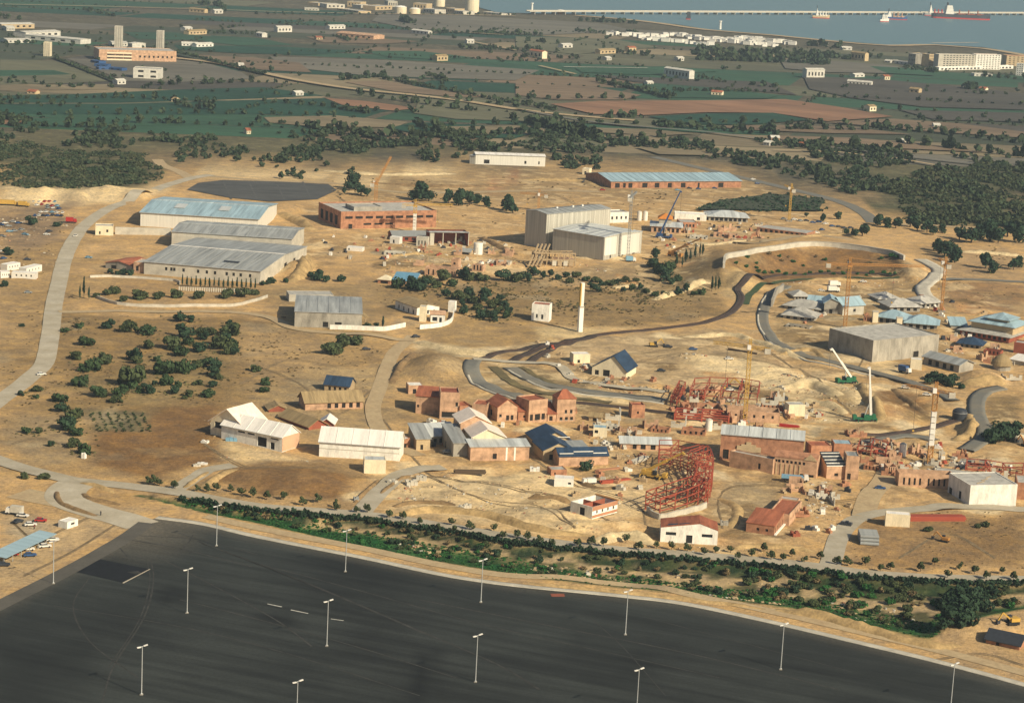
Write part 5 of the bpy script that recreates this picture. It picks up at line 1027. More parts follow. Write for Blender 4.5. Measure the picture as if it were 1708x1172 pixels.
# ------------------------------------------------------------------ cranes
def lattice(mb, a, b, w, n, t=0.22):
    a = Vector(a); b = Vector(b); d = (b-a).normalized(); up = Vector((0,0,1)) if abs(d.z) < 0.9 else Vector((0,1,0))
    u = d.cross(up).normalized()*w/2; v = u.cross(d).normalized()*w/2; cs = [-u-v, u-v, u+v, -u+v]
    for c in cs: mb.bar(a+c, b+c, t)
    for i in range(n):
        p = a.lerp(b, i/n); q = a.lerp(b, (i+1)/n)
        for k in range(4): mb.bar(p+cs[k], q+cs[(k+1) % 4], t*0.7); mb.bar(p+cs[k], p+cs[(k+1) % 4], t*0.7)
def tower_crane(label, px, py, hp, jib, jl, cl, m, mast_w=1.8, white=None, luff=0.0, cw='concrete_light'):
    p = P(px, py); h = hz(px, py, hp); e = empty('tower_crane', p, 0, label, 'crane')
    b = MB(); b.box(-2,2,-2,2,-0.5,0.7); b.build('base','concrete',e)
    if white:
        z0, z1 = white; mb = MB(); lattice(mb,(0,0,0.5),(0,0,h*z0),mast_w,max(2,int(h*z0/2)),0.22); lattice(mb,(0,0,h*z1),(0,0,h),mast_w,max(2,int(h*(1-z1)/2)),0.22); mb.build('mast',m,e)
        nn = 6
        for i in range(nn): link('mast_panel', unit_box('paint_white'), e, (-mast_w*0.55,-mast_w*0.55,h*(z0+(z1-z0)*i/nn)),0,(mast_w*1.1,mast_w*1.1,h*(z1-z0)/nn*0.86))
        MB().box(-0.5,0.5,-0.5,0.5,h*z0,h*z1).build('mast_core',m,e)
    else:
        mb = MB(); lattice(mb,(0,0,0.5),(0,0,h),mast_w*0.85,int(h/2.2),0.22); mb.build('mast',m,e)
    MB().box(-1.3,1.3,-1.3,1.3,h,h+0.8).build('slewing_ring',m,e)
    d = Vector((math.cos(jib), math.sin(jib), 0)); s = Vector((-d.y, d.x, 0))
    cb = MB(); q = s*1.6 + Vector((0,0,h+0.4)); cb.box(q.x-0.8,q.x+0.8,q.y-0.8,q.y+0.8,q.z,q.z+2); cb.build('cab','paint_white',e)
    pk = MB(); lattice(pk,(0,0,h+0.8),(0,0,h+5),1.0,3,0.22); pk.build('tower_peak',m,e)
    if jl:
        tip = d*jl + Vector((0,0,h+1.4+luff)); jb = MB(); lattice(jb, d*1.0+Vector((0,0,h+1.4)), tip, 1.0, max(3,int(jl/2.4)), 0.15); jb.build('jib',m,e)
        MB().bar((0,0,h+5), d*jl*0.7+Vector((0,0,h+2.0+luff*0.7)), 0.12).build('tie_bar',m,e)
        if not luff: MB().bar(d*jl*0.6+Vector((0,0,h+0.9)), d*jl*0.6+Vector((0,0,h*0.45)), 0.1).build('hoist_rope','paint_dark',e); k = d*jl*0.6; MB().box(k.x-0.4,k.x+0.4,k.y-0.4,k.y+0.4,h*0.45-0.8,h*0.45).build('hook_block','paint_yellow',e)
    cj = MB(); lattice(cj, -d*0.8+Vector((0,0,h+1.2)), -d*cl+Vector((0,0,h+1.2)), 1.0, max(2,int(cl/2)), 0.16); cj.build('counter_jib',m,e)
    MB().bar((0,0,h+5), -d*cl*0.9+Vector((0,0,h+1.6)), 0.12).build('tie_bar',m,e)
    k = -d*(cl-1.0); MB().box(k.x-1.3,k.x+1.3,k.y-1.0,k.y+1.0,h-0.8,h+1.5).build('counterweight',cw,e)
    return e
tower_crane('orange tower crane with a white counterweight above the roofed village',1409,547,100,R(8),42,13,'paint_orange',2.0)
tower_crane('yellow tower crane rising from the half built brick rooms',1242,703,118,R(160),17,9,'paint_yellow',1.8)
tower_crane('yellow tower crane with a luffed jib beside the brick factory',626,349,40,R(70),24,8,'paint_orange',2.2,luff=16)
tower_crane('cream masted tower crane in front of the brick factory',691,388,42,R(20),26,9,'paint_yellow',2.0,white=(0.02,0.75))
tower_crane('dark grey tower crane standing against the pale metal hall',1047,432,98,R(80),24,9,'paint_grey',1.8)
tower_crane('slender yellow tower crane before the dark scrub patch',1316,369,50,R(100),18,7,'paint_yellow',1.6)
tower_crane('orange tower crane mast near the pale winding channel',1570,520,76,R(95),16,8,'paint_orange',1.5)
tower_crane('rust coloured tower crane with a white panelled mast above the brick arcade',1550,775,118,R(150),14,8,'paint_orange',1.9,white=(0.28,0.76))
tower_crane('orange tower crane behind the tallest metal hall',898,352,24,R(170),14,6,'paint_orange',1.6)
def wheel(mb, x, y, r, w, mi=0): mb.cyl_y(r, y-w/2, y+w/2, x, r, 12, mi)
def mobile_crane(label, px, py, rz, m, boom, ang, bm='paint_white', sc=1.0):
    e = empty('mobile_crane', P(px,py), rz, label, 'mobile crane'); e.scale = (sc,)*3
    MB().box(-5.5,5.5,-1.3,1.3,0.7,1.6).box(4.0,5.6,-1.3,1.3,1.6,2.9).build('chassis',m,e)
    for x in (-4.4,-3.0,1.2,2.6,4.2):
        for y in (-1.25,1.25): w = MB(); wheel(w,x,y,0.6,0.4); w.build('wheel','rubber',e)
    t = MB(); t.box(-4.4,0.6,-1.3,1.3,1.7,3.0).box(-4.8,-3.2,-1.4,1.4,1.7,3.3); t.build('turret',m,e)
    MB().box(0.0,1.6,-1.5,-0.4,1.7,3.4).build('cab','glass_dark',e)
    b = Vector((-2.6,0,3.0)); d = Vector((math.cos(ang),0,math.sin(ang)))
    MB().bar(b, b+d*boom*0.55, 1.0, 1.1).build('boom',m if bm == m else bm,e); MB().bar(b+d*boom*0.5, b+d*boom, 0.65, 0.75).build('boom_extension',bm,e)
    MB().bar(b+d*boom+Vector((-0.3,0,0)), b+d*boom+Vector((0.9,0,-0.7)), 0.8).build('boom_head',bm,e)
    MB().bar((0.2,0,2.4), b+d*boom*0.3, 0.4).build('ram','galvanised',e); MB().bar(b+d*boom+Vector((0.7,0,-0.5)), b+d*boom+Vector((0.7,0,-boom*0.5)), 0.1).build('hoist_rope','paint_dark',e)
    for x in (-5,3.4):
        for y in (-2.6,2.6): MB().bar((x,0,1.0),(x,y,1.0),0.3).bar((x,y,1.1),(x,y,-0.1),0.3).build('outrigger',m,e)
    return e
mobile_crane('green mobile crane with a white raised boom on the sand bank',1411,639,R(205),'paint_green',19,R(50))
mobile_crane('green mobile crane with its boom nearly upright on the sand bank',1442,702,R(185),'paint_green',22,R(84))
mobile_crane('yellow mobile crane inside the curved red steel frame',1090,797,R(-25),'paint_yellow',17,R(33),bm='paint_yellow')
mobile_crane('orange crane with a lowered boom beside the white end of the metal hall',1126,428,R(-40),'paint_orange',24,R(28),bm='paint_orange')
mobile_crane('slim dark blue crawler crane with a long thin boom beside the orange roofed pavilion',1107,397,R(-15),'paint_blue',32,R(68),bm='paint_blue')
# ------------------------------------------------------------------ vehicles
def car_parts():
    b = MB(); prof = [(-2.1,0.35),(2.1,0.35),(2.15,0.75),(1.1,0.92),(-1.75,0.95),(-2.15,0.8)]
    n = len(prof); b.add([(x,-0.82,z) for x,z in prof]+[(x,0.82,z) for x,z in prof], [tuple(range(n)), tuple(reversed(range(n,2*n)))]+[(i,i+n,(i+1)%n+n,(i+1)%n) for i in range(n)])
    g = MB(); g.add([(-1.7,-0.74,0.95),(0.95,-0.74,0.92),(0.95,0.74,0.92),(-1.7,0.74,0.95),(-1.3,-0.6,1.38),(0.3,-0.6,1.38),(0.3,0.6,1.38),(-1.3,0.6,1.38)], [(0,1,5,4),(1,2,6,5),(2,3,7,6),(3,0,4,7)])
    r = MB(); r.box(-1.34,0.34,-0.64,0.64,1.38,1.45); 
    w = MB(); w.cyl_y(0.31,-0.1,0.1,0,0.31,10)
    return b.mesh('car_body','paint_white'), g.mesh('car_windows','glass_dark'), r.mesh('car_roof','paint_white'), w.mesh('car_wheel','rubber')
CB, CG, CR, CW = car_parts()
def paint(o, m):
    o.material_slots[0].link = 'OBJECT'; o.material_slots[0].material = M[m]
def car(px, py, rz, m, label, group=None, sc=1.0, simple=False):
    e = empty('parked_car', P(px,py) + np.array((0,0,0.17)), rz, label, 'car', group); e.scale = (sc,)*3
    for n_, me in (('body',CB),('roof',CR)): paint(link(n_, me, e), m)
    link('windows', CG, e)
    for x in (-1.35,1.35):
        for y in (-0.74,0.74): link('wheel', CW, e, (x,y,0))
    return e
NEAR = [(38,862,-10,'paint_white','white car parked in the dirt lot behind the carport'),(30,872,60,'paint_dark','dark car parked nose to nose with a white car behind the carport'),(51,877,20,'paint_white','white car with a bluish bonnet beside the person behind the carport'),(68,870,5,'paint_red','red car parked alone behind the carport'),
 (47,918,22,'paint_white','white car parked half under the carport roof'),(50,928,20,'paint_blue','dark blue car parked outside the carport'),(75,913,24,'paint_white','white car with pale roof parked in front of the carport'),(64,908,24,'paint_dark','black car parked under the carport roof'),(88,902,20,'paint_white','white car at the far end of the carport'),(20,927,22,'paint_red','red car under the near end of the carport'),(6,944,15,'paint_dark','dark car parked on the sand below the carport'),
 (126,395,80,'paint_white','white car driving along the paved road'),(148,431,0,'paint_skyblue','pale car parked on bare ground beside the gatehouse'),(69,626,30,'paint_white','tiny white car at the roadside bend'),(611,584,20,'paint_dark','dark car on the dirt track below the farm'),(694,563,30,'paint_dark','dark car turning at the farm junction'),
 (747,756,10,'paint_grey','grey car parked in front of the gabled hall'),(741,707,0,'paint_white','white car parked at the tall brick house'),(1510,648,-15,'paint_white','white car beside the curved concrete channel'),(1546,660,-15,'paint_white','white car at the end of the curved concrete channel'),(1468,816,0,'paint_blue','blue car parked beside the brick arcade'),
 (1115,580,0,'paint_dark','dark car on the sandy track by the timber stack'),(1156,584,10,'paint_blue','dark blue car on the sandy track by the timber stack'),(1216,600,10,'paint_white','white car below the timber stack'),(1103,620,-10,'paint_dark','black car beside the blue roofed gabled house'),(1218,652,10,'paint_white','white car among the red steel frames'),
 (1440,471,0,'paint_white','white car behind the sky blue roofed wing'),(1370,486,0,'paint_white','white car beside the sky blue roofed wing'),(1150,408,0,'paint_white','white car on the bare yard near the orange crane'),(1005,318,0,'paint_red','red car near the long brick warehouse'),(975,305,5,'paint_dark','dark car near the end of the long brick warehouse')]
for x,y,a,m,l in NEAR: car(x,y,R(a),m,l)
# the crowded yards: small single-mesh cars
sc_ = MB(); sc_.v = []; 
def merged_car():
    mb = MB()
    for me, mi in ((CB,0),(CR,0),(CG,1)): mb.add([v.co[:] for v in me.vertices], [tuple(p.vertices) for p in me.polygons], mi)
    for x in (-1.35,1.35):
        for y in (-0.74,0.74): mb.add([(v.co.x+x, v.co.y+y, v.co.z) for v in CW.vertices], [tuple(p.vertices) for p in CW.polygons], 2)
    return mb.mesh('small_car', ['paint_white','glass_dark','rubber'])
SC = merged_car(); rnd = random.Random(5)
COLN = {'paint_white':'white','paint_red':'red','paint_dark':'black','paint_grey':'grey','paint_blue':'blue','paint_skyblue':'pale blue'}
def yard_car(px, py, rz, m, where, grp):
    o = link('parked_car', SC, None, P(px,py)+np.array((0,0,0.02)), rz); paint(o, m); tag(o, 'small %s car parked %s' % (COLN[m], where), 'car', '%s, %s' % (grp, COLN[m])); return o
cols_ = ['paint_white','paint_white','paint_grey','paint_red','paint_dark','paint_blue','paint_skyblue','paint_white']
for y,x0,x1,s in ((338,56,92,9),(343,62,96,8.5),(348,80,104,9),(355,68,104,9),(360,58,104,7.5),(366,118,124,9)):
    x = x0
    while x <= x1: yard_car(x+rnd.uniform(-1,1), y+rnd.uniform(-1,1)+ (x-80)*0.02, R(80+rnd.uniform(-12,12)), rnd.choice(cols_), 'in the dirt yard below the sand heaps','cars in the dirt yard'); x += s
for x,y in ((2,376),(8,373),(14,378),(22,371),(31,373),(24,386),(36,384),(16,387),(42,392),(78,392),(82,387),(4,395),(3,420),(6,432),(46,434),(47,489)): yard_car(x,y,R(rnd.uniform(-30,60)),rnd.choice(cols_),'on the rough ground near the white cabins','cars on the rough ground')
for x,y in ((1307,366),(1325,367),(1335,369),(1345,369),(1356,372),(1366,371),(1377,374),(1388,378),(1399,379),(1408,381),(1419,381),(1371,384),(1362,389)): yard_car(x,y,R(rnd.uniform(-20,40)),rnd.choice(cols_),'in the row beside the slender yellow crane','cars by the slender crane')
for x,y in ((1125,313),(1150,315),(1165,316),(1192,315),(1130,318),(1215,312),(1256,300),(1263,307)): yard_car(x,y,R(rnd.uniform(-20,20)),rnd.choice(cols_),'in front of the long brick warehouse','cars by the long brick warehouse')
def truck(label, px, py, rz, cabm, boxm, L=7.0, sc=1.0, cat='truck', bh=2.6):
    e = empty('truck', P(px,py)+np.array((0,0,0.15)), rz, label, cat); e.scale = (sc,)*3
    MB().box(-L/2,L/2,-1.0,1.0,0.6,0.95).build('chassis','paint_dark',e)
    c = MB(); c.add([(L/2-1.9,-1.15,0.7),(L/2,-1.15,0.7),(L/2,1.15,0.7),(L/2-1.9,1.15,0.7),(L/2-1.9,-1.1,2.7),(L/2-0.4,-1.1,2.7),(L/2-0.4,1.1,2.7),(L/2-1.9,1.1,2.7)], [(0,3,2,1),(4,5,6,7),(0,1,5,4),(1,2,6,5),(2,3,7,6),(3,0,4,7)]); c.build('cab',cabm,e)
    MB().add([(L/2-0.22,-0.95,1.7),(L/2-0.22,0.95,1.7),(L/2-0.36,0.95,2.5),(L/2-0.36,-0.95,2.5)],[(0,1,2,3)]).build('windscreen','glass_dark',e)
    MB().box(-L/2,L/2-2.1,-1.2,1.2,1.0,1.0+bh).build('cargo_box',boxm,e)
    for x in (-L/2+1.2,-L/2+2.3,L/2-1.0):
        for y in (-1.0,1.0): link('wheel', CW, e, (x,y,0), 0, (1.6,1.8,1.6))
    return e
truck('yellow lorry parked below the sand heaps',14,343,R(3),'paint_yellow','paint_yellow',12,1.05)
truck('small yellow lorry beside the longer yellow one below the sand heaps',40,345,R(-8),'paint_yellow','paint_yellow',7.5)
truck('white cabbed lorry with a blue load beside the cream box',1509,622,R(-50),'paint_white','paint_blue',7)
truck('lorry with a pale blue flat load in front of the pilastered brick front',1326,802,R(-6),'paint_white','paint_skyblue',11,1.0,bh=1.2)
truck('white van standing beside the white long cabin',982,808,R(200),'paint_white','paint_white',6.2,0.9,cat='van',bh=1.8)
truck('white lorry near the pale blue roofed village wings',1392,478,R(20),'paint_white','paint_white',7.5)
truck('second white lorry near the pale blue roofed village wings',1390,487,R(15),'paint_white','paint_white',7.5)
truck('blue lorry parked before the pale metal hall',1052,437,R(10),'paint_white','paint_skyblue',6.5)
truck('red trailer on bare ground beside the paved road',119,372,R(5),'paint_red','paint_red',7)
truck('grey lorry parked at the edge of the dirt lot',24,858,R(170),'paint_white','concrete_light',7,0.9)
def excavator(label, px, py, rz, m, sc=1.0):
    e = empty('excavator', P(px,py), rz, label, 'excavator'); e.scale=(sc,)*3
    for y in (-1.1,1.1): MB().box(-2,2,y-0.35,y+0.35,0,0.9).build('track','rubber',e)
    MB().box(-2.2,1.0,-1.3,1.3,1.0,2.2).build('body',m,e); MB().box(0.0,1.4,-1.3,-0.1,1.2,2.9).build('cab','glass_dark',e)
    MB().bar((1,0.3,1.8),(4.0,0.3,4.2),0.5).build('boom',m,e); MB().bar((4.0,0.3,4.2),(5.6,0.3,1.6),0.4).build('arm',m,e); MB().box(5.0,6.1,-0.3,0.9,0.6,1.7).build('bucket','paint_dark',e); return e
excavator('yellow excavator digging by the dark trees',1688,1040,R(200),'paint_yellow')
excavator('yellow excavator on the sandy track near two dark cars',1090,578,R(10),'paint_yellow')
excavator('orange excavator among the red steel frames',1240,648,R(170),'paint_yellow',1.2)
excavator('small red digger standing alone in the bare field',1575,903,R(150),'paint_orange',0.8)
excavator('orange excavator beside the red frames at the pond',1712,744,R(120),'paint_orange')
# people: one standing on the slip road, one beside the parked cars
for m_, c_ in (('cloth_dark',(0.03,0.03,0.035)),('cloth_red',(0.3,0.06,0.04))): mat(m_, c_, bump=0)
def person(px, py, rz, top, legs, label):
    e = empty('person', P(px,py)+np.array((0,0,0.2)), rz, label, 'person')
    b = MB()      # one lofted body: legs, trunk, arms, neck, head as a continuous skin
    vs = [(0,0,0.95),(0.09,0,0.93),(0.1,0.03,0.5),(0.1,0,0.06),(0.1,0.14,0.03),(-0.09,0,0.93),(-0.1,-0.03,0.5),(-0.1,-0.02,0.06),(-0.1,0.12,0.03),(0,0,1.2),(0,0,1.42),(0.2,0,1.4),(0.25,0.0,1.13),(0.24,0.1,0.88),(-0.2,0,1.4),(-0.25,0,1.13),(-0.24,0.1,0.88),(0,0.01,1.52),(0,0.02,1.62),(0,0.02,1.72)]
    ed = [(0,1),(1,2),(2,3),(3,4),(0,5),(5,6),(6,7),(7,8),(0,9),(9,10),(10,11),(11,12),(12,13),(10,14),(14,15),(15,16),(10,17),(17,18),(18,19)]
    rad = [.15,.1,.07,.05,.04,.1,.07,.05,.04,.15,.14,.07,.05,.04,.07,.05,.04,.055,.1,.08]
    me = bpy.data.meshes.new('body'); me.from_pydata(vs, ed, []); me.materials.append(M[top]); o = link('body', me, e)
    o.modifiers.new('skin','SKIN')
    if not me.skin_vertices:
        bm = bmesh.new(); bm.from_mesh(me); lay = bm.verts.layers.skin.verify(); bm.to_mesh(me); bm.free()
    for i, r_ in enumerate(rad): me.skin_vertices[0].data[i].radius = (r_, r_)
    me.skin_vertices[0].data[0].use_root = True
    s = o.modifiers.new('sub','SUBSURF'); s.levels = 1; s.render_levels = 1
    MB().lathe([(0.09,0.1),(0.1,0.5),(0.11,0.88)],8,0.1,0.01).lathe([(0.09,0.1),(0.1,0.5),(0.11,0.88)],8,-0.1,-0.01).build('trousers',legs,e)
    MB().lathe([(0.11,1.62),(0.115,1.7),(0.07,1.79)],10,0,0.01).build('hair','rubber',e)
    return e
person(168,860,R(200),'cloth_dark','cloth_dark','person in dark clothes standing alone on the slip road to the car park')
person(57,883,R(150),'cloth_red','cloth_dark','person in a reddish top standing beside the parked cars behind the carport')
# ------------------------------------------------------------------ lamp posts of the car park
def lamp_proto():
    e = empty('lamp_post',(0,0,0),0,'tall galvanised lamp post with a double white lamp head on the dark car park','lamp post','lamp posts on the car park')
    MB().lathe([(0.30,-0.1),(0.28,0.4),(0.17,0.6),(0.11,14.2)],10).build('pole','galvanised',e); MB().box(-0.45,0.45,-0.45,0.45,-0.1,0.25).build('base_plate','concrete',e)
    MB().bar((-0.9,-0.5,14.1),(0.9,0.5,14.6),0.14).build('crossarm','galvanised',e)
    for s in (-1,1):
        h = MB(); h.bar((s*0.35,s*0.2,14.33+s*0.12),(s*1.35,s*0.75,14.42+s*0.28),0.5,0.26); h.build('lamp_head','paint_white',e)
    return e
LP = lamp_proto()
for i,(x,y) in enumerate([(236,1158),(312,1022),(361,910),(576,953),(545,1077),(802,1004),(793,1137),(1043,1058),(1302,1116),(1061,1196),(494,1219),(1585,1185),(89,973)]):
    o = LP if i == 0 else copy_tree(LP); p = PZ(x,y,0.1); o.location = p
# ------------------------------------------------------------------ vegetation
def ico_pts(n, rs):
    v = rs.normal(size=(n,3)); return v/np.linalg.norm(v, axis=1)[:,None]
def crown_arrays(n, rs, sx, sy, sz, cz, leaf, lobes=5, pear=0.0):
    c = ico_pts(lobes, rs)*rs.uniform(0.25,0.78,(lobes,1)); c[:,2] *= 0.75; lr = rs.uniform(0.26,0.58,lobes)
    k = rs.randint(0,lobes,n); d = ico_pts(n, rs); rr = rs.uniform(0.55,1.05,n)**0.6
    p = c[k] + d*(lr[k]*rr)[:,None]
    nrm = d + rs.normal(size=(n,3))*0.45; nrm /= np.linalg.norm(nrm, axis=1)[:,None]
    t = np.cross(nrm, rs.normal(size=(n,3))); t /= np.linalg.norm(t, axis=1)[:,None]+1e-9; b = np.cross(nrm, t)
    s = leaf*rs.uniform(0.6,1.3,(n,1)); S = np.array((sx,sy,sz))
    p = p*S; taper = 1 - pear*np.clip((p[:,2]/sz+0.2),0,1); p[:,0]*=taper; p[:,1]*=taper; p[:,2] += cz
    q = np.stack([p-t*s-b*s*0.7, p+t*s-b*s*0.7, p+t*s*0.7+b*s, p-t*s*0.7+b*s], 1)
    return q.reshape(-1,3)
def crown_mesh(name, m, *a, **k):
    v = crown_arrays(*a, **k); f = np.arange(len(v)).reshape(-1,4); me = fast_mesh(name, v, f, 4); me.materials.append(M[m]); return me
def core_mesh(m, sx, sy, sz, cz):
    mb = MB(); bm = bmesh.new(); bmesh.ops.create_icosphere(bm, subdivisions=2, radius=1)
    rs = np.random.RandomState(int(sx*100)); 
    for v in bm.verts: v.co = Vector((v.co.x*sx, v.co.y*sy, v.co.z*sz))*(0.62+0.3*rs.rand()) + Vector((0,0,cz))
    me = bpy.data.meshes.new('core'); bm.to_mesh(me); bm.free(); me.materials.append(M[m]); return me
TR = {}
def tree_proto(kind, m, n, sx, sy, sz, cz, leaf, trunk_r, th, seeds=3, lobes=6, pear=0.0):
    TR[kind] = []
    for s in range(seeds):
        rs = np.random.RandomState(hash(kind) % 1000 + s if False else sum(map(ord,kind)) + s*17)
        cv = crown_arrays(n, rs, sx, sy, sz, cz, leaf, lobes=lobes, pear=pear)
        me = fast_mesh('crown', cv, np.arange(len(cv)).reshape(-1,4), 4); me.materials.append(M[m])
        t = MB(); t.lathe([(trunk_r*1.4,-0.4),(trunk_r,th*0.4),(trunk_r*0.6,th)],7)
        for k in range(4): a = k*1.6+s; t.bar((0,0,th*0.7),(math.cos(a)*sx*0.45, math.sin(a)*sy*0.45, cz+sz*0.1), trunk_r*0.8)
        TR[kind].append((me, t.mesh('trunk','bark')))
tree_proto('scrub','leaf_olive',520,1.05,1.0,0.75,0.55,0.12,0.06,0.55,seeds=5,lobes=9)
tree_proto('scrub_green','leaf_mid',520,1.0,1.1,0.8,0.55,0.12,0.06,0.55,seeds=5,lobes=9)
tree_proto('scrub_dark','leaf_dark',520,1.1,0.95,0.8,0.6,0.12,0.06,0.55,seeds=5,lobes=9)
tree_proto('pine','leaf_dark',520,1.0,1.0,0.95,0.95,0.12,0.07,0.9,lobes=8)
tree_proto('street','leaf_olive',300,0.85,0.85,0.85,1.15,0.13,0.05,0.9)
tree_proto('cypress','leaf_dark',300,0.3,0.3,1.0,1.05,0.09,0.04,0.6,seeds=2,lobes=9,pear=0.55)
tree_proto('shrub','leaf_green',240,1.0,1.0,0.6,0.5,0.15,0.04,0.4)
tree_proto('dry','leaf_dry',220,1.0,1.0,0.6,0.55,0.13,0.04,0.4)
vr = random.Random(11)
def plant(kind, px, py, wpx, label, group, cat='tree', name=None, hs=1.0):
    p = P(px,py); r = wpx/scale_at(p)/2; me, tm = vr.choice(TR[kind])
    e = empty(name or 'tree', p, vr.uniform(0,6.28), label, cat, group)
    s = r*1.05; e.scale = (s*vr.uniform(0.9,1.1), s*vr.uniform(0.9,1.1), s*hs*vr.uniform(0.9,1.1))
    link('crown', me, e); link('trunk', tm, e); return e
SC1 = [(248,579,20),(225,600,28),(289,580,30),(300,592,24),(335,583,20),(369,580,28),(378,588,20),(358,613,24),(353,625,24),(274,622,38),(307,620,28),(223,640,44),(248,655,20),(154,616,26),(171,605,20),(136,617,16),(132,642,26),(276,640,26),(164,659,26),(196,659,20),(316,659,16),(347,660,20),(356,644,15),(61,651,15),(98,668,22),(102,684,20),(119,697,28),(113,714,28),(128,724,24),(125,744,22),(142,754,24),(45,720,14),(66,720,13),(87,742,12),(143,574,22),(129,597,12),(132,545,14),(183,547,20),(217,552,26),(246,556,22),(299,535,20),(305,560,30),(335,557,16),(384,557,28),(369,575,24),(235,618,18),(262,600,14),(380,570,22),(390,590,18),(205,652,18),(290,655,18),(330,612,18),(330,640,14),(427,618,16),(443,640,18),(440,652,14)]
xr = random.Random(52)
for k_ in range(34):
    bx_, by_, bw_ = xr.choice(SC1[:52]); SC1.append((bx_+xr.gauss(0,14), by_+xr.gauss(0,6), xr.uniform(9,20)))
for x,y,w in SC1: plant(vr.choice(['scrub_dark','scrub','scrub_green']),x,y+2,w*1.2,'rounded dark olive scrub tree in the dry field inside the road bend','scrub trees in the dry field')
for x,y,w in [(40,798,18),(72,798,18)]: plant('scrub',x,y,w,'round shrub on the bare verge below the lower road','pair of shrubs on the verge',cat='shrub',name='shrub')
for x,y,w in [(180,492,18),(192,490,20),(235,499,30),(262,499,22),(295,497,26),(330,498,22),(376,497,26),(405,495,26),(425,492,16),(160,496,14),(205,503,18)]: plant('scrub',x,y,w,'low bush behind the pale roadside wall','bushes behind the roadside wall',cat='bush',name='bush')
plant('cypress',140,497,16,'tall dark cypress at the corner of the roadside wall','cypresses by the wall corner',hs=2.3); plant('cypress',133,499,12,'tall dark cypress at the corner of the roadside wall','cypresses by the wall corner',hs=2.2); plant('cypress',148,499,12,'tall dark cypress at the corner of the roadside wall','cypresses by the wall corner',hs=2.0)
for i in range(17): plant('cypress',304+i*7.6,478+i*0.42,13,'slim cypress in the row before the grey factory hall','cypress row at the factory hall',hs=1.5)
for x,y,w in [(184,457,14),(197,459,12),(207,458,16),(218,460,16)]: plant('scrub_dark',x,y,w,'bushy tree beside the red tiled shed','trees by the red tiled shed')
for x,y,w in [(438,476,12),(446,474,12),(453,472,14),(476,471,12),(532,467,26),(545,470,18),(568,470,18),(520,462,14)]: plant('scrub_dark',x,y,w,'dark tree between the sand heap and the grey farm building','trees below the sand heap')
for x,y,w in [(591,316,30),(583,318,18),(602,326,22),(612,328,18),(699,335,34),(715,336,22),(748,342,28),(765,343,30),(783,342,26),(796,340,20),(812,345,20),(845,352,30),(855,356,24),(690,334,20),(575,324,12)]: plant('pine',x,y,w,'dark pine in the belt behind the brick factory','pines behind the brick factory')
MID = [(742,468,28),(774,466,26),(783,468,20),(806,468,22),(840,468,26),(715,470,18),(707,485,30),(663,481,24),(684,484,22),(743,494,16),(765,500,24),(781,498,20),(811,507,28),(820,514,22),(804,530,20),(820,530,18),(842,516,16),(844,531,16),(775,523,18),(824,536,18),(790,505,22),(755,478,18),(728,480,20),(697,474,16),(860,470,22),(875,466,18),(835,500,14),(850,524,16),(795,517,18),(770,512,14),(830,522,16)]
for x,y,w in MID: plant(vr.choice(['pine','scrub_dark','scrub','scrub_green']),x,y,w*1.15,'dark pine in the grove above the track, below the brick shells','grove below the brick shells')
for x,y,w in [(553,590,34),(573,580,38),(594,575,26),(562,585,24),(582,572,22)]: plant('scrub',x,y,w,'big grey green shrub beside the farm junction','shrubs at the farm junction',cat='shrub',name='shrub')
for x,y,w in [(520,534,22),(540,536,24),(556,545,14),(575,546,14),(592,545,14),(612,547,14),(628,545,12)]: plant('scrub_dark',x,y,w,'garden tree along the white garden wall','trees along the garden wall')
plant('cypress',638,548,16,'single cypress at the end of the white garden wall','cypress at the garden wall',hs=1.7)
HED = [(890,461,20),(905,466,16),(917,462,16),(929,467,16),(944,463,16),(962,463,18),(978,469,16),(993,471,16),(1003,476,14),(1017,476,18),(1030,474,14),(1044,471,16),(1054,484,16),(995,487,18),(1077,489,16),(1068,482,14),(1092,494,14),(1110,494,16),(1131,491,18),(1146,487,16),(1158,492,14),(1170,491,16),(1090,446,26),(1105,456,34),(1118,448,22),(1095,433,22),(1131,469,18),(1108,469,28),(1120,474,18),(1062,470,12),(985,480,14),(950,472,14),(1040,486,12),(882,470,14)]
for x,y,w in HED: plant(vr.choice(['pine','scrub_dark','scrub','scrub_green']),x,y,w,'dark pine in the band of trees below the metal halls','trees below the metal halls')
for x,y,w in [(1144,438,18),(1151,436,14),(1159,432,16),(1167,427,16),(1172,425,14),(1128,446,18),(1187,486,18),(1193,484,16),(1199,483,16),(1138,446,14)]: plant('cypress',x,y,w,'pointed dark conifer on the slope beside the white retaining wall','conifers by the retaining wall',hs=1.4)
for x,y,w in [(1228,440,9),(1245,446,9),(1247,430,9),(1282,424,10),(1262,440,8),(1304,436,9),(1323,438,9),(1315,430,8),(1376,434,9),(1361,429,8),(1262,448,8),(1300,428,8),(1420,436,8),(1450,440,9),(1470,432,8),(1487,428,12),(1497,430,12),(1340,444,7),(1400,448,7)]: plant('dry' if vr.random()<0.5 else 'shrub',x,y,w,'small shrub planted on the brown slope of the curved bank','shrubs on the curved bank',cat='shrub',name='shrub')
for x in range(1262,1500,13): plant('shrub',x+vr.uniform(-4,4),457+vr.uniform(-3,3),vr.uniform(7,11),'small green shrub at the foot of the curved bank','shrubs at the bank foot',cat='shrub',name='shrub')
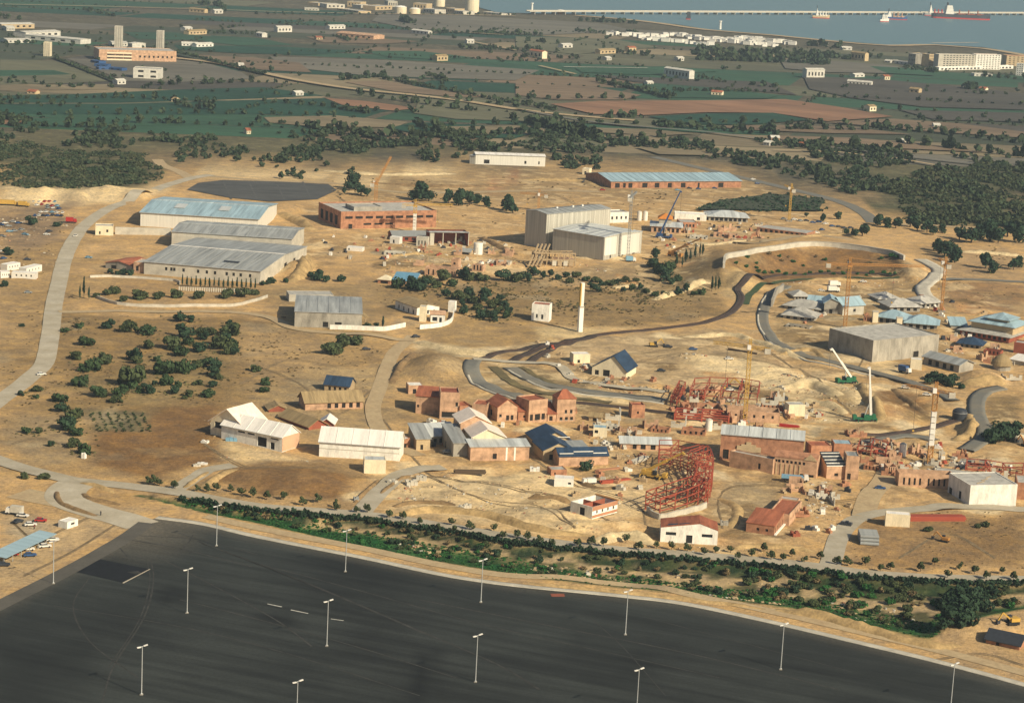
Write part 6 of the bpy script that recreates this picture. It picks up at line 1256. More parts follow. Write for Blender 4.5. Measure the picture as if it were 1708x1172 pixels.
for x,y,w in [(1398,366,16),(1372,369,13),(1345,362,10),(1464,376,22),(1480,380,20),(1494,381,22),(1518,379,26),(1530,384,18),(1546,388,24),(1556,392,18),(1572,389,18),(1438,394,26),(1426,396,18),(1412,392,14),(1562,419,26),(1582,430,34),(1592,438,30),(1570,424,22),(1651,402,40),(1680,395,34),(1620,405,34),(1600,400,28),(1700,405,34),(1635,398,26),(1665,405,30),(1644,448,30),(1690,450,22),(1655,456,26),(1700,446,20)]: plant('pine',x,y,w,'dark round tree along the edge of the bare ground below the wood','trees at the wood edge')
AV = [(248,808),(258,809),(266,810),(292,815),(329,819),(345,820),(361,819),(385,820),(402,826),(422,830),(445,833),(473,833),(505,843),(530,838),(559,846),(562,852),(595,855),(613,855),(650,864),(672,867),(730,885),(753,876),(757,888),(784,884),(824,886),(838,900),(863,898),(880,902),(921,912),(963,912),(986,910),(1006,912),(1044,905),(1095,914),(1146,920),(1174,926),(1194,922),(1218,921),(1231,934),(1254,929),(1274,920),(1286,934),(1307,935),(1321,928),(1342,938),(1368,932),(1396,942),(1413,943),(1444,943),(1468,953),(1485,950),(1535,953),(1559,942),(1601,950),(1580,964),(1625,957),(1645,966),(1671,957),(1690,968),(700,874),(900,906),(1065,918),(1120,917)]
for x,y in AV: plant('street',x,y,vr.uniform(14,19),'young round street tree along the road above the grassy ditch','street trees above the ditch',hs=1.0)
for x,y,w in [(1546,886,14),(1552,884,12),(1642,878,16),(1632,880,12)]: plant('scrub',x,y,w,'lone bush on the bare brown field beside the red girders','bushes on the brown field',cat='bush',name='bush')
for x,y,w in [(1588,1045,44),(1602,1035,50),(1618,1020,44),(1595,1010,40),(1580,1020,36),(1612,1042,36),(1630,1005,36),(1650,1000,30),(1576,1050,26),(1640,1018,30),(1605,1000,34)]: plant('scrub_dark',x,y,w,'very dark tall tree in the clump at the end of the ditch','dark clump at the ditch end',hs=1.25)
for x,y,w in [(1560,636,24),(1572,640,26),(1585,645,24),(1590,634,16),(1600,648,16),(1548,632,16),(1550,640,18)]: plant('scrub_dark',x,y,w,'dark bush on the slope below the long grey house','bushes below the grey house',cat='bush',name='bush')
for x,y,w in [(1660,740,40),(1676,736,44),(1692,728,36),(1670,722,34),(1652,732,26)]: plant('scrub_dark',x,y,w,'dark bush in the clump inside the winding channel','bushes inside the winding channel',cat='bush',name='bush')
for x,y,w in [(50,375,22),(96,378,14),(14,425,18),(6,478,16),(36,545,10)]: plant('scrub_dark',x,y,w,'dark tree between the parked cars of the dirt yard','trees among the yard cars')
plant('scrub_dark',978,783,26,'dark bush behind the white van and long cabin','bush behind the van',cat='bush',name='bush')
# the ditch: shrubs one can count
dr = random.Random(21); k = 0
for i in range(290):
    x = dr.uniform(640,1700) if i > 35 else dr.uniform(360,700); yf_ = np.interp(x,[p[0] for p in FAR_E],[p[1] for p in FAR_E]); yn_ = np.interp(x,[p[0] for p in NEAR_E],[p[1] for p in NEAR_E])
    y = yf_ + (yn_-yf_)*dr.uniform(0.10,0.9)
    plant(dr.choice(['shrub','scrub','scrub','dry','scrub_dark']),x,y,dr.uniform(7,14)*(1.6 if x > 1200 else 1.15),'low shrub growing on the sandy bed of the ditch','shrubs in the ditch',cat='shrub',name='shrub')
hd = random.Random(8); n_ = 0
# ---- masses nobody could count: woods, far tree rows, weeds, rubble
BASE = {}
def blob_base(seed, nq=26, leaf=0.36, core=True):
    if (seed,nq) in BASE: return BASE[(seed,nq)]
    rs = np.random.RandomState(seed); q = crown_arrays(nq, rs, 1.0,1.0,0.8,0.65,leaf,lobes=4)
    BASE[(seed,nq)] = q; return q
def mass(name, label, pts, m, cat, nq=26, leaf=0.36, hs=1.0):     # pts: x,y,z,r
    pts = np.array(pts); rs = np.random.RandomState(len(pts)); out = []
    for s in range(6):
        sel = pts[s::6]
        if not len(sel): continue
        b = blob_base(s, nq, leaf); a = rs.uniform(0,6.28,len(sel)); ca, sa = np.cos(a), np.sin(a)
        x = b[None,:,0]*ca[:,None] - b[None,:,1]*sa[:,None]; y = b[None,:,0]*sa[:,None] + b[None,:,1]*ca[:,None]; z = np.broadcast_to(b[None,:,2], x.shape)
        r = sel[:,3][:,None]; out.append(np.stack([x*r+sel[:,0][:,None], y*r+sel[:,1][:,None], z*r*hs*rs.uniform(0.8,1.25,(len(sel),1))+sel[:,2][:,None]], -1).reshape(-1,3))
    V = np.concatenate(out); me = fast_mesh(name, V, np.arange(len(V)).reshape(-1,4), 4); me.materials.append(M[m])
    o = bpy.data.objects.new(name, me); C.objects.link(o); tag(o, label, cat, None, 'stuff'); return o
def fill(poly, spacing, rmin, rmax, seed, keep=1.0, clump=None, noroad=False, rag=16, thr=0.5):
    rs = np.random.RandomState(seed); A = np.array([PZ(*p)[:2] for p in poly]); lo, hi = A.min(0), A.max(0); n = int((hi-lo).prod()/spacing**2)
    x = rs.uniform(lo[0],hi[0],n); y = rs.uniform(lo[1],hi[1],n); sd = poly_sd(A,x,y) + (vnoise(x,y,26)-0.5)*rag + (vnoise(x+5,y,9)-0.5)*10
    ok = (sd > 0) & (rs.rand(n) < keep)
    if clump: ok &= (vnoise(x+31,y*0.5,clump) + 0.35*(vnoise(x,y,clump*0.3)-0.5)) > thr
    x,y = x[ok],y[ok]; z = np.where(y < 1900, HT(x,y), 0)
    if noroad:
        good = np.ones(len(x), bool)
        for c, w_ in ROADS:
            q = c[::2]
            for i in range(0, len(x), 2000): good[i:i+2000] &= np.min(np.hypot(x[i:i+2000,None]-q[None,:,0], y[i:i+2000,None]-q[None,:,1]), 1) > w_/2 + 2
        x, y, z = x[good], y[good], z[good]
    hv = smooth((0.55*vnoise(x+77,y*0.6,28) + 0.45*vnoise(x,y+13,9) - 0.25)/0.5); return np.stack([x,y,z,rmin + (rmax-rmin)*np.clip(0.75*hv + 0.4*rs.rand(len(x)) - 0.08, 0, 1.25)],1)
def rowpts(a, b, sp, r, jit=2.0, seed=0):
    A, B = PZ(*a)[:2], PZ(*b)[:2]; n = max(2,int(np.linalg.norm(B-A)/sp)); rs = np.random.RandomState(seed+n); t = np.linspace(0,1,n)[:,None]
    p = A*(1-t)+B*t + rs.normal(size=(n,2))*jit; return np.concatenate([p, np.zeros((n,1)), (r*rs.uniform(0.7,1.25,n))[:,None]],1)
W1 = fill([(0,238),(60,235),(140,253),(240,258),(276,282),(268,302),(200,313),(100,316),(-40,312),(-40,240)],2.5,0.7,2.7,1,clump=9,thr=0.34,rag=34)
mass('dense_scrub','dense dark olive scrub wood bordered by sand heaps',W1,'leaf_wood2','wood',nq=18,hs=0.8)
W3 = fill([(1470,322),(1490,300),(1560,286),(1640,276),(1760,272),(1760,388),(1640,382),(1540,373),(1480,352)],3.1,0.9,4.2,2,clump=14,thr=0.33,rag=40)
mass('dense_wood','dense dark green wood bordering the bare slope and pale road',W3,'leaf_wood2','wood',nq=18,hs=0.85)
W5 = fill([(1160,352),(1200,336),(1290,325),(1378,336),(1365,355),(1250,353)],3.6,1.6,2.8,3)
mass('scrub_patch','low dark green scrub patch behind the pavilions',W5,'leaf_dark','scrub',nq=18,hs=0.7)
W2 = np.concatenate([fill([(-40,196),(180,212),(300,226),(640,220),(720,240),(560,264),(480,274),(300,264),(150,246),(-40,236)],8,1.8,4.2,4,clump=30), fill([(640,215),(900,225),(1100,240),(1290,262),(1470,315),(1440,330),(1280,285),(1150,262),(900,255),(700,252)],10,2.0,4.6,5,clump=40),
   fill([(1100,225),(1290,236),(1500,256),(1708,272),(1708,285),(1500,286),(1300,262),(1120,245)],8,2.2,4.8,6,clump=45), fill([(1280,262),(1420,275),(1480,300),(1460,322),(1380,300)],7,2,4.2,7,clump=30), fill([(700,252),(900,262),(1180,272),(1130,285),(900,285),(700,272)],13,2.5,5,8,clump=40), fill([(290,268),(560,278),(600,300),(460,300),(320,290)],16,2,4.5,9,clump=30)])
mass('open_woodland','scattered dark trees of the open woodland between fields and building site',W2,'leaf_wood','woodland',nq=26)
ROWS = [((0,136),(60,138),12,4),((80,146),(190,147),14,4.5),((0,166),(190,164),9,4.5),((190,163),(360,172),9,5),((0,172),(130,176),10,5),((10,193),(300,190),13,4),((300,190),(560,192),13,4),((150,205),(300,207),9,6),((60,212),(190,214),8,6),((290,176),(350,184),9,6),
 ((570,134),(640,128),7,6),((640,128),(740,136),18,5),((640,132),(860,174),8,5),((720,128),(745,136),9,6),((440,170),(540,178),10,5),((540,178),(610,190),10,6),((600,160),(690,172),12,6),((690,172),(780,186),14,7),((740,166),(860,180),14,6),((600,186),(690,188),12,6),((430,205),(600,212),16,6),((520,214),(620,232),9,8),((620,228),(740,232),8,8),((720,210),(860,208),16,6),((700,215),(760,230),10,8),((740,228),(980,226),9,8),
 ((650,98),(720,100),20,4),((760,99),(900,101),22,4),((715,55),(900,60),7,6),((770,82),(900,86),7,6),((860,166),(1060,166),16,5.5),((1000,138),(1060,150),6,6),((1060,150),(1120,166),6,6),((1110,153),(1300,155),9,5),((860,172),(925,186),10,6),((860,200),(1000,208),14,6),((1000,206),(1120,212),14,6.5),((1020,200),(1060,198),10,8),((880,205),(1000,236),6,8),((1000,230),(1100,232),12,7),((1100,212),(1290,225),9,8),((1180,206),(1400,208),16,6),((1270,218),(1480,218),13,6.5),((1480,215),(1708,240),11,7),((1330,242),(1500,256),9,8),((1500,240),(1708,262),10,8),((1440,182),(1560,188),16,5),((1540,200),(1708,206),16,6),((970,36),(1060,40),8,7),((965,54),(1060,57),8,6),((860,96),(960,99),8,6),((1020,88),(1080,94),8,7),((1160,92),(1380,100),6,9),((1165,100),(1370,108),6,9),((1170,84),(1380,92),8,7),((1350,77),(1400,81),8,9),((1385,96),(1415,100),6,8),((1450,96),(1475,97),6,8),((1360,110),(1380,108),7,8),((1615,150),(1632,150),3,9),((1510,112),(1560,122),10,6),((1640,128),(1708,134),9,7),((0,30),(30,33),9,8),((340,9),(375,12),5,9),((350,20),(372,20),6,7),((140,18),(190,28),14,6),((670,36),(685,40),3,9),((430,24),(860,26),16,4),((1128,124),(1200,136),10,5),((1255,144),(1290,147),6,7),((880,70),(910,72),7,7),((560,62),(580,70),10,5),((345,56),(430,58),7,5),((100,146),(150,143),9,4),((90,98),(150,122),6,4),((150,122),(192,138),6,4),((296,90),(440,126),7,4.5),((250,143),(420,138),12,5)]
def rowxy(A, B, sp_, r, seed):
    A = np.array(A); B = np.array(B); n = max(2, int(np.linalg.norm(B-A)/sp_)); rs = np.random.RandomState(seed); t = np.linspace(0,1,n)[:,None]; p = A*(1-t)+B*t + rs.normal(size=(n,2))*1.5
    return np.concatenate([p, np.zeros((n,1)), (r*rs.uniform(0.7,1.3,n))[:,None]],1)[rs.rand(n) < 0.85]
mass('field_hedges','thin hedges and tree lines between the small strip fields',np.concatenate([rowxy(a,b,q,r,i) for i,(a,b,q,r) in enumerate(QROWS)]),'leaf_wood','hedges',nq=14)
mass('tree_rows','far rows of dark trees lining the fields of the plain',np.concatenate([rowpts(a,b,sp,r*0.8,r*0.25,i) for i,(a,b,sp,r) in enumerate(ROWS)]),'leaf_wood','trees',nq=30)
PLN = fill([(0,60),(500,30),(900,40),(1300,100),(1708,150),(1708,230),(1300,200),(900,160),(500,130),(0,150)],70,1.5,4.5,12,keep=0.7)
mass('field_bushes','scattered small bushes on the open plain',PLN,'leaf_wood','bushes',nq=20)
WE = np.concatenate([fill([(0,520),(520,530),(660,600),(620,700),(400,690),(150,690),(120,780),(0,760)],3.4,0.35,0.9,31,keep=0.3,clump=18,noroad=True), fill([(0,350),(150,360),(100,500),(0,640)],4,0.4,1.0,32,keep=0.35,clump=16,noroad=True), fill([(620,470),(880,470),(1200,490),(1150,540),(900,545),(640,520)],4,0.4,1.0,33,keep=0.35,clump=14,noroad=True), fill([(1420,860),(1708,855),(1708,950),(1400,945)],3.5,0.25,0.6,34,keep=0.4,clump=16,noroad=True),fill([(450,300),(1000,290),(1290,330),(1290,420),(1130,420),(850,420),(560,330)],7,0.5,1.3,35,keep=0.3,clump=22,noroad=True),fill([(1560,400),(1708,405),(1708,520),(1560,520)],5,0.4,1.1,36,keep=0.3,clump=18,noroad=True)])
mass('dry_weeds','tufts of dry brown weeds on the bare ground',WE,'leaf_dry','weeds',nq=10,leaf=0.5,hs=0.45)
UG = []
ur = random.Random(77)
for lst, n, sp_ in ((SC1,9,1.0),(MID,8,1.0),(HED,8,1.0)):
    for x,y,w in lst:
        for k in range(n):
            p = P(x+ur.gauss(0,w*0.75), y+ur.gauss(0,w*0.22)); UG.append((p[0],p[1],p[2]-0.1,ur.uniform(0.3,1.15)))
mass('undergrowth','low olive brown undergrowth between the scrub trees and pines',UG,'leaf_under','undergrowth',nq=14,leaf=0.45,hs=0.6)
SLOPE = fill([(630,475),(880,465),(1080,485),(1200,500),(1150,520),(900,520),(760,505)],3.2,0.3,1.1,41,keep=0.7,clump=12,noroad=True,thr=0.52)
mass('slope_scrub','low grey green scrub on the slope above the track',SLOPE,'leaf_under','scrub',nq=12,leaf=0.45,hs=0.6)
HG = []
for i in range(900):
    x = hd.uniform(300,1708); y = np.interp(x,[p[0] for p in FAR_E],[p[1] for p in FAR_E]) + hd.uniform(0.5,5.0)*(1 if x>500 else 0.5); p = P(x,y); HG.append((p[0],p[1],p[2],hd.uniform(0.6,1.4)))
mass('ditch_hedge','dark green hedge hanging down the far bank of the ditch',HG,'leaf_dark','hedge',nq=22)
GR = []
for i in range(2400):
    x = hd.uniform(300,1570); t_ = hd.uniform(0.02,0.3 if x > 900 else 0.5 if x > 560 else 0.85); yf_ = np.interp(x,[p[0] for p in FAR_E],[p[1] for p in FAR_E]); yn_ = np.interp(x,[p[0] for p in NEAR_E],[p[1] for p in NEAR_E]); p = P(x, yn_+(yf_-yn_)*t_); GR.append((p[0],p[1],p[2]-0.1,hd.uniform(0.3,0.8)))
mass('ditch_grass','lush green grass along the near side of the ditch',GR,'leaf_green','grass',nq=12,leaf=0.5,hs=0.6)
# vineyard rows in the old plot
VR = np.concatenate([rowpts((152+i*14,690),(166+i*14,720),2.2,0.9,0.5,i) for i in range(7)]); 
mass('vine_rows','rows of grey green low vines in the small plot',VR,'leaf_olive','vines',nq=14,leaf=0.42,hs=0.8)
# rubble
def rubble(name, label, zones, seed):
    rs = np.random.RandomState(seed); V=[];F=[];MI=[]
    for poly,n,s0,s1 in zones:
        A = np.array([PZ(*p)[:2] for p in poly]); lo,hi = A.min(0),A.max(0); c = 0; lastc = None; tries = 0; n = int(n*1.7)
        while c < n:
            tries += 1
            if tries % 40 == 39: cc = rs.uniform(lo,hi)
            if c % 14 == 0 and (c, n) != lastc: cc = rs.uniform(lo,hi); sg = rs.uniform(1.5,6); lastc = (c, n)
            x,y = cc + rs.normal(size=2)*np.array((sg, sg*0.7))
            if poly_sd(A,np.array([x]),np.array([y]))[0] < 0: continue
            c += 1; s = (s0*0.7 + (s1-s0)*0.75*rs.rand()**2)*np.array((1,rs.uniform(0.5,1.2),rs.uniform(0.3,0.8))); z = float(HT(x,y)); a = rs.rand()*6.28; o = len(V)
            for sx,sy,sz in ((-1,-1,0),(1,-1,0),(1,1,0),(-1,1,0),(-1,-1,1),(1,-1,1),(1,1,1),(-1,1,1)):
                k = 0.7 if sz else 1; p = np.array((sx*s[0]*k, sy*s[1]*k))*rs.uniform(0.75,1.2,2); V.append((x+p[0]*math.cos(a)-p[1]*math.sin(a), y+p[0]*math.sin(a)+p[1]*math.cos(a), z+sz*s[2]*rs.uniform(0.8,1.4)-0.1))
            mi = rs.choice(4,p=[.2,.56,.12,.12])
            for f in ((0,3,2,1),(4,5,6,7),(0,1,5,4),(1,2,6,5),(2,3,7,6),(3,0,4,7)): F.append(tuple(o+i for i in f)); MI.append(mi)
    me = bpy.data.meshes.new(name); me.from_pydata(V,[],F)
    for m in ('concrete_light','road_dirt','brick','timber'): me.materials.append(M[m])
    me.polygons.foreach_set('material_index', MI); o = bpy.data.objects.new(name,me); C.objects.link(o); tag(o,label,'rubble',None,'stuff')
rubble('site_rubble','broken stones, bricks and offcuts strewn over the building site',[
 ([(640,795),(900,790),(1050,830),(1000,890),(700,860)],220,0.3,0.9),([(1130,590),(1420,640),(1460,700),(1300,700),(1150,640)],320,0.3,1.1),([(960,628),(1120,650),(1110,662),(950,642)],110,0.5,1.3),([(640,410),(860,400),(860,460),(640,460)],240,0.4,1.2),([(1090,380),(1280,375),(1250,415),(1110,420)],160,0.4,1.2),
 ([(960,720),(1080,720),(1080,830),(960,820)],120,0.3,0.9),([(1290,470),(1560,470),(1700,560),(1560,640),(1450,560),(1330,540)],260,0.3,1.0),([(1430,730),(1600,740),(1700,800),(1500,790)],140,0.3,1.0),([(1340,800),(1420,800),(1400,870),(1350,880)],90,0.3,1.0),([(880,440),(1010,440),(1010,460),(880,460)],70,0.3,1.0),([(960,605),(1000,610),(1010,625),(960,622)],40,0.5,1.2),([(340,700),(420,740),(520,770),(380,790)],40,0.3,0.8),([(680,790),(760,780),(780,830),(650,840)],60,0.4,1.1),([(1100,905),(1300,915),(1300,925),(1100,918)],40,0.3,0.8),([(0,350),(120,350),(90,470),(0,470)],150,0.3,1.0)],4)
rubble('ditch_boulders','pale boulders lying in the bed of the ditch',[([(640,885),(900,930),(1290,960),(1360,985),(1280,1000),(1000,965),(720,920)],150,0.3,1.3),([(1340,985),(1500,1000),(1560,1030),(1450,1030)],50,0.3,1.1)],9)
# piles and boxes one can pick out
for i,(x,y,w,d,hh,m,l) in enumerate([(655,806,3.5,3,1.6,'concrete_light','grey block pile beside the branch road'),(686,808,4.5,3,1.9,'concrete_light','larger grey block pile at the end of the branch road'),(703,800,4,3,1.8,'concrete_light','pale grey block pile near the timber bundles'),(770,848,2.5,2,1.3,'concrete_light','pair of grey slabs leaning on the sand'),(779,846,3,2,1.5,'concrete_light','grey slab block on the sand beside another'),(892,785,4,3,1.5,'paint_white','white covered crate beside the timber bundles'),(1412,876,4,3,1.6,'paint_dark','dark crate at the road corner by the cream container'),(1326,893,3,3,1.6,'brick_red','rusty crate beside the brick wing'),(338,774,4,2,0.8,'paint_white','white tarpaulin on the brown field'),(342,738,3,2,1.0,'paint_white','white skip below the barn'),(328,777,3,2,0.9,'concrete_light','pale trough beside the barn lane'),(1208,875,3,2,1.6,'concrete','grey mixer crate beside the white gable building'),(140,764,1.6,1.6,2.2,'render_white','white transformer box under the field trees'),(594,834,2.0,1.6,1.4,'paint_grey','grey generator at the end of the field ditch'),(387,735,5,2,1.4,'paint_skyblue','pale blue trailer in front of the barn')]):
    e = empty('material_pile', P(x,y), R(i*40 % 60-20), l, 'pile')
    mb = MB(); 
    for k in range(3):
        for j in range(2): link('block', unit_box(m), e, (-w/2+w*k/3, -d/2+d*j/2, -0.1), R((k*3+j*5) % 5 - 2), (w/3*0.93, d/2*0.92, hh*(1-0.25*((k+j+i) % 2))+0.1))
# ridges of dug earth, wheel ruts, trenches
def earth_bank(px, w, h, m='road_dirt'):
    c = spline([P(*q)[:2] for q in px], 2.5); t = np.gradient(c, axis=0); t /= np.linalg.norm(t, axis=1)[:,None]+1e-9; nrm = np.stack([-t[:,1], t[:,0]],1); n = len(c)
    V = []; k = np.linspace(0,1,n); env = np.minimum(1, np.minimum(k, 1-k)*6)
    for o_, hh in ((-0.5,-0.3),(-0.25,0.6),(0.0,1.0),(0.22,0.7),(0.5,-0.3)):
        ww = w*(0.8+0.5*vnoise(c[:,0]+o_*9, c[:,1], 3.5)); q = c + nrm*(o_*ww)[:,None]; z = HT(q[:,0],q[:,1]) + (h*hh*env*(0.55+0.9*vnoise(q[:,0],q[:,1]+o_*7,3.0)) if hh > 0 else hh)
        V.append(np.concatenate([q, z[:,None]],1))
    F = [(j*n+i, j*n+i+1, (j+1)*n+i+1, (j+1)*n+i) for j in range(4) for i in range(n-1)]
    me = fast_mesh('earth_bank', np.concatenate(V), np.array(F), 4); me.materials.append(M[m]); o = bpy.data.objects.new('earth_bank', me); C.objects.link(o); o['kind'] = 'structure'
mat('earth_ochre', (0.46,0.315,0.14), var=0.35, scale=0.2, bump=0.5, bscale=1.2, fine=0.2); mat('earth_brown', (0.27,0.175,0.08), var=0.35, scale=0.2, bump=0.5, bscale=1.2, fine=0.2); mat('earth_pale', (0.64,0.50,0.28), var=0.3, scale=0.2, bump=0.5, bscale=1.2, fine=0.2); mat('rut', (0.25,0.18,0.095), var=0.3, scale=0.3, bump=0.2, bscale=1, fine=0.2)
for px,w,h,m_ in [([(640,862),(720,852),(800,858),(900,885),(985,893)],5,2.0,'earth_ochre'),([(655,845),(700,838),(760,842)],4,1.2,'earth_brown'),([(590,838),(610,820),(632,800)],2.5,1.0,'earth_brown'),([(634,826),(655,808),(690,792)],2.5,1.2,'earth_brown'),([(305,815),(330,798),(350,786)],3,1.0,'earth_ochre'),([(340,812),(372,790),(395,782)],5,1.2,'earth_ochre'),([(985,905),(1050,896),(1090,908)],7,2.6,'earth_pale'),([(1210,915),(1290,912),(1360,920)],4,1.2,'earth_ochre'),([(690,570),(750,586),(812,595)],6,2.2,'earth_pale'),([(650,640),(668,610),(690,588)],5,1.6,'earth_brown'),([(1090,500),(1150,480),(1185,470)],6,2.2,'earth_pale'),([(1020,480),(1060,478),(1090,492)],5,1.6,'earth_pale'),([(1140,562),(1220,560),(1290,580),(1340,600)],6,1.8,'earth_pale'),([(1290,650),(1350,640),(1400,660)],8,2.4,'earth_pale'),([(1330,668),(1380,676),(1410,690)],6,2.0,'earth_pale'),([(1430,640),(1450,670),(1470,700)],6,2.6,'earth_ochre'),([(1490,648),(1520,672),(1545,690)],5,1.6,'earth_brown'),([(1600,640),(1640,636),(1680,642)],8,3.0,'earth_ochre'),([(1590,735),(1620,715),(1615,690)],7,2.4,'earth_ochre'),([(1300,590),(1350,585),(1380,600)],4,1.6,'earth_ochre'),([(1560,525),(1620,530),(1700,528)],5,1.6,'earth_ochre'),([(1570,500),(1620,505),(1650,512)],5,1.4,'earth_brown'),([(130,805),(165,812),(190,822)],3,1.0,'earth_ochre'),([(95,818),(98,835),(120,848),(165,862)],3,1.0,'earth_brown'),([(140,822),(150,832),(200,842)],3,0.9,'earth_brown'),([(470,355),(500,372),(520,385)],10,3.5,'earth_ochre'),([(480,470),(505,450),(520,440)],9,4,'earth_ochre'),([(540,285),(640,292),(760,290)],8,1.6,'earth_pale'),([(620,305),(740,312),(880,308)],8,1.4,'earth_brown'),([(1130,400),(1190,408),(1260,400)],5,1.4,'earth_pale'),([(870,300),(960,302),(1000,312)],8,1.6,'earth_ochre'),([(640,430),(700,425),(760,432)],4,1.4,'earth_ochre'),([(800,395),(830,410),(860,425)],6,1.8,'earth_brown'),([(1330,395),(1400,392),(1440,402)],5,1.4,'earth_ochre'),([(1600,420),(1660,424),(1708,428)],6,1.8,'earth_pale'),([(1340,470),(1380,466),(1440,470)],4,1.2,'earth_ochre'),([(1290,1016),(1370,1030),(1450,1052),(1550,1078),(1600,1075)],5,2.0,'earth_ochre'),([(880,972),(1050,990),(1200,1006),(1290,1018)],3,0.8,'earth_ochre'),([(960,800),(1000,815),(1050,812)],4,1.2,'earth_brown'),([(1200,830),(1230,850),(1220,880)],5,1.2,'earth_ochre'),([(880,830),(930,832),(950,840)],4,1.6,'earth_brown')]: earth_bank(px,w,h,m_)
rt = random.Random(19)
for px in [[(640,700),(700,775),(760,800),(880,820),(940,835),(1050,870)],[(700,790),(800,830),(900,845),(960,880)],[(1440,830),(1380,835),(1330,815),(1240,810),(1200,830),(1205,880)],[(960,640),(1080,600),(1200,592),(1300,610),(1400,640)],[(1120,560),(1240,575),(1340,620),(1420,690)],[(1000,600),(1100,585),(1200,575)],[(620,650),(560,690),(500,640),(430,610)],[(640,600),(560,610),(480,600),(400,640)],[(640,440),(720,420),(850,430),(880,445)],[(1130,420),(1220,400),(1330,385)],[(500,300),(700,300),(900,320),(960,340)],[(1450,580),(1420,620),(1350,610)],[(1480,800),(1560,770),(1640,760)],[(20,870),(60,900),(110,880),(150,862)],[(40,960),(120,920),(200,870)],[(1500,930),(1580,890),(1660,930)],[(880,760),(960,810),(1060,840),(1080,880)],[(340,740),(420,780),(520,780)],[(100,740),(60,730),(20,740)],[(1560,1100),(1640,1090),(1708,1110)]]:
    for d_ in (-1.1, 1.1): strip('wheel_rut', [(x, y+d_) for x,y in px], 0.7, 'rut', dz=0.07, step=4, cols=1)
PAL = [('brick','pallet of bricks stacked on the open building site','brick pallets'),('concrete_light','pallet of grey concrete blocks on the open building site','block pallets'),('timber','stack of formwork boards on the open building site','formwork stacks'),('steel_red','bundle of short red steel bars on the open building site','steel bundles'),('paint_white','small white site box on the open building site','white site boxes'),('paint_dark','dark covered load on the open building site','covered loads')]
PM = []
for m_, l_, g_ in PAL:
    mb = MB(); 
    for k in range(3):
        for j in range(2): mb.box(-1.2+0.8*k, -1.2+0.8*k+0.76, -0.8+0.8*j, -0.8+0.8*j+0.76, 0.12, 1.0+0.35*((k*2+j*3) % 3))
    mb.box(-1.3,1.3,-0.9,0.9,0,0.12); PM.append(mb.mesh('load', m_))
for poly, n in [([(1120,640),(1300,650),(1420,690),(1300,720),(1120,715)],34),([(960,720),(1080,720),(1085,830),(960,830)],18),([(1420,745),(1560,745),(1700,780),(1480,800)],30),([(640,400),(860,395),(860,445),(640,450)],34),([(1080,375),(1270,372),(1250,410),(1110,415)],26),([(1300,495),(1560,490),(1690,545),(1600,610),(1480,550),(1340,545)],30),([(1290,815),(1420,805),(1420,880),(1350,900)],12),([(880,560),(960,600),(1110,640),(1120,655),(940,635)],18),([(670,705),(880,705),(890,740),(680,745)],12),([(520,395),(640,395),(640,440),(540,440)],10)]:
    A_ = np.array([PZ(*q)[:2] for q in poly]); lo_, hi_ = A_.min(0), A_.max(0); c_ = 0; n = int(n*1.7)
    while c_ < n:
        x_, y_ = rt.uniform(lo_[0],hi_[0]), rt.uniform(lo_[1],hi_[1])
        if poly_sd(A_, np.array([x_]), np.array([y_]))[0] < 0: continue
        c_ += 1; k = rt.choice([0,0,1,1,2,2,3,4,5]); o = link('material_load', PM[k], None, (x_, y_, float(HT(x_,y_))-0.05), rt.uniform(0,3), (rt.uniform(0.7,1.5), rt.uniform(0.7,1.3), rt.uniform(0.7,1.4))); tag(o, PAL[k][1], 'load', PAL[k][2])
for A,B,D_,hp,m_,l_ in [((1136,724),(1176,727),7,7,'brick','low brick shell below the long red girder wall'),((1222,686),(1262,689),8,8,'brick_pale','small pale brick shell inside the red frames'),((1270,682),(1300,684),7,7,'brick','square brick shell beside the cream site cabin'),((1150,655),(1190,657),8,7,'brick_pale','low brick foundation in the low red frame'),((1480,792),(1496,794),6,14,'brick_pale','narrow brick shell at the end of the brick arcade'),((1440,783),(1466,785),7,8,'brick','low brick shell beside the short white silo'),((1640,812),(1690,816),7,6,'brick','low brick range behind the white hall roof'),((1600,775),(1650,780),7,5,'concrete','low concrete foundation near the winding channel'),((1310,545),(1350,549),6,4,'concrete','bare concrete foundation below the lower grey pavilion'),((1440,535),(1458,537),6,6,'brick','low reddish shell beside the white chimney block'),((1640,590),(1668,594),6,7,'brick_red','red brick shell between the slate pavilion and round hut'),((640,425),(675,427),9,4,'concrete_light','bare pale foundation below the white box cabin'),((820,440),(850,443),7,5,'concrete_light','low pale foundation beside the wooden poles'),((1190,395),(1230,397),10,5,'brick_pale','low brick foundation before the wide grey hipped pavilion'),((1150,398),(1180,400),9,4,'concrete_light','pale slab foundation near the orange crane'),((990,715),(1030,718),6,5,'concrete_light','low pale foundation behind the site cabins'),((1085,720),(1115,722),6,6,'brick','low brick foundation behind the long low shed')]:
    bld('brick_shell' if 'brick' in m_ else 'foundation', l_, A, B, D_, hp, m_, 'flat', 0, 'roof_slab', row('F',4,0.05,0.95,0.4,0.25,0.95), cat='brick shell' if 'brick' in m_ else 'foundation', open_top=True, parapet=0)
WF = []
